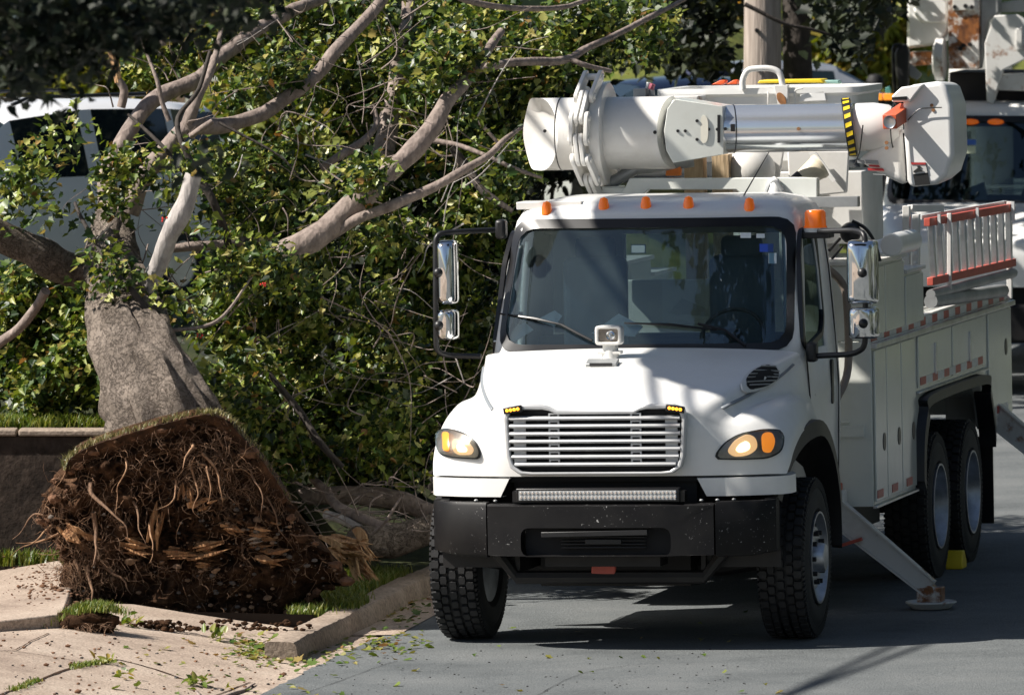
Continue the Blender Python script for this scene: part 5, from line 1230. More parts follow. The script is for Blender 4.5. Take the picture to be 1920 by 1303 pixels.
g = G(); dn = d.normalized(); g.lathe([(-.004, .0001), (-.004, .038)], a, dn, 24); build('socket_hole', g, M['dark'], ot)
g = G(); g.lathe([(-.006, .036), (-.010, .042), (-.004, .044)], a, dn, 24); build('socket_rim', g, M['alu'], ot, smooth=40)
# decals on the housing: warning plate with pictogram
def decal(pts, v, m, name, parent, lift=.004):
    P = [tin(x, y, v=v) for x, y in pts]; g = G(); n2 = len(P)
    Bk = [p + Vector((0, .003, 0)) for p in P]; g.add([*P, *Bk], [tuple(range(n2)), tuple(range(n2, 2 * n2))[::-1]] + [(i, (i + 1) % n2, n2 + (i + 1) % n2, n2 + i) for i in range(n2)])
    return build(name, g, m, parent)
M['decal_white'] = mat('decal_white', (.55, .54, .52), .5); M['decal_red'] = mat('decal_red', (.40, .03, .03), .5); M['decal_black'] = mat('decal_black', (.015, .015, .015), .5)
wl2 = decal([(1708, 305), (1736, 305), (1744, 346), (1716, 348)], 1.975, M['decal_black'], 'warning_label', eb)
decal([(1708, 306), (1735, 306), (1739, 324), (1712, 327)], 1.970, M['decal_white'], 'label_panel', eb); decal([(1708, 305), (1735, 305), (1736, 309), (1709, 309)], 1.966, M['decal_red'], 'label_heading', eb)
decal([(1712, 322), (1722, 314), (1718, 312), (1724, 311), (1728, 314), (1724, 318), (1732, 321), (1714, 324)], 1.965, M['decal_black'], 'label_pictogram', eb)
for k, (x0, y0, x1, y1, mm) in enumerate(((1606, 300, 1620, 306, 'gray'), (1622, 300, 1646, 307, 'gray'), (1628, 309, 1648, 313, 'decal_red'), (1626, 315, 1656, 320, 'decal_red'), (1636, 326, 1660, 328, 'gray'))):
    decal([(x0, y0), (x1, y0 + 1), (x1 + 2, y1 + 1), (x0 + 2, y1)], 2.185 , M[mm], 'rating_decal', eb)
g = G(); g.tube(crom([tin(1702, 226, v=1.96), tin(1722, 206, v=1.95), tin(1742, 203, v=1.95), tin(1766, 202, v=1.95)], 5), .004, 6); g.tube(crom([tin(1694, 250, v=1.96), tin(1698, 300, v=1.96), tin(1700, 340, v=1.96)], 4), .006, 6); g.tube([tin(1618, 235, v=2.05), tin(1612, 285, v=2.08), tin(1602, 310, v=2.08)], .005, 6); split('housing_seam', g, M['frit'], eb)
g = G()
for x, y in ((1747, 198), (1750, 207), (1662, 268), (1662, 278), (1497, 242)):
    p = tin(x, y, v=1.98 if x > 1690 else 2.11); g.cyl(p - Vector((0, .006, 0)), p + Vector((0, .02, 0)), .012, 10)
split('housing_bolt', g, mat('rust_bolt', (.25, .12, .05), .7), eb)

# ---- work bucket behind the boom
bkz0, bkz1 = tin(1400, 262, v=3.3).z, tin(1400, 182, v=3.3).z
xa, xb = tin(1238, 200, v=3.3).x, tin(1605, 200, v=3.3).x
def rrect(x0, x1, y0, y1, r): return [tuple(p[:2]) for p in roundpoly([(x0, y0, 0), (x1, y0, 0), (x1, y1, 0), (x0, y1, 0)], r, 4)]
g = G(); o0 = rrect(xa, xb, 3.3, 4.3, .10); i0 = [(xa + .05 + (x - xa) * (1 - .1 / (xb - xa)), 3.35 + (y - 3.3) * .9) for x, y in o0]
n2 = len(o0); zt = tin(1400, 166, v=3.3).z
lv = [[Vector((x * .96 + .04 * (xa + xb) / 2, y, bkz0 - .15)) for x, y in o0], [Vector((x, y, bkz1)) for x, y in o0], [Vector((x + (.03 if x > (xa + xb) / 2 else -.03), y - .03, bkz1 + .02)) for x, y in o0], [Vector((x + (.03 if x > (xa + xb) / 2 else -.03), y - .03, zt)) for x, y in o0], [Vector((x, y, zt)) for x, y in i0], [Vector((x, y, bkz0)) for x, y in i0]]
g.grid(lv, closeu=True); t = len(g.v); g.f += [tuple(range(t - n2, t)), tuple(range(n2))]; g.m += [0, 0]
buck = build('work_bucket', g, M['white'], truck, smooth=40)
g = G(); g.bx((tin(1190, 200, v=3.0).x, 2.95, tin(1190, 212, v=3.0).z), (tin(1312, 200, v=3.0).x, 3.25, tin(1190, 182, v=3.0).z)); build('bucket_arm', g, M['rusty_bit'], buck, bevel=.01)
g = G(); hp = [tin(1393, 168, v=3.25), tin(1393, 150, v=3.25), tin(1402, 133, v=3.25), tin(1418, 129, v=3.25), tin(1444, 129, v=3.25), tin(1460, 136, v=3.25), tin(1466, 152, v=3.25), tin(1467, 168, v=3.25)]
g.tube(crom(hp, 4), .022, 10); build('grab_handle', g, M['rusty_bit'], buck, smooth=60)
g = G(); g.prism([(p.x, p.z) for p in [tin(x, y, v=3.22) for x, y in [(1452, 160), (1478, 160), (1478, 200), (1460, 200)]]], 'y', 3.2, 3.27); g.tube([tin(1440, 172, v=3.25), tin(1440, 200, v=3.25)], .006, 6); g.tube(crom([tin(1492, 200, v=3.25), tin(1490, 172, v=3.25), tin(1506, 166, v=3.25)], 4), .007, 6); build('bucket_bracket', g, M['white2'], buck, bevel=.006)
g = G(); ov = [tin(1465 + 8 * math.cos(t) + 4 * math.sin(t), 186 + 12 * math.sin(t), v=3.19) for t in [2 * math.pi * k / 16 for k in range(16)]]; g.prism([(p.x, p.z) for p in ov], 'y', 3.185, 3.2); build('rusty_eye', g, mat('rust', (.32, .14, .05), .8, var=.5, scale=25), buck)
g = G(); g.bx((tin(1193, 175, v=3.1).x, 3.0, tin(1193, 182, v=3.1).z), (tin(1216, 170, v=3.1).x, 3.15, tin(1193, 166, v=3.1).z)); g.tube([tin(1212, 180, v=3.05), tin(1217, 155, v=3.05)], .02, 8); g.tube([tin(1224, 182, v=3.05), tin(1222, 165, v=3.05)], .018, 8); build('valve_block', g, M['gray'], buck, bevel=.004)
g = G(); g.tube([tin(1220, 168, v=3.0), tin(1224, 158, v=3.0)], .02, 8); build('valve_knob', g, mat('pink_cap', (.35, .08, .12), .5), buck)
px_prism([(1500, 178), (1546, 170), (1550, 190), (1498, 192)], 3.27, 3.3, .05, M['white'], 'bucket_panel', buck, .006)
def loose(name, label, cat, pts, v0, v1, m, group=None):
    P = [tin(x, y, v=v0) for x, y in pts]; c_ = sum((Vector(p) for p in P), Vector()) / len(P); c_.z = min(p.z for p in P)
    o = thing(name, label, cat, c_, TM, group); g = G().prism([(p.x, p.z) for p in P], 'y', v0, v1); build(name + '_body', g, m, o, off=c_, bevel=.006); return o
M['redorange'] = mat('red_orange', (.75, .10, .02), .5)
loose('strap', 'red orange handle sticking up over the bucket rim, left of its twin', 'tool', [(1334, 159), (1350, 151), (1360, 151), (1359, 157), (1352, 160)], 3.4, 3.5, M['redorange'])
loose('strap', 'red orange handle sticking up over the bucket rim, right of its twin beside the loop', 'tool', [(1361, 159), (1376, 150), (1383, 152), (1382, 159)], 3.4, 3.5, M['redorange'])
loose('plank', 'flat bright yellow board lying across the top of the white bucket', 'board', [(1420, 157), (1424, 151), (1538, 149), (1545, 156)], 3.5, 3.75, M['yellow'])
loose('hose', 'pale green hose end beside the yellow board on the bucket', 'hose', [(1544, 157), (1546, 151), (1572, 151), (1574, 158)], 3.6, 3.7, mat('pale_green', (.25, .42, .38), .5))
# lumber standing behind the cab
for k, (x0, x1) in enumerate(((1284, 1318), (1336, 1366))):
    o = thing('lumber', ('weathered upright timber behind the cab, nearer the chain' if k == 0 else 'weathered upright timber behind the cab, nearer the turret'), 'timber', (0, 0, 0), TM @ Matrix.Translation(tin((x0 + x1) / 2, 385, v=2.75)))
    a = tin(x0, 385, v=2.75); b = tin(x1, 290, v=2.75); c_ = tin((x0 + x1) / 2, 385, v=2.75)
    build('timber_post', G().bx((a.x, 2.75, a.z - .9), (b.x, 2.88, b.z)), M['wood'], o, off=c_, bevel=.004)
# ladder on the rack
lo = thing('ladder', 'orange fibreglass extension ladder with grey rungs lying on its side on the truck rack', 'ladder', tin(1745, 525, v=5.3), TM)
OFF = tin(1745, 525, v=5.3)
r0a, r0b = tin(1738, 417, v=5.0), tin(1898, 389, v=8.3); r1a, r1b = tin(1744, 528, v=5.0), tin(1900, 492, v=8.3)
for a, b, nm in ((r0a, r0b, 'rail'), (r1a, r1b, 'rail')):
    t = rod(a, b, .045, .058); build('rail', t, M['redpaint'], lo, off=OFF, bevel=.004)
t = rod(r0a + Vector((-.05, 0, .035)), r0b + Vector((-.05, 0, .035)), .03, .03); build('rail_edge', t, M['whitetape'], lo, off=OFF)
for k in range(11):
    f = (k + .45) / 11; t = rod(r0a.lerp(r0b, f) - Vector((0, 0, .02)), r1a.lerp(r1b, f) + Vector((0, 0, .02)), .05, .044); build('rung', t, M['alu'], lo, off=OFF, bevel=.006)
for f in (.06, .5, .93):
    t = rod(r0a.lerp(r0b, f) + Vector((.05, 0, .05)), r0a.lerp(r0b, f) + Vector((.05, 0, -.10)), .03, .02); build('ladder_hook', t, M['whitetape'], lo, off=OFF)
# yellow chock against the tandem
wc = tin(1793, 1065, w=ROADW); co = thing('wheel_chock', 'yellow plastic wheel chock wedged between the rear tyres of the utility truck', 'chock', wc, TM)
build('chock_body', G().prism([(-.10, 0), (.10, 0), (.10, .05), (.02, .13), (-.06, .13), (-.10, .05)], 'x', -.06, .06), M['yellow'], co, bevel=.008)

# ================================================================== THE SECOND TRUCK
_th2 = rad(10); T2 = Matrix.Translation((4.55, 83.5, -.16)) @ Matrix.Rotation(-_th2, 4, 'Z')
tr2 = thing('bucket_truck', 'second white bucket truck with rust-streaked boom parts, parked behind the utility truck', 'truck', (0, 0, 0), T2)
F2 = front_end(tr2, T2, False)
wheel(tr2, 1.22, 1, .06, .525, 'front', tread=False); wheel(tr2, -1.20, -1, .06, .525, 'front', tread=False)
for s_ in (-1, 1): wheel(tr2, s_ * 1.2, s_, 5.0, .525, 'rear', tread=False)
g = G(); rows_ = None
g.bx((-1.16, -1.05, .56), (1.16, -.95, .93)); build('bumper', g, M['bumper'], tr2, bevel=.03)
g = G().bx((-1.2, 2.4, .7), (1.2, 8, 1.8)); g.bx((-1.2, 2.4, 1.8), (-.7, 5, 2.4)); g.bx((.7, 2.4, 1.8), (1.2, 5, 2.4)); build('service_body', g, M['body'], tr2, bevel=.01)
T2I = T2.inverted()
def tin2(px, py, v):
    c = T2I @ _C; d = T2I.to_3x3() @ ray(px, py); return c + d * ((v - c.y) / d.y)
def px2(pts, v0, v1, m, name, parent, bev=.015, seg=2):
    P = [tin2(x, y, v0) for x, y in pts]; g = G().prism([(p.x, p.z) for p in P], 'y', v0, v1); return build(name, g, m, parent, bevel=bev, seg=seg)
for px in (1820, 1867): 
    p = tin2(px, 229, .78); g = G(); g.sphere((p.x, p.y, p.z), .085, 16, 8, (1, .35, .35)); build('roof_marker_lamp', g, M['amber'], tr2, smooth=60)
# roof clutter, light bar
lbz = tin2(1650, 186, 1.1)
g = G().bx((lbz.x - .19, 1.0, lbz.z - .09), (lbz.x + .28, 1.2, lbz.z + .01)); l2 = build('light_bar', g, M['frit'], tr2, bevel=.01)
g = G()
for k in range(4): g.bx((lbz.x - .17 + k * .11, .985, lbz.z - .01), (lbz.x - .07 + k * .11, 1.02, lbz.z + .055))
build('light_bar_lens', g, M['amber_glow'], l2, bevel=.006)
px2([(1660, 196), (1660, 165), (1668, 162), (1676, 196)], 1.0, 1.05, mat('teal', (.08, .28, .25), .5), 'roof_bracket', tr2, .005)
# bucket, arms
bk2 = px2([(1702, -140), (1778, -140), (1778, 60), (1752, 86), (1700, 92)], 1.3, 2.1, M['white'], 'work_bucket', tr2, .03)
px2([(1714, -120), (1776, -120), (1776, 44), (1728, 44), (1714, 30)], 1.27, 1.31, M['white'], 'bucket_panel', bk2, .02)
px2([(1702, 99), (1752, 97), (1750, 110), (1746, 122), (1712, 124), (1702, 114)], 1.25, 1.7, M['rusty'], 'bucket_step', tr2, .006)
arm = px2([(1777, -200), (1838, -200), (1836, 130), (1778, 130)], 1.2, 1.5, M['rusty'], 'boom', tr2, .01)
px2([(1786, -60), (1828, -60), (1828, 20), (1786, 20)], 1.17, 1.21, M['white2'], 'boom_plate', arm, .006)
g = G()
for x, y in ((1790, 14), (1810, 12), (1822, 14), (1806, 86), (1818, 84), (1800, 92)): p = tin2(x, y, 1.16); g.cyl(p, p + Vector((0, .06, 0)), .022, 10)
split('boom_hole', g, M['dark'], arm)
g = G(); p = tin2(1766, 112, 1.2); g.cyl(p + Vector((-.06, 0, 0)), p + Vector((.03, 0, 0)), .21, 36); g.cyl(p + Vector((-.08, 0, 0)), p + Vector((-.06, 0, 0)), .16, 30); build('boom_sheave', g, M['rusty_bit'], arm, bevel=.01)
px2([(1838, -200), (1874, -200), (1874, 25), (1852, 40), (1838, 130)], 1.25, 1.45, M['gray'], 'boom_cylinder', arm, .02)
px2([(1846, 82), (1864, 30), (1906, 28), (1925, 40), (1925, 110), (1880, 132), (1862, 196), (1850, 190)], 1.0, 1.12, M['rusty_bit'], 'boom_knuckle', arm, .01)
px2([(1905, 55), (1916, 50), (1916, 92), (1905, 95)], .97, 1.0, M['white2'], 'knuckle_plate', arm, .004)
px2([(1780, 136), (1910, 136), (1960, 170), (1960, 200), (1780, 200)], 1.4, 2.6, M['dark'], 'boom_base', tr2, .01)
px2([(1872, 140), (1990, 136), (1990, 172), (1872, 170)], 1.1, 1.3, M['rusty_bit'], 'boom_cradle', tr2, .01)
px2([(1876, 6), (1960, -10), (1960, 22), (1876, 24)], 1.5, 2.0, M['white2'], 'upper_arm', tr2, .01)
g = G(); a, b = tin2(1694, 90, .7), tin2(1676, 168, .7); h = px2([(1676, 100), (1682, 86), (1700, 84), (1704, 100), (1702, 165), (1680, 172)], .45, .6, M['black'], 'mirror', tr2, .03)
g = G(); g.tube(crom([tin2(1700, 88, .5), tin2(1682, 86, .5), tin2(1675, 98, .5), tin2(1678, 170, .5), tin2(1690, 184, .6)], 4), .02, 8); build('mirror_arm', g, M['frit'], h, smooth=50)
px2([(1686, 104), (1694, 106), (1728, 140), (1720, 150), (1708, 146)], .62, .66, M['gray'], 'mirror_brace', h, .004)
# papers on its dash
P = [tin2(x, y, .6) for x, y in [(1804, 384), (1806, 356), (1846, 341), (1853, 382)]]
def dash2(label, pts, v, m, nm='paper', cat='paper'):
    P = [tin2(x, y, v) for x, y in pts]; c_ = sum((Vector(p) for p in P), Vector()) / len(P); o = thing(nm, label, cat, c_, T2)
    build('sheet', G().prism([(p.x, p.z) for p in P], 'y', v, v + .006), m, o, off=c_)
dash2('pale green sheet propped upright behind the windshield of the second truck', [(1804, 386), (1806, 356), (1846, 341), (1853, 384)], .66, mat('pale_sheet', (.50, .68, .62), .7))
dash2('crumpled pale green paper low on the left of the second truck dashboard', [(1708, 384), (1722, 370), (1748, 372), (1752, 386)], .64, mat('pale_sheet_b', (.36, .52, .46), .7))
dash2('dark blue grey flask in front of the propped sheet on the second truck dashboard', [(1809, 390), (1809, 360), (1822, 360), (1822, 390)], .62, mat('flask', (.08, .09, .16), .5), 'flask', 'flask')
st = G(); q = [tin2(x, y, .54) for x, y in [(1808, 262), (1830, 262), (1830, 272), (1808, 272)]]; st.prism([(p.x, p.z) for p in q], 'y', .54, .545); build('blue_sticker', st, mat('sticker_blue_b', (.04, .12, .45), .5), F2['cab'])
st = G(); q = [tin2(x, y, .535) for x, y in [(1808, 274), (1829, 274), (1829, 288), (1808, 288)]]; st.prism([(p.x, p.z) for p in q], 'y', .535, .54); build('inspection_sticker', st, mat('sticker_pale', (.5, .56, .42), .6), F2['cab'])
# ================================================================== THE FALLEN TREE
tb0 = at(300, 1100, 57.6); tb0.z = .05
ft_ = thing('fallen_tree', 'uprooted maple toppled beside the kerb, its torn root plate facing the camera', 'tree', tb0)
def displaced_tube(pts, rs, n, amp, m, name, parent, off, per=10):
    Q = crom([Vector(p) for p in pts], per); R = np.interp(np.linspace(0, len(pts) - 1, len(Q)), range(len(pts)), rs)
    g = G(); g.tube(Q, [float(x) for x in R], n)
    for i in range(len(g.v)):
        c = Q[min(i // n, len(Q) - 1)]; v = Vector(g.v[i]); d = v - c; ang = (i % n) / n * 2 * math.pi
        k = 1 + amp * (noise.noise(Vector((math.cos(ang) * 3.2, math.sin(ang) * 3.2, (i // n) * .12))) + .5 * noise.noise(Vector((math.cos(ang) * 9, math.sin(ang) * 9, (i // n) * .2))))
        g.v[i] = tuple(c + d * k)
    return build(name, g, m, parent, off=off, smooth=70)
trunk = displaced_tube([at(325, 850, 57.9), at(305, 790, 57.9), at(277, 720, 58.3), at(248, 640, 58.9), at(228, 570, 59.5), at(212, 500, 60.2), at(208, 440, 60.6), at(212, 380, 60.9)], [.42, .375, .33, .285, .245, .20, .155, .09], 64, .20, M['bark'], 'trunk', ft_, tb0)
s_ = 1 / 270.0
BR = [  # outlines of limbs: (px, py, Y), radius in pixels of the photograph
 ([(206, 400, 60.7), (207, 331, 60.8), (252, 225, 61.0), (311, 176, 61.2), (373, 145, 61.4), (432, 93, 61.7), (484, 55, 62.0), (598, -4, 62.6), (680, -60, 63)], [21, 18, 16, 16, 15, 14, 13, 12, 9], 'bark_limb'),
 ([(236, 400, 60.6), (262, 342, 60.6), (311, 283, 60.7), (345, 242, 60.7), (414, 235, 60.8), (484, 214, 61.0), (539, 183, 61.2), (600, 135, 61.4), (632, 93, 61.5), (692, 31, 61.8), (730, -20, 62), (780, -80, 62.4)], [22, 19, 18, 16, 15, 14, 14, 13, 13, 12, 11, 8], 'bark_limb'),
 ([(345, 246, 60.7), (366, 193, 60.7), (394, 138, 60.8), (410, 80, 61), (420, 20, 61.3)], [15, 11, 8, 5, 3], 'bark_limb'),
 ([(262, 575, 59.3), (270, 555, 59.3), (299, 496, 59.2), (326, 431, 59.1), (345, 380, 59.1), (367, 326, 59.1)], [16, 17, 18, 20, 18, 15], 'bark_pale'),
 ([(500, 492, 60.4), (534, 472, 60.0), (584, 447, 59.9), (643, 400, 60.0), (699, 349, 60.1), (761, 294, 60.3), (802, 242, 60.4), (840, 183, 60.6), (892, 128, 61), (940, 60, 61.4)], [20, 23, 24, 23, 21, 19, 18, 15, 11, 7], 'bark_limb'),
 ([(584, 455, 60.0), (671, 412, 59.9), (740, 383, 59.9), (816, 349, 60.0), (868, 321, 60.1), (913, 294, 60.2), (951, 259, 60.4), (985, 235, 60.6)], [12, 11, 10, 9, 8, 7, 5, 3], 'bark_limb'),
 ([(230, 520, 60.1), (160, 515, 60.1), (111, 497, 60), (58, 473, 59.9), (0, 447, 59.8), (-90, 400, 59.7)], [28, 32, 34, 32, 30, 28], 'bark'),
 ([(718, 330, 62.5), (723, 266, 62.6), (737, 193, 62.8), (752, 110, 63), (761, 52, 63.2), (770, -30, 63.6)], [24, 21, 17, 14, 13, 11], 'bark_limb'),
 ([(600, 315, 61.8), (623, 300, 61.8), (671, 273, 62), (706, 238, 62.2), (700, 200, 62.3)], [8, 8, 8, 6, 4], 'bark_limb'),
 ([(840, -20, 61), (875, 0, 61), (940, 15, 61.2), (1050, 14, 61.6), (1130, -10, 62)], [6, 6, 6, 5, 4], 'bark_limb'),
 ([(890, 130, 62), (927, 124, 62), (1000, 116, 62.3), (1066, 112, 62.6), (1092, 96, 62.8), (1127, 80, 63), (1181, 52, 63.4), (1240, 22, 63.8), (1300, -10, 64.2)], [8, 8, 8, 8, 7, 6, 6, 5, 3], 'bark_limb'),
 ([(1070, 112, 62.6), (1100, 124, 62.6), (1144, 133, 62.7)], [5, 5, 4], 'bark_limb'),
 ([(800, 262, 61.4), (864, 273, 61.3), (916, 294, 61.2), (961, 314, 61.2), (1016, 333, 61.3)], [5, 5, 4, 4, 3], 'bark_limb'),
 ([(847, 276, 61.2), (878, 321, 61.2), (906, 359, 61.1), (961, 397, 61)], [7, 9, 8, 5], 'bark_dark'),
 ([(868, 212, 61.5), (899, 231, 61.5), (934, 269, 61.5)], [4, 4, 3], 'bark_limb'),
 ([(-10, 650, 60.2), (0, 645, 60.2), (50, 603, 60), (84, 546, 59.8)], [9, 9, 10, 9], 'bark_limb'),
 ([(140, 380, 59.4), (153, 408, 59.3), (211, 504, 59.0), (269, 573, 58.8), (326, 665, 58.8)], [3, 4, 5, 6, 9], 'bark_dark'),
 ([(290, 620, 58.9), (384, 611, 58.9), (430, 580, 59), (472, 519, 59.2)], [4, 3.5, 3, 2], 'bark_limb'),
 ([(300, 470, 60.6), (361, 463, 60.6), (430, 455, 60.7), (483, 450, 60.9), (540, 460, 61)], [9, 9, 9, 9, 9], 'bark_limb'),
 ([(394, 97, 60.2), (373, 166, 60.1), (335, 221, 60.0), (345, 276, 59.9), (373, 332, 59.9), (404, 387, 59.9), (425, 450, 60), (442, 545, 60.2)], [4, 4, 5, 6, 7, 8, 8, 9], 'bark_dark'),
 ([(260, 60, 60.2), (273, 97, 60.2), (294, 149, 60.1), (304, 193, 60.1), (318, 228, 60.1)], [2.5, 3, 4, 5, 5], 'bark_limb'),
 ([(504, 695, 60.0), (554, 764, 59.9), (603, 833, 59.8), (642, 876, 59.8)], [5, 7, 7, 6], 'bark_dark'),
 ([(335, -20, 62), (328, 0, 62), (311, 45, 61.9), (307, 86, 61.9)], [14, 13, 11, 7], 'bark_limb'),
 ([(359, 256, 60.5), (380, 240, 60.4), (397, 228, 60.4)], [6, 6, 6], 'bark_limb'),
 ([(410, 230, 60.5), (520, 290, 60.4), (560, 330, 60.4)], [3, 2, 1.5], 'bark_dark'),
 ([(240, 215, 60.3), (310, 280, 60.1), (350, 330, 60.0), (400, 350, 60)], [3, 4, 3, 2], 'bark_dark'),
]
for pts, rp, mt in BR:
    limb([at(*p) for p in pts], [q * p[2] / FPX for q, p in zip(rp, pts)], M[mt], ft_, tb0, n=12 if max(rp) > 12 else 8)
# snapped pale branch end
P = [at(222, 155, 61), at(214, 115, 61), at(203, 78, 61)]; g = G(); g.tube(P, [.026, .030, .022], 8)
for k in range(5): q = P[2]; g.tube([q + Vector((.012 * (k - 2), 0, -.04)), q + Vector((.016 * (k - 2), 0, .05 + .02 * (k % 2)))], [.010, .002], 5)
build('snapped_branch', g, M['splinter'], ft_, off=tb0, smooth=40)
limb([at(226, 200, 61), at(232, 170, 61), at(222, 152, 61)], [.03, .03, .028], M['bark_limb'], ft_, tb0)
# thin bare twigs among the leaves
r = np.random.default_rng(21); g = G(); g2 = G()
for k in range(240):
    px, py = r.uniform(200, 900), r.uniform(20, 880)
    if px < 420 and py > 560: continue
    Y = r.uniform(60.0, 61.0) if py > 330 else r.uniform(60.6, 61.8); p = at(px, py, Y); d = Vector(r.normal(size=3)) * Vector((1, .4, .9)); d.normalize(); L = r.uniform(.2, .6)
    q = [p, p + d * L * .5 + Vector(r.normal(size=3)) * .04, p + d * L + Vector(r.normal(size=3)) * .09]
    q += [q[2] + (q[2] - q[1]) * .5 + Vector(r.normal(size=3)) * .06]; rr_ = r.uniform(.5, 1.3); (g if k % 9 else g2).tube(crom(q, 4), list(np.linspace(.0055 * rr_, .0012, 13)), 5)
stuff(build('bare_twig', g, M['bark_limb'], ft_, off=tb0, smooth=60)); stuff(build('pale_twig', g2, M['bark_pale'], ft_, off=tb0, smooth=60))
# crown
CR = [  # px, py, rx, ry, Y0, Y1, sprays
 (600, 690, 200, 220, 60.2, 63.2, 800), (760, 660, 130, 200, 62.2, 64.5, 300), (520, 560, 150, 130, 60.8, 63.5, 380), (640, 800, 190, 110, 59.9, 62, 330), (800, 560, 120, 200, 62.6, 65, 300), (800, 870, 90, 60, 60.8, 62.4, 90),
 (560, 400, 180, 130, 61.4, 64, 420), (800, 380, 150, 130, 61.6, 64, 360), (480, 330, 110, 70, 61, 63, 130), (690, 200, 170, 150, 62, 65.5, 480), (860, 150, 150, 150, 62.2, 66, 420), (930, 300, 60, 110, 61.8, 64, 120), (880, 440, 70, 90, 61.6, 63.4, 120),
 (1020, 60, 130, 90, 63, 66, 240), (1130, 50, 130, 70, 63.5, 66.5, 180), (1010, 150, 90, 60, 63, 65, 70), (760, -20, 260, 70, 62, 66, 260),
 (150, 385, 95, 40, 58.9, 60.3, 38), (90, 340, 70, 50, 58.8, 60.2, 26), (185, 425, 110, 70, 59.0, 60.0, 120), (50, 415, 70, 45, 59, 60.2, 36), (230, 320, 40, 30, 59.4, 60.4, 10), (120, 250, 40, 30, 59, 60, 3), (20, 340, 50, 40, 59, 60, 12),
 (75, 600, 110, 110, 60.4, 62.5, 260), (90, 730, 100, 70, 60.7, 62.5, 190), (190, 690, 40, 80, 60.2, 61.5, 60),
 (420, 560, 110, 110, 60.0, 62.4, 300), (450, 700, 90, 120, 59.6, 62, 300), (350, 520, 80, 90, 60.3, 61.8, 150), (450, 460, 130, 80, 60.3, 62.2, 200), (430, 370, 70, 50, 60.6, 62, 80), (480, 820, 80, 70, 59.2, 61, 120),
 (300, 130, 70, 60, 61.3, 62.8, 55), (400, 60, 110, 55, 61.8, 63.5, 110), (560, 60, 110, 70, 62.2, 64.5, 170), (560, 150, 60, 60, 61.6, 63, 50), (250, 40, 60, 40, 61, 62.5, 40), (450, 180, 50, 30, 61, 62, 10), (370, 300, 40, 30, 60.4, 61.2, 12),
 (760, 450, 90, 40, 59.8, 60.6, 30), (690, 330, 30, 22, 59.6, 60.0, 8), (850, 120, 60, 50, 60.2, 61.2, 34), (890, 200, 50, 40, 60.4, 61.2, 20), (600, 340, 60, 40, 60.2, 61, 24), (640, 500, 60, 30, 59.8, 60.4, 20), (930, 330, 40, 50, 59.8, 60.6, 20), (330, 450, 40, 40, 58.9, 59.3, 14), (410, 480, 40, 50, 59.3, 60, 24), (520, 120, 50, 40, 61, 61.6, 18), (495, 485, 50, 45, 59.2, 59.9, 60), (545, 520, 50, 25, 59.3, 59.8, 26)]
r = np.random.default_rng(31)
C = np.vstack([pxell(cx, cy, rx, ry, y0, y1, int(n * 7.0), r) for cx, cy, rx, ry, y0, y1, n in CR])
C = np.array([c for c in C if noise.noise(Vector(c) * 1.25) + .6 * noise.noise(Vector(c) * 3.1 + Vector((5, 5, 5))) > .27])
EX = [(205, 515, 62, 36, 58.7, 59.3, 34), (300, 560, 30, 40, 58.7, 59.0, 10), (90, 290, 50, 40, 59, 60, 10), (330, 380, 40, 50, 59.4, 60.4, 18), (255, 300, 30, 40, 59.6, 60.4, 10), (140, 245, 40, 30, 59, 60.2, 6), (330, 330, 26, 40, 59.8, 60.5, 9), (40, 300, 40, 30, 59, 60, 8), (500, 490, 42, 34, 59.0, 59.7, 46), (470, 510, 50, 40, 59.4, 60.2, 50), (545, 525, 40, 20, 59.2, 59.6, 24), (355, 300, 14, 14, 58.8, 59.0, 4)]
C = np.vstack([C] + [pxell(*e[:6], e[6], r) for e in EX])
LP_ = spray(C, 6, (.075, .08, .065), r)
leaf_mesh('crown', LP_, r.uniform(.034, .090, len(LP_)), M['leaf'], ft_, off=tb0, seed=8)
print('crown leaves', len(LP_))
# red berries
g = G()
for px, py in ((309, 412), (493, 532), (375, 630)): 
    for k in range(5): p = at(px + r.uniform(-6, 6), py + r.uniform(-4, 4), 58.9); g.sphere(p, .008, 6, 4)
stuff(build('red_seed', g, mat('red_seed', (.6, .03, .02), .4), ft_, off=tb0))

M['dry_grass'] = leafmat('dry_grass', [(0, (.06, .07, .02)), (.5, (.16, .15, .05)), (1, (.30, .25, .12))], .25)
M['torn'] = barkmat('torn_root_wood', (.16, .06, .022), (.46, .25, .11), 22, .8, (1, 1, .3), .02)
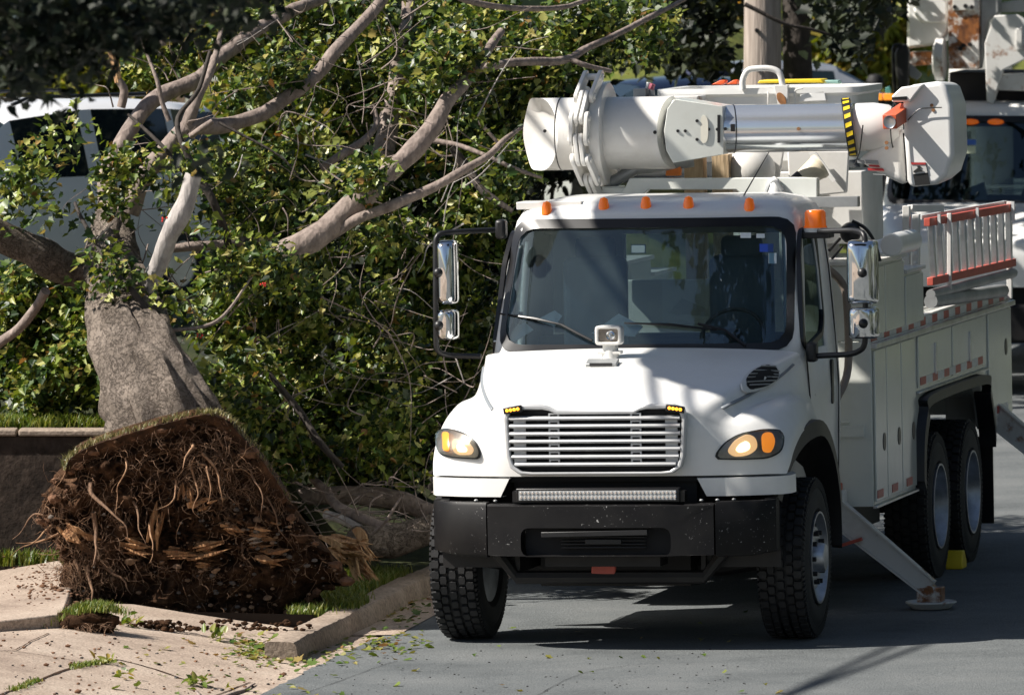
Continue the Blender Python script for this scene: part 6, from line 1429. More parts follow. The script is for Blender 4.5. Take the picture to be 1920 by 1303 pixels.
# ---- root plate
RO_ = [(128, 868), (140, 846), (200, 824), (290, 797), (350, 782), (395, 778), (425, 792), (450, 820), (480, 852), (510, 892), (545, 950), (590, 1010), (630, 1060), (655, 1084), (640, 1096), (604, 1110), (590, 1140), (540, 1170), (440, 1178), (300, 1176), (215, 1168), (165, 1138), (128, 1112), (112, 1085), (120, 1040), (85, 1000), (70, 960), (100, 910)]
NA, NR = 150, 46
ol = resample(roundpoly([(a, b, 0) for a, b in RO_], 12, 3), NA); cpx, cpy = 345, 1000
def plate_Y(px, py): return 57.08 + (py - 780) / 400 * .34 + .10 * ((px - 345) / 300) ** 2
rows = []
for i in range(NR + 1):
    f = (i / NR); row = []
    for p in ol:
        x = cpx + (p.x - cpx) * f; y = cpy + (p.y - cpy) * f; Y = plate_Y(x, y)
        q = Vector((x * .02, y * .02, 0)); n1 = noise.noise(q * 1.0); n2 = noise.noise(q * 2.6 + Vector((3, 1, 0))); n3 = noise.noise(q * 7 + Vector((1, 7, 0))); n4 = noise.noise(q * 17 + Vector((4, 2, 0)))
        Y += (.12 * n1 + .11 * n2 + .06 * n3 + .035 * n4) * (1 if f < .97 else .5)
        edge = 1 + (.085 * noise.noise(Vector((p.x * .06, p.y * .06, 4))) if f > .9 else 0)
        row.append(at(cpx + (x - cpx) * edge, cpy + (y - cpy) * edge, Y + .12 * max(0, f - .85) / .15))
    rows.append(row)
for sc, dy in ((.97, .35), (.9, .7), (.75, 1.0), (.45, 1.15)):
    rows.append([at(cpx + (p.x - cpx) * sc, cpy - 20 + (p.y - cpy) * sc, plate_Y(p.x, p.y) + dy) for p in ol])
def soilmat():
    m, nt, b = newmat('root_soil'); b.inputs['Roughness'].default_value = .95; b.inputs['Specular IOR Level'].default_value = .1
    cr, tx, s = noisecol(nt, 5, [(.30, (.016, .008, .005)), (.42, (.038, .020, .011)), (.54, (.085, .045, .025)), (.66, (.15, .083, .047)), (.82, (.25, .15, .09))], detail=12, rough=.72)
    nt.links.new(cr.outputs[0], b.inputs['Base Color']); c2, t2, s2 = noisecol(nt, 38, [(0, (0, 0, 0)), (1, (1, 1, 1))], detail=8, rough=.7); bump(nt, b, t2.outputs[0], 1.0, .03); return m
M['rootsoil'] = soilmat()
g = G().grid(rows, closeu=True); rp_ = build('root_plate', g, M['rootsoil'], ft_, off=tb0, smooth=80)
# turf layer on its upper rim
TR = [(122, 880), (132, 860), (160, 842), (200, 826), (290, 799), (350, 784), (395, 778), (425, 790), (452, 818), (482, 852), (512, 892), (540, 938)]
tp_ = crom([Vector((a, b, 0)) for a, b in TR], 8); A = []; B = []; C_ = []; D = []; E_ = []
for i, p in enumerate(tp_):
    Y = plate_Y(p.x, p.y) - .09; j = 5 * noise.noise(Vector((p.x * .08, p.y * .08, 0))); t = i / len(tp_)
    th_ = (30 if t < .5 else 34) * (.5 + .5 * min(1, t * 6))
    inx, iny = (6, th_) if t < .45 else (-th_ * .9, th_ * .5)
    A.append(at(p.x + inx * .9, p.y + iny + j, Y + .16)); B.append(at(p.x + inx * .4, p.y + iny * .55 + j, Y + .05)); C_.append(at(p.x, p.y + j * .5, Y + .0)); D.append(at(p.x + (2 if t < .45 else 7), p.y - 5 + j * .4, Y + .12)); E_.append(at(p.x, p.y - 2, Y + .9))
g = G().grid([A, B, C_, D, E_]); tf = build('turf_layer', g, M['soil'], ft_, off=tb0, smooth=70)
gp = []
for i, p in enumerate(tp_):
    Y = plate_Y(p.x, p.y) - .09
    for k in range(22 if i < 76 else 9): gp.append(tuple(at(p.x + r.normal() * 4, p.y - 1 + r.uniform(-3, 3), Y + r.uniform(.0, .30))))
stuff(blades('turf_grass', np.array(gp), .045, M['dry_grass'], ft_, off=tb0, wd=.004, lean=1.6))
# roots
def rootlet(p, d, L, r0, droop, k=6, wob=.25):
    pts = [p]; d = d.normalized()
    for i in range(k):
        d = (d + Vector(r.normal(size=3)) * wob + Vector((0, 0, -droop))).normalized(); pts.append(pts[-1] + d * L / k)
    return pts, [r0 * (1 - .85 * i / k) for i in range(k + 1)]
big = [((362, 832), (.2, -.9, -.2), .45, .018, 'root_pale'), ((380, 850), (.7, -.6, -.5), .42, .016, 'root_pale'), ((372, 870), (.9, -.5, .0), .36, .014, 'root_pale'), ((420, 880), (.9, -.3, .35), .3, .012, 'root_pale'), ((440, 868), (.6, -.3, .6), .22, .009, 'root_pale'), ((360, 880), (-.2, -.5, -.9), .4, .012, 'root_pale'), ((330, 900), (.1, -.5, -1), .35, .012, 'root_pale'), ((395, 905), (0, -.5, -1), .3, .01, 'root_pale'), ((405, 810), (.6, -.4, -.9), .4, .012, 'root'),
       ((170, 905), (-.3, -.5, -1), .6, .024, 'root'), ((175, 960), (.2, -.4, -1), .45, .028, 'root'), ((235, 860), (.1, -.4, -1), .5, .009, 'root_pale'), ((100, 970), (-1, -.2, .3), .42, .012, 'root'), ((95, 985), (-1, -.3, -.2), .4, .009, 'root_pale'), ((110, 1000), (-.8, -.2, -.6), .35, .012, 'root_pale'), ((125, 1020), (-.6, -.3, -.6), .3, .008, 'root'), ((250, 940), (.1, -.6, -1), .4, .014, 'root'), ((280, 980), (-.1, -.6, -1), .36, .012, 'root_pale'), ((140, 1050), (.3, -.4, -1), .3, .022, 'root'), ((165, 1060), (.2, -.4, -1), .34, .026, 'root'), ((195, 1060), (.4, -.3, -.9), .32, .02, 'root'), ((470, 880), (.5, -.3, -1), .5, .010, 'root'), ((500, 930), (.5, -.3, -1), .5, .010, 'root'), ((545, 1000), (.3, -.3, -1), .35, .008, 'root')]
for (px, py), d, L, r0, mt in big:
    pts, rs = rootlet(at(px, py, plate_Y(px, py) - .06), Vector(d), L * .9, r0 * .72, .14, 6, .34); g = G(); g.tube(crom(pts, 3), list(np.interp(np.linspace(0, 6, 19), range(7), rs)), 7); build('root', g, M[mt], rp_, off=tb0, smooth=60)
def shards(c, d, L, w, n):
    g = G(); d = Vector(d).normalized()
    for i in range(n):
        dd = (d + Vector(r.normal(size=3)) * .16).normalized(); a = dd.orthogonal().normalized(); a = (Matrix.Rotation(r.uniform(0, 6.28), 3, dd) @ a); b = dd.cross(a)
        o = Vector(c) + Vector(r.normal(size=3)) * w * .8; l0 = L * r.uniform(.35, .6); l1 = L * r.uniform(.35, .7); wa, wb = w * r.uniform(.25, .6), w * r.uniform(.12, .3)
        p0 = o - dd * l0; p1 = o + dd * l1; m0 = o + a * wa * r.uniform(-.3, .3)
        vs = [p0 + a * wa * .4 + b * wb * .4, p0 - a * wa * .5 + b * wb * .3, p0 - a * wa * .3 - b * wb * .5, p0 + a * wa * .5 - b * wb * .4, m0 + a * wa + b * wb, m0 - a * wa + b * wb * .8, m0 - a * wa * .9 - b * wb, m0 + a * wa * .9 - b * wb, p1 + a * wa * .1, p1 - a * wa * .15 + dd * L * .1]
        g.add(vs, [(0, 1, 2, 3), (0, 1, 5, 4), (1, 2, 6, 5), (2, 3, 7, 6), (3, 0, 4, 7), (4, 5, 9, 8), (6, 7, 8, 9), (5, 6, 9), (7, 4, 8)])
    return g
g = G(); g2 = G()
def face_pt(lo=.1, hi=1.0):
    k = r.integers(0, NA); f = math.sqrt(r.uniform(lo, hi)); p = ol[k]; x = cpx + (p.x - cpx) * f; y = cpy + (p.y - cpy) * f; return x, y
for k in range(2600):
    x, y = face_pt()
    if y > 1090 and r.random() < .7: continue
    if x > 480 and y > 960 and r.random() < .5: continue
    left = x < 190
    if k % 3 == 0 and not left: x, y = r.normal(400, 45), r.normal(880, 40)
    if k % 4 == 0: x, y = r.normal(160, 30), r.normal(1065, 30)
    pts, rs = rootlet(at(x, y, plate_Y(x, y) - .03), Vector((r.normal() - (.7 if left else 0), -.8, r.normal() * .6 - .3)), r.uniform(.06, .26), r.uniform(.0010, .0030), .2, 6, .6)
    (g if r.random() < .8 else g2).tube(pts, rs, 4, False)
stuff(build('root_hair', g, M['root'], rp_, off=tb0, smooth=60)); stuff(build('pale_root_hair', g2, M['root_pale'], rp_, off=tb0, smooth=60))
def chunk(c, s, seed, sub=2, rough=.35):
    bm = bmesh.new(); bmesh.ops.create_icosphere(bm, subdivisions=sub, radius=1); q = G()
    for v in bm.verts:
        k = 1 + rough * noise.noise(v.co * 1.6 + Vector((seed * 3.1, seed, 0))) + rough * .5 * noise.noise(v.co * 4 + Vector((seed, 2, 0)))
        v.co = Vector((v.co.x * s[0], v.co.y * s[1], v.co.z * s[2])) * k
    q.add([v.co + Vector(c) for v in bm.verts], [tuple(v.index for v in f.verts) for f in bm.faces]); bm.free(); return q
g = G(); g2 = G()
for k in range(560):
    x, y = face_pt(.0, .95)
    if y < 930 or (x < 330 and r.random() < .75): continue
    s_k = .004 + .016 * r.random() ** 2.5 * (1.8 if r.random() < .1 else 1); t = chunk(at(x, y, plate_Y(x, y) - .03 - r.uniform(0, .05)), (s_k * 1.3, s_k, s_k * .85), k, 1); (g if k % 2 else g2).add(t.v, t.f)
stuff(build('pebble', g, mat('pebble_tan', (.25, .15, .085), .8, var=.5, scale=8), rp_, off=tb0, smooth=50)); stuff(build('gray_pebble', g2, mat('pebble_gray', (.13, .105, .085), .8, var=.5, scale=8), rp_, off=tb0, smooth=50))
g = G(); g3 = G()
for k in range(360):
    x, y = face_pt(.05, 1.0) if k % 3 == 1 else face_pt(.80, 1.03)
    if k % 2 == 0 and x > 480: continue
    s_k = r.uniform(.008, .032) * (1.5 if r.random() < .15 else 1); t = chunk(at(x, y, plate_Y(x, y) - .01 - r.uniform(-.05, .06)), (s_k * r.uniform(.8, 1.5), s_k, s_k * r.uniform(.6, 1.1)), k + 300, 2, .6); (g if k % 3 else g3).add(t.v, t.f)
stuff(build('soil_clod', g, M['rootsoil'], rp_, off=tb0, smooth=40)); stuff(build('dry_clod', g3, M['soil2'], rp_, off=tb0, smooth=40))
for k, (x, y, sx, sz, ang) in enumerate(((290, 990, .045, .11, .2), (385, 1030, .13, .045, .25), (335, 1037, .10, .035, 0), (250, 1025, .09, .04, -.15), (490, 998, .075, .045, -.2), (510, 1042, .085, .06, 0), (430, 985, .06, .045, -.5), (145, 1000, .085, .075, -.5), (478, 1014, .05, .028, .2), (380, 1055, .045, .022, 0), (375, 935, .05, .05, .4), (350, 925, .03, .06, .1))):
    c_ = at(x, y, plate_Y(x, y) - .05); L_ = max(sx, sz) * 1.7; dr = (math.cos(ang), -.2, math.sin(ang)) if sx >= sz else (math.sin(ang), -.2, math.cos(ang))
    build('torn_wood', shards(c_, dr, L_, min(sx, sz) * .9, 9), M['torn'] if k != 8 else M['kerb'], rp_, off=tb0)

# ---- logs and debris beyond the kerb
def log(label, pts, rp, mt, name='log', cat='log', cut=True, group='cut branches beside the kerb'):
    P = [at(*p) for p in pts]; b = min(P, key=lambda p: p.z).copy(); R = [q * p[2] / FPX for q, p in zip(rp, pts)]; b.z -= max(R)
    o = thing(name, label, cat, b, group=group); limb(P, R, M[mt], o, b, 'bark', 14); 
    if cut:
        d = (P[0] - P[1]).normalized(); g = G(); g.lathe([(0, R[0] * .96), (.008, R[0] * .9), (.01, .0001)], P[0], d, 16); build('cut_end', g, M['splinter'], o, off=b)
    return o
log('thick greenish log lying just behind the kerb by the left front tyre', [(672, 1016, 59.7), (730, 1012, 59.9), (770, 1004, 60), (830, 985, 60.2)], [30, 32, 28, 24], 'bark')
log('long dark log lying across behind the thinner branches', [(530, 930, 60.9), (620, 925, 60.9), (700, 930, 60.9), (760, 940, 60.8), (840, 968, 60.6)], [16, 17, 20, 19, 15], 'bark_limb')
log('bare grey branch slanting down onto the thick log', [(585, 895, 60.5), (612, 920, 60.4), (640, 950, 60.2), (690, 975, 60), (738, 992, 59.9)], [7, 9, 10, 10, 8], 'bark_limb', 'branch', 'branch')
log('short pale greenish branch between the slanting branch and the root plate', [(612, 962, 60.2), (640, 972, 60.1), (678, 992, 60)], [9, 9, 8], 'bark_pale', 'branch', 'branch')
log('thin forked twig standing against the log near the tyre', [(700, 1000, 59.6), (725, 975, 59.5), (748, 937, 59.5), (756, 934, 59.5)], [3, 3, 2, 1], 'bark_limb', 'branch', 'branch', False)
g = G()
for k in range(70):
    p = at(r.uniform(545, 810), r.uniform(905, 1010), r.uniform(59.8, 60.8)); d = Vector((r.normal(), r.normal() * .4, r.normal() * .35)).normalized(); L = r.uniform(.15, .5)
    q = [p, p + d * L * .5 + Vector(r.normal(size=3)) * .03, p + d * L + Vector(r.normal(size=3)) * .06]; g.tube(crom(q, 3), list(np.linspace(r.uniform(.003, .009), .0015, 7)), 5)
tag(build('brush', g, M['bark_limb'], smooth=60), 'tangle of thin dead twigs over the logs behind the kerb', 'twigs', kind='stuff')
sb_ = at(655, 1080, 59.2); so_ = thing('splintered_stump', 'freshly splintered orange wood between root plate and thick log', 'stump', sb_, group=None)
k = 0
for (x0, y0, x1, y1, r0) in ((616, 1010, 668, 1020, 18), (640, 1030, 690, 1035, 14), (655, 1040, 680, 1082, 13), (622, 1028, 650, 1050, 10), (680, 1025, 694, 1050, 9), (660, 1060, 688, 1078, 9)):
    a, b = at(x0, y0, 59.3), at(x1, y1, 59.2); build('splinter', shards((a + b) / 2, b - a, (b - a).length * 1.1, r0 / 270 * .9, 10), M['splinter'], so_, off=sb_); k += 1
# turf clod
cb_ = grd(160, 1178, .10); cb_.z = apron_z(cb_.x, cb_.y) + .01; cl = thing('turf_clod', 'loose clod of turf with dark soil lying on the driveway before the root plate', 'clod', cb_)
t = chunk(cb_ + Vector((0, .1, .055)), (.21, .13, .085), 5, 4, .3); build('soil', t, M['rootsoil'], cl, off=cb_, smooth=70)
gp = np.array([(cb_.x + r.normal() * .10 + .02, cb_.y + .1 + r.normal() * .06, cb_.z + .125 + .02 * (r.random() - .5)) for _ in range(1500)]); gp[:, 2] -= ((gp[:, 0] - cb_.x) / .22) ** 2 * .05 - (gp[:, 0] - cb_.x) * .15
stuff(blades('clod_grass', gp, .06, M['grass'], cl, off=cb_, wd=.004, lean=1.0, seed=9))
g = G()
for k in range(50): pts, rs = rootlet(Vector((cb_.x + r.normal() * .1, cb_.y - .02, cb_.z + .05)), Vector((r.normal(), -.6, -.4)), .12, .003, .3, 3, .4); g.tube(pts, rs, 4, False)
stuff(build('clod_root', g, M['root'], cl, off=cb_))
# crumbled soil heap at the lip of the pit, and crumbs over the concrete
hb2 = grd(300, 1168, .08); hb2.z = apron_z(hb2.x, min(hb2.y, 56.9)) + .01; hp_ = thing('soil_heap', 'small heap of crumbly brown soil on the lip of the hole', 'soil', hb2)
for k in range(240):
    s_k = r.uniform(.004, .019); t = chunk(hb2 + Vector((r.normal() * .13 if k < 100 else r.uniform(-.45, 1.0), .04 + r.uniform(-.05, .10), s_k * .6 + max(0, .05 - abs(r.normal()) * .05))), (s_k * 1.3, s_k, s_k * .8), k + 9, 2, .5)
    if k == 0: G0 = t
    else: G0.add(t.v, t.f)
stuff(build('soil_lump', G0, M['rootsoil'], hp_, off=hb2, smooth=50))
g = G(); g2 = G()
def on_apron(x, y): return apron_z(x, y) + .014
for k in range(460):
    m_ = r.random()
    if m_ < .45: p = grd(r.normal(95, 38), r.normal(1100, 22), .17); z = .165 + .02 * (p.x + 3.2)
    else:
        p = grd(r.uniform(0, 640), r.uniform(1185, 1300), .08)
        if p.x > ex(p.y) - .05: continue
        z = on_apron(p.x, p.y)
    s_k = r.uniform(.003, .011) * (2 if r.random() < .06 else 1); t = chunk((p.x, p.y, z + s_k * .5), (s_k * 1.4, s_k, s_k * .7), k, 1); (g if m_ < .8 else g2).add(t.v, t.f)
for k in range(150):
    p = grd(r.uniform(480, 1400), r.uniform(1210, 1300), -.05)
    if p.x < ex(p.y): continue
    s_k = r.uniform(.002, .006); t = chunk((p.x, p.y, road_z(p.x, p.y) + s_k * .5), (s_k * 1.5, s_k, s_k * .7), k, 1); g2.add(t.v, t.f)
o = build('soil_crumbs', g, M['soil2'], smooth=50); tag(o, 'scattered crumbs of brown soil over the pale concrete', 'soil', kind='stuff'); o = build('grit', g2, M['chassis'], smooth=50); tag(o, 'fine dark grit scattered over the road and driveway', 'grit', kind='stuff')
# fallen leaves
PL = []
for k in range(900):
    q = r.random()
    if q < .40: px, py = r.normal(510, 45), r.normal(1198, 9)
    elif q < .58: px, py = r.normal(745, 40), r.normal(1105, 22)
    elif q < .74: px, py = r.uniform(560, 800), r.normal(1180, 14) - 0
    elif q < .84: px, py = r.uniform(200, 640), r.uniform(1180, 1300)
    else: px, py = r.uniform(600, 1500), r.uniform(1130, 1290)
    p = grd(px, py, 0); x, y = p.x, p.y
    if in_pit(x, y) and y > 56.95: continue
    z = (road_z(x, y) + .006) if x > ex(y) else (on_apron(x, y) if y < 56.95 else (road_z(x, y) + .012 if x > kx(y) else None))
    if z is None or (q >= .84 and r.random() < .80): continue
    PL.append((x, y, z + .006))
PL = np.array(PL); o = leaf_mesh('fallen_leaves', PL, r.uniform(.03, .08, len(PL)), leafmat('fallen_leaf', [(0, (.05, .10, .015)), (.5, (.14, .19, .03)), (.8, (.26, .24, .06)), (1, (.24, .13, .05))], .2), up=3.5, hang=0, fold=.18, seed=12); tag(o, 'green and yellow leaves strewn along the gutter and driveway', 'leaves', kind='stuff')
# grass on the verge, wall top, and the tuft at the kerb
gp = []
for k in range(9000):
    y = r.uniform(57.0, 60.5); x = kx(y) - .18 - abs(r.normal()) * .5
    if in_pit(x, y) and y < 58.2 and x < kx(y) - .42: continue
    if y < 57.2 and x < kx(y) - .5: continue
    gp.append((x, y, yard_z(x, y) - .015))
o = blades('verge_grass', np.array(gp), .085, M['grass'], wd=.006, lean=.8, seed=14); tag(o, 'green grass on the narrow verge between kerb and logs', 'grass', kind='stuff')
gp = [(r.uniform(-4.5, -2.2), 60.66 + abs(r.normal()) * .25, 1.0) for _ in range(3500)] + [(r.uniform(-4.2, -3.0), 60.38 - abs(r.normal()) * .06, .08) for _ in range(900)]
o = blades('wall_grass', np.array(gp), .12, M['grass'], wd=.007, lean=.9, seed=15); tag(o, 'grass growing along the top and foot of the dark wall', 'grass', kind='stuff')
gp = [tuple(grd(650 + r.normal() * 24, 1108 + r.normal() * 6, .11)) for _ in range(900)]
gp = [(x, y, road_z(x, y) + .13) for x, y, z in gp if x < kx(y) - .02]
o = blades('kerb_grass', np.array(gp), .07, M['grass'], wd=.005, lean=.9, seed=16); tag(o, 'sunlit yellow green tuft of grass on the kerb right of the root plate', 'grass', kind='stuff')
# moss and weeds in the joints
gp = []
for J in (JOINTS[0],):
    pts = crom([Vector((*p, 0)) for p in J], 10)
    for p in pts:
        if noise.noise(p * 2.2) > -.05:
            for k in range(26): gp.append((p.x + r.normal() * .018, p.y + r.normal() * .05, azf(p.x, p.y)))
o = blades('joint_weeds', np.array(gp), .03, M['grass'], wd=.006, lean=1.4, seed=17); tag(o, 'short green weeds growing in the long driveway joint', 'weeds', kind='stuff')
for k, (px, py, n, sz, lb) in enumerate(((370, 1236, 16, .10, 'leafy weed growing from the driveway crack, right of centre'), (200, 1222, 10, .07, 'small weed where two driveway joints meet'), (412, 1168, 9, .09, 'little green sprout at the lip of the hole'), (230, 1240, 8, .06, 'flat small weed just right of the joint corner'), (237, 1166, 12, .08, 'pale green weed right of the turf clod'), (438, 1236, 6, .05, 'tiny weed beside the mossy stick'))):
    p = grd(px, py, .09); z = azf(p.x, p.y); o = thing('weed', lb, 'weed', (p.x, p.y, z), group='weeds on the driveway'); P = np.array([(p.x + r.normal() * .03, p.y + r.normal() * .03, z + .01 + abs(r.normal()) * .02) for _ in range(n)])
    leaf_mesh('leaves', P, r.uniform(sz * .6, sz, n), M['leaf_bright'] if k % 2 else M['grass'], o, off=(p.x, p.y, z), out=LEAF_SMALL, up=.2, hang=-1.2, seed=60 + k)
# mossy stick on the driveway
P = [grd(x, y, .10) for x, y in ((368, 1243), (382, 1254), (410, 1250), (440, 1240), (462, 1232), (478, 1222))]
P = [Vector((p.x, p.y, azf(p.x, p.y) + .012)) for p in P]; o = thing('stick', 'mossy dark stick lying on the driveway near the gutter', 'stick', P[2]); limb(P, [.010, .013, .015, .013, .009, .004], M['bark_limb'], o, P[2], 'bark', 7)
# ================================================================== CARS IN THE YARD
M['carglass'] = mat('car_glass', (.012, .02, .022), .04, coat=.6)
def make_car(name, label, cat, loc, fwd_deg, paint, st, hwid=.9):
    """st: stations (y, belt, roof, roof half width factor, flag) from the nose backwards; flag: '' | 'w' side glass | 'W' windscreen | 'R' rear glass, for the span after it"""
    Mx = Matrix.Translation(loc) @ Matrix.Rotation(rad(fwd_deg), 4, 'Z')
    o = thing(name, label, cat, (0, 0, 0), Mx)
    secs = []
    for (y, belt, roof, wr, fl) in st:
        nose = min(1, .80 + .2 * min(1, (y - st[0][0]) / .35)); tail = min(1, .86 + .14 * min(1, (st[-1][0] - y) / .25)); w = hwid * nose * tail
        if roof - belt < .06: wt = w * .93; h = [(w * .93, .24), (w, .42), (w, belt * .72), (w * .985, belt - .07), (wt, belt - .015), (w * .6, roof), (0, roof + .015)]
        else: h = [(w * .93, .24), (w, .42), (w, belt * .72), (w * .975, belt), (hwid * wr, roof - .08), (hwid * wr * .82, roof - .012), (0, roof + .012)]
        secs.append([Vector((-x, y, z)) for x, z in h] + [Vector((x, y, z)) for x, z in h[:-1]][::-1])
    g = G(); parts = []
    for i in range(len(secs) - 1):
        fl = st[i][4]
        for j in range(12):
            jj = j if j < 6 else 11 - j; f = [secs[i][j], secs[i][j + 1], secs[i + 1][j + 1], secs[i + 1][j]]
            if fl == 'w' and jj == 3: parts.append(('side_window', f, i, j)); continue
            if fl in 'WR' and fl and jj in (4, 5): parts.append(('windshield' if fl == 'W' else 'rear_window', f, i, j)); continue
            g.add(f, [(0, 1, 2, 3)])
    g.add(secs[0], [tuple(range(13))]); g.add(secs[-1], [tuple(range(13))])
    bm_ = build('body', g, paint, o); me = bm_.data; b = bmesh.new(); b.from_mesh(me); bmesh.ops.remove_doubles(b, verts=b.verts, dist=1e-4); bmesh.ops.recalc_face_normals(b, faces=b.faces); b.to_mesh(me); b.free()
    me.polygons.foreach_set('use_smooth', [True] * len(me.polygons)); me.set_sharp_from_angle(angle=rad(38))
    agg = {}
    for nm, f, i, j in parts:
        k = (nm, i, j) if nm == 'side_window' else (nm, i)
        agg.setdefault(k, G()).add([Vector((p.x * .995, p.y, p.z - .003)) for p in f], [(0, 1, 2, 3)])
    for k, gg in agg.items(): build(k[0], gg, M['carglass'], o, smooth=60)
    L = st[-1][0]
    for y in (.92, L - .95):
        for s_ in (-1, 1):
            t = G(); t.lathe([(0, .20), (0, .30), (.02, .33), (.2, .33), (.22, .30), (.22, .2)], (s_ * (hwid + .01) - (s_ * .22 if s_ > 0 else -.22) * 1.0, y, .33), (s_, 0, 0), 28, closed=True); w = build('wheel', t, M['rubber'], o, smooth=40)
            t = G(); t.lathe([(.20, .205), (.17, .18), (.16, .06), (.18, .05), (.18, .0001)], (s_ * (hwid + .01) - s_ * .22, y, .33), (s_, 0, 0), 24); build('rim', t, M['alu'], w, smooth=40)
    for s_ in (-1, 1):
        build('headlight', G().box((s_ * hwid * .66, st[0][0] + .06, .66), (.36, .16, .13)), M['chrome'], o, bevel=.03)
        build('taillight', G().box((s_ * hwid * .80, L - .03, .92), (.16, .12, .26)), mat('tail_red', (.35, .015, .015), .25), o, bevel=.03)
        k = [s for s in st if s[4] == 'W'][0]; build('wing_mirror', G().box((s_ * (hwid + .10), k[0] + .45, k[1] + .08), (.20, .10, .14)), paint, o, bevel=.03)
        for f in (.45, .66): build('door_handle', G().box((s_ * (hwid + .008), L * f, .88), (.02, .18, .03)), M['chrome'], o, bevel=.006)
    return o
VAN = [(0, .62, .64, .7, ''), (.08, .82, .84, .7, ''), (.55, .97, .99, .7, ''), (1.05, 1.07, 1.09, .7, 'W'), (1.95, 1.12, 1.66, .80, ''), (2.02, 1.12, 1.69, .80, 'w'), (2.85, 1.12, 1.76, .81, ''), (3.02, 1.12, 1.765, .81, 'w'), (3.95, 1.12, 1.75, .80, ''), (4.05, 1.12, 1.745, .80, 'w'), (4.62, 1.12, 1.70, .78, 'R'), (4.90, 1.05, 1.10, .7, ''), (4.95, .60, .62, .7, '')]
SED = [(0, .55, .57, .7, ''), (.08, .70, .72, .7, ''), (.6, .86, .88, .7, ''), (1.3, .95, .97, .7, 'W'), (2.05, .98, 1.38, .72, ''), (2.1, .98, 1.40, .72, 'w'), (2.72, .98, 1.45, .73, ''), (2.82, .98, 1.45, .73, 'w'), (3.5, .98, 1.42, .72, ''), (3.56, .98, 1.41, .72, 'R'), (4.2, 1.0, 1.06, .7, ''), (4.5, .90, .92, .7, ''), (4.55, .5, .52, .7, '')]
M['carwhite'] = paintmat('car_white', (.78, .79, .80), amt=.08, rough=.2); M['silver'] = mat('car_silver', (.48, .50, .52), .25, .6, coat=.6, var=.1); M['darkblue'] = mat('car_dark_blue', (.008, .014, .035), .18, .2, coat=.8)
# roof rear end of the van is read at (395, 190); it points left and towards the camera
Yv = 75.0; c_ = at(395, 190, Yv); ang = -40
fx = Vector((math.sin(rad(-ang)), 0, 0))
Rm = Matrix.Rotation(rad(ang), 3, 'Z'); anchor = Rm @ Vector((.72, 4.6, 0))
vx, vy = c_.x - anchor.x, Yv - anchor.y
vz = c_.z - 1.72
make_car('white_van', 'white passenger van parked up in the yard, half hidden behind the fallen tree', 'van', (vx, vy, vz), ang, M['carwhite'], VAN, .93)
van = bpy.data.objects['white_van']
g = G()
for s_ in (-1, 1): g.tube([(s_ * .70, 2.1, 1.74), (s_ * .71, 2.3, 1.80), (s_ * .71, 4.2, 1.80), (s_ * .70, 4.4, 1.74)], .018, 8)
build('roof_rail', g, M['black'], van, smooth=40)
print('van', vx, vy, vz, yard_z(vx, vy + 2))
c_ = at(1300, 110, 98); make_car('silver_car', 'silver car standing side on behind the bucket and the utility pole', 'car', (c_.x - 1.9, 98.8, yard_z(2.6, 98)), -74, M['silver'], SED)
c_ = at(1130, 100, 90); make_car('dark_car', 'dark blue car in deep shade behind the fallen crown, left of the silver car', 'car', (c_.x - 1.7, 90.4, yard_z(1.0, 90)), -66, M['darkblue'], SED)
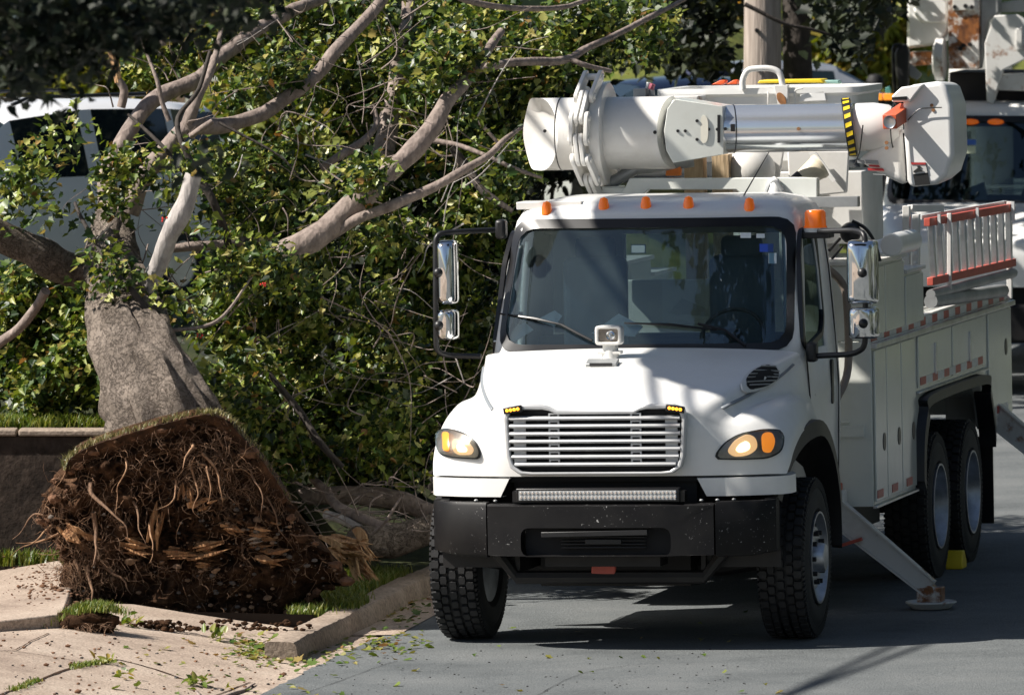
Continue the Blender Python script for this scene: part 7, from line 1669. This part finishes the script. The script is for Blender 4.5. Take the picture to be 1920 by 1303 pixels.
# ================================================================== PEOPLE
def person(label, base, face_deg, shirt, pants, hairc, cap=None, sleeves=True, arm=0):
    Mx = Matrix.Translation(base) @ Matrix.Rotation(rad(face_deg), 4, 'Z')      # faces local -y
    o = thing('person', label, 'person', (0, 0, 0), Mx)
    def skin(name, nodes, edges, m, sub=2, parent=o, root=0):
        me = bpy.data.meshes.new(name); me.from_pydata([n_[0] for n_ in nodes], edges, []); ob = bpy.data.objects.new(name, me); COL.objects.link(ob); ob.parent = parent; me.materials.append(m)
        md = ob.modifiers.new('skin', 'SKIN'); md.use_smooth_shade = True; md.branch_smoothing = .5
        for i, n_ in enumerate(nodes): me.skin_vertices[0].data[i].radius = (n_[1], n_[2] if len(n_) > 2 else n_[1])
        me.skin_vertices[0].data[root].use_root = True
        s2 = ob.modifiers.new('sub', 'SUBSURF'); s2.levels = sub; s2.render_levels = sub; return ob
    sk = mat('skin', (.50, .30, .21), .5)
    N = [((0, 0, .95), .15, .11), ((0, .01, 1.15), .14, .10), ((0, .01, 1.36), .16, .11), ((0, .01, 1.47), .06), ((0, 0, 1.55), .055), ((0, -.01, 1.62), .078, .09), ((0, -.005, 1.70), .074, .088)]
    E = [(0, 1), (1, 2), (2, 3), (3, 4), (4, 5), (5, 6)]
    for s_ in (-1, 1):
        b = len(N); bend = arm if s_ > 0 else 0
        hand = (s_ * .27, -.10 - .22 * bend, .86 + .30 * bend)
        N += [((s_ * .19, .01, 1.41), .06), ((s_ * .25, .03, 1.14), .045), (hand[0:1] + (hand[1] + .02, hand[2] + .06), .03), (hand, .032, .02)]; E += [(2, b), (b, b + 1), (b + 1, b + 2), (b + 2, b + 3)]
        for k in range(4):
            f = len(N); L = (.075, .085, .08, .062)[k]
            N += [((hand[0] + s_ * .004, hand[1] - .03 + .02 * k, hand[2] - .045), .0095), ((hand[0], hand[1] - .032 + .02 * k, hand[2] - .045 - L * .55), .0088), ((hand[0] - s_ * .012, hand[1] - .034 + .019 * k, hand[2] - .045 - L), .0075)]; E += [(b + 3, f), (f, f + 1), (f + 1, f + 2)]
        f = len(N); N += [((hand[0] - s_ * .008, hand[1] - .045, hand[2] - .012), .011), ((hand[0] - s_ * .014, hand[1] - .06, hand[2] - .05), .0085)]; E += [(b + 3, f), (f, f + 1)]
        l = len(N); N += [((s_ * .10, 0, .86), .10), ((s_ * .11, -.02, .48), .062), ((s_ * .12, .02, .10), .042), ((s_ * .125, -.06, .045), .042, .035), ((s_ * .13, -.14, .035), .035, .025)]; E += [(0, l), (l, l + 1), (l + 1, l + 2), (l + 2, l + 3), (l + 3, l + 4)]
    body_ = skin('body', N, E, sk)
    N = [((0, 0, .90), .17, .13), ((0, .01, 1.15), .165, .125), ((0, .01, 1.36), .185, .13), ((0, .01, 1.45), .085)]; E = [(0, 1), (1, 2), (2, 3)]
    for s_ in (-1, 1):
        bend = arm if s_ > 0 else 0; b = len(N); N += [((s_ * .20, .01, 1.40), .078), ((s_ * .25, .03, 1.14), .066)]; E += [(2, b), (b, b + 1)]
        if sleeves: N.append(((s_ * .268, -.07 - .2 * bend, .95 + .27 * bend), .048)); E.append((b + 1, b + 2))
    skin('shirt', N, E, shirt)
    N = [((0, 0, .93), .175, .135)]; E = []
    for s_ in (-1, 1):
        b = len(N); N += [((s_ * .10, 0, .82), .115), ((s_ * .11, -.02, .48), .083), ((s_ * .12, .02, .12), .07)]; E += [(0, b), (b, b + 1), (b + 1, b + 2)]
    skin('trousers', N, E, pants)
    h = G(); h.sphere((0, .012, 1.70), .098, 18, 12, (.92, 1.05, .95)); h.v = [v if not (v[1] < -.03 and v[2] < 1.72) else (v[0], max(v[1], -.03), v[2]) for v in h.v]; build('hair', h, mat('hair', hairc, .7), o, smooth=70)
    f = G(); f.tube([(0, -.085, 1.665), (0, -.112, 1.625), (0, -.09, 1.615)], [.010, .016, .010], 8)
    for s_ in (-1, 1): f.sphere((s_ * .082, .0, 1.635), .026, 8, 6, (.4, .7, 1.2))
    build('nose_and_ears', f, sk, body_, smooth=60)
    e = G()
    for s_ in (-1, 1): e.sphere((s_ * .032, -.082, 1.655), .011, 8, 6)
    e.box((0, -.088, 1.583), (.045, .012, .008)); build('eyes_and_mouth', e, mat('face_dark', (.06, .03, .025), .5), body_, smooth=60)
    if cap is not None:
        c = G(); c.lathe([(-.01, .104), (.04, .10), (.085, .07), (.10, .0001)], (0, .005, 1.71), (0, 0, 1), 20); c.prism([(-.07, -.085), (.07, -.085), (.06, -.16), (.03, -.19), (-.03, -.19), (-.06, -.16)], 'z', 1.70, 1.712); build('cap', c, cap, o, smooth=40)
    return o
x = at(1330, 100, 96.3).x; person('person in navy shirt with pale sleeves standing by the silver car', (x, 96.3, yard_z(x, 96.3)), 25, mat('navy_cloth', (.035, .045, .10), .8, var=.3), mat('dark_trousers', (.02, .02, .025), .8), (.05, .025, .012), None, True, 1)
x = at(1640, 140, 103).x; person('person in black cap and dark clothes standing behind the amber light bar', (x, 103, yard_z(x, 103)), -70, mat('black_cloth', (.012, .012, .014), .8), mat('black_trousers', (.012, .012, .014), .8), (.02, .012, .01), mat('black_cap', (.008, .008, .009), .7))
# ================================================================== UNSEEN PLATFORM AND BOOM ADDED TO SHADE THE HOOD (above the frame), OVERHEAD CABLES
def tl(u, v, w): return TM @ Vector((u, v, w))
def w2(p): return T2I @ p
g = G(); o0 = [tuple(p[:2]) for p in roundpoly([(-3.72, -.05, 0), (-3.86, -.62, 0), (-4.19, -1.52, 0), (-4.30, -1.95, 0), (-4.10, -2.45, 0), (-3.70, -2.75, 0), (-3.10, -2.70, 0), (-2.85, -2.3, 0), (-2.85, -.05, 0)], .2, 4)]  # added platform, outline shaped to cast the shadow on cab and hood
lv = [[w2(tl(x, y, 6.5)) for x, y in o0], [w2(tl(x, y, 6.98)) for x, y in o0]]; g.grid(lv, closeu=True); k = len(o0); g.f += [tuple(range(k)), tuple(range(k, 2 * k))]; g.m += [0, 0]
pf = build('shadow_platform', g, M['white2'], tr2, bevel=.02)
g = G(); g.tube([w2(tl(-3.5, -.3, 6.75)), w2(tl(-6.0, 8, 9.2)), w2(Vector((1.0, 76, 11.5)))], [.10, .14, .16], 12); g.tube([w2(Vector((1.0, 76, 11.5))), w2(Vector((4.9, 90, 3.3)))], [.16, .2], 12); g.tube([w2(Vector((4.9, 90, 3.4))), w2(Vector((4.9, 90, 1.4)))], [.32, .36], 20); build('added_boom', g, M['white2'], pf, smooth=40)
for k, dx in enumerate((0, .27)):
    a = tin(1045 + dx * 50, 405, v=.9) + Vector((dx, 0, 0)); b = TMI @ grd(1555 + dx * 120, 1262, -.03); a = TM @ a; b = TM @ b
    pa = a - SUN_TRAVEL * 8.2; pb = b - SUN_TRAVEL * 11.6; d = (pb - pa); q0 = pa - d * 4; q1 = pb + d * 5
    cbk = thing('overhead_cable', ('black overhead cable high above the truck, nearer the pole' if k == 0 else 'black overhead cable high above the truck, farther from the pole'), 'cable', pa, group='overhead cables')
    build('cable_strand', G().tube([q0, q1], .03, 8), M['frit'], cbk, off=pa)
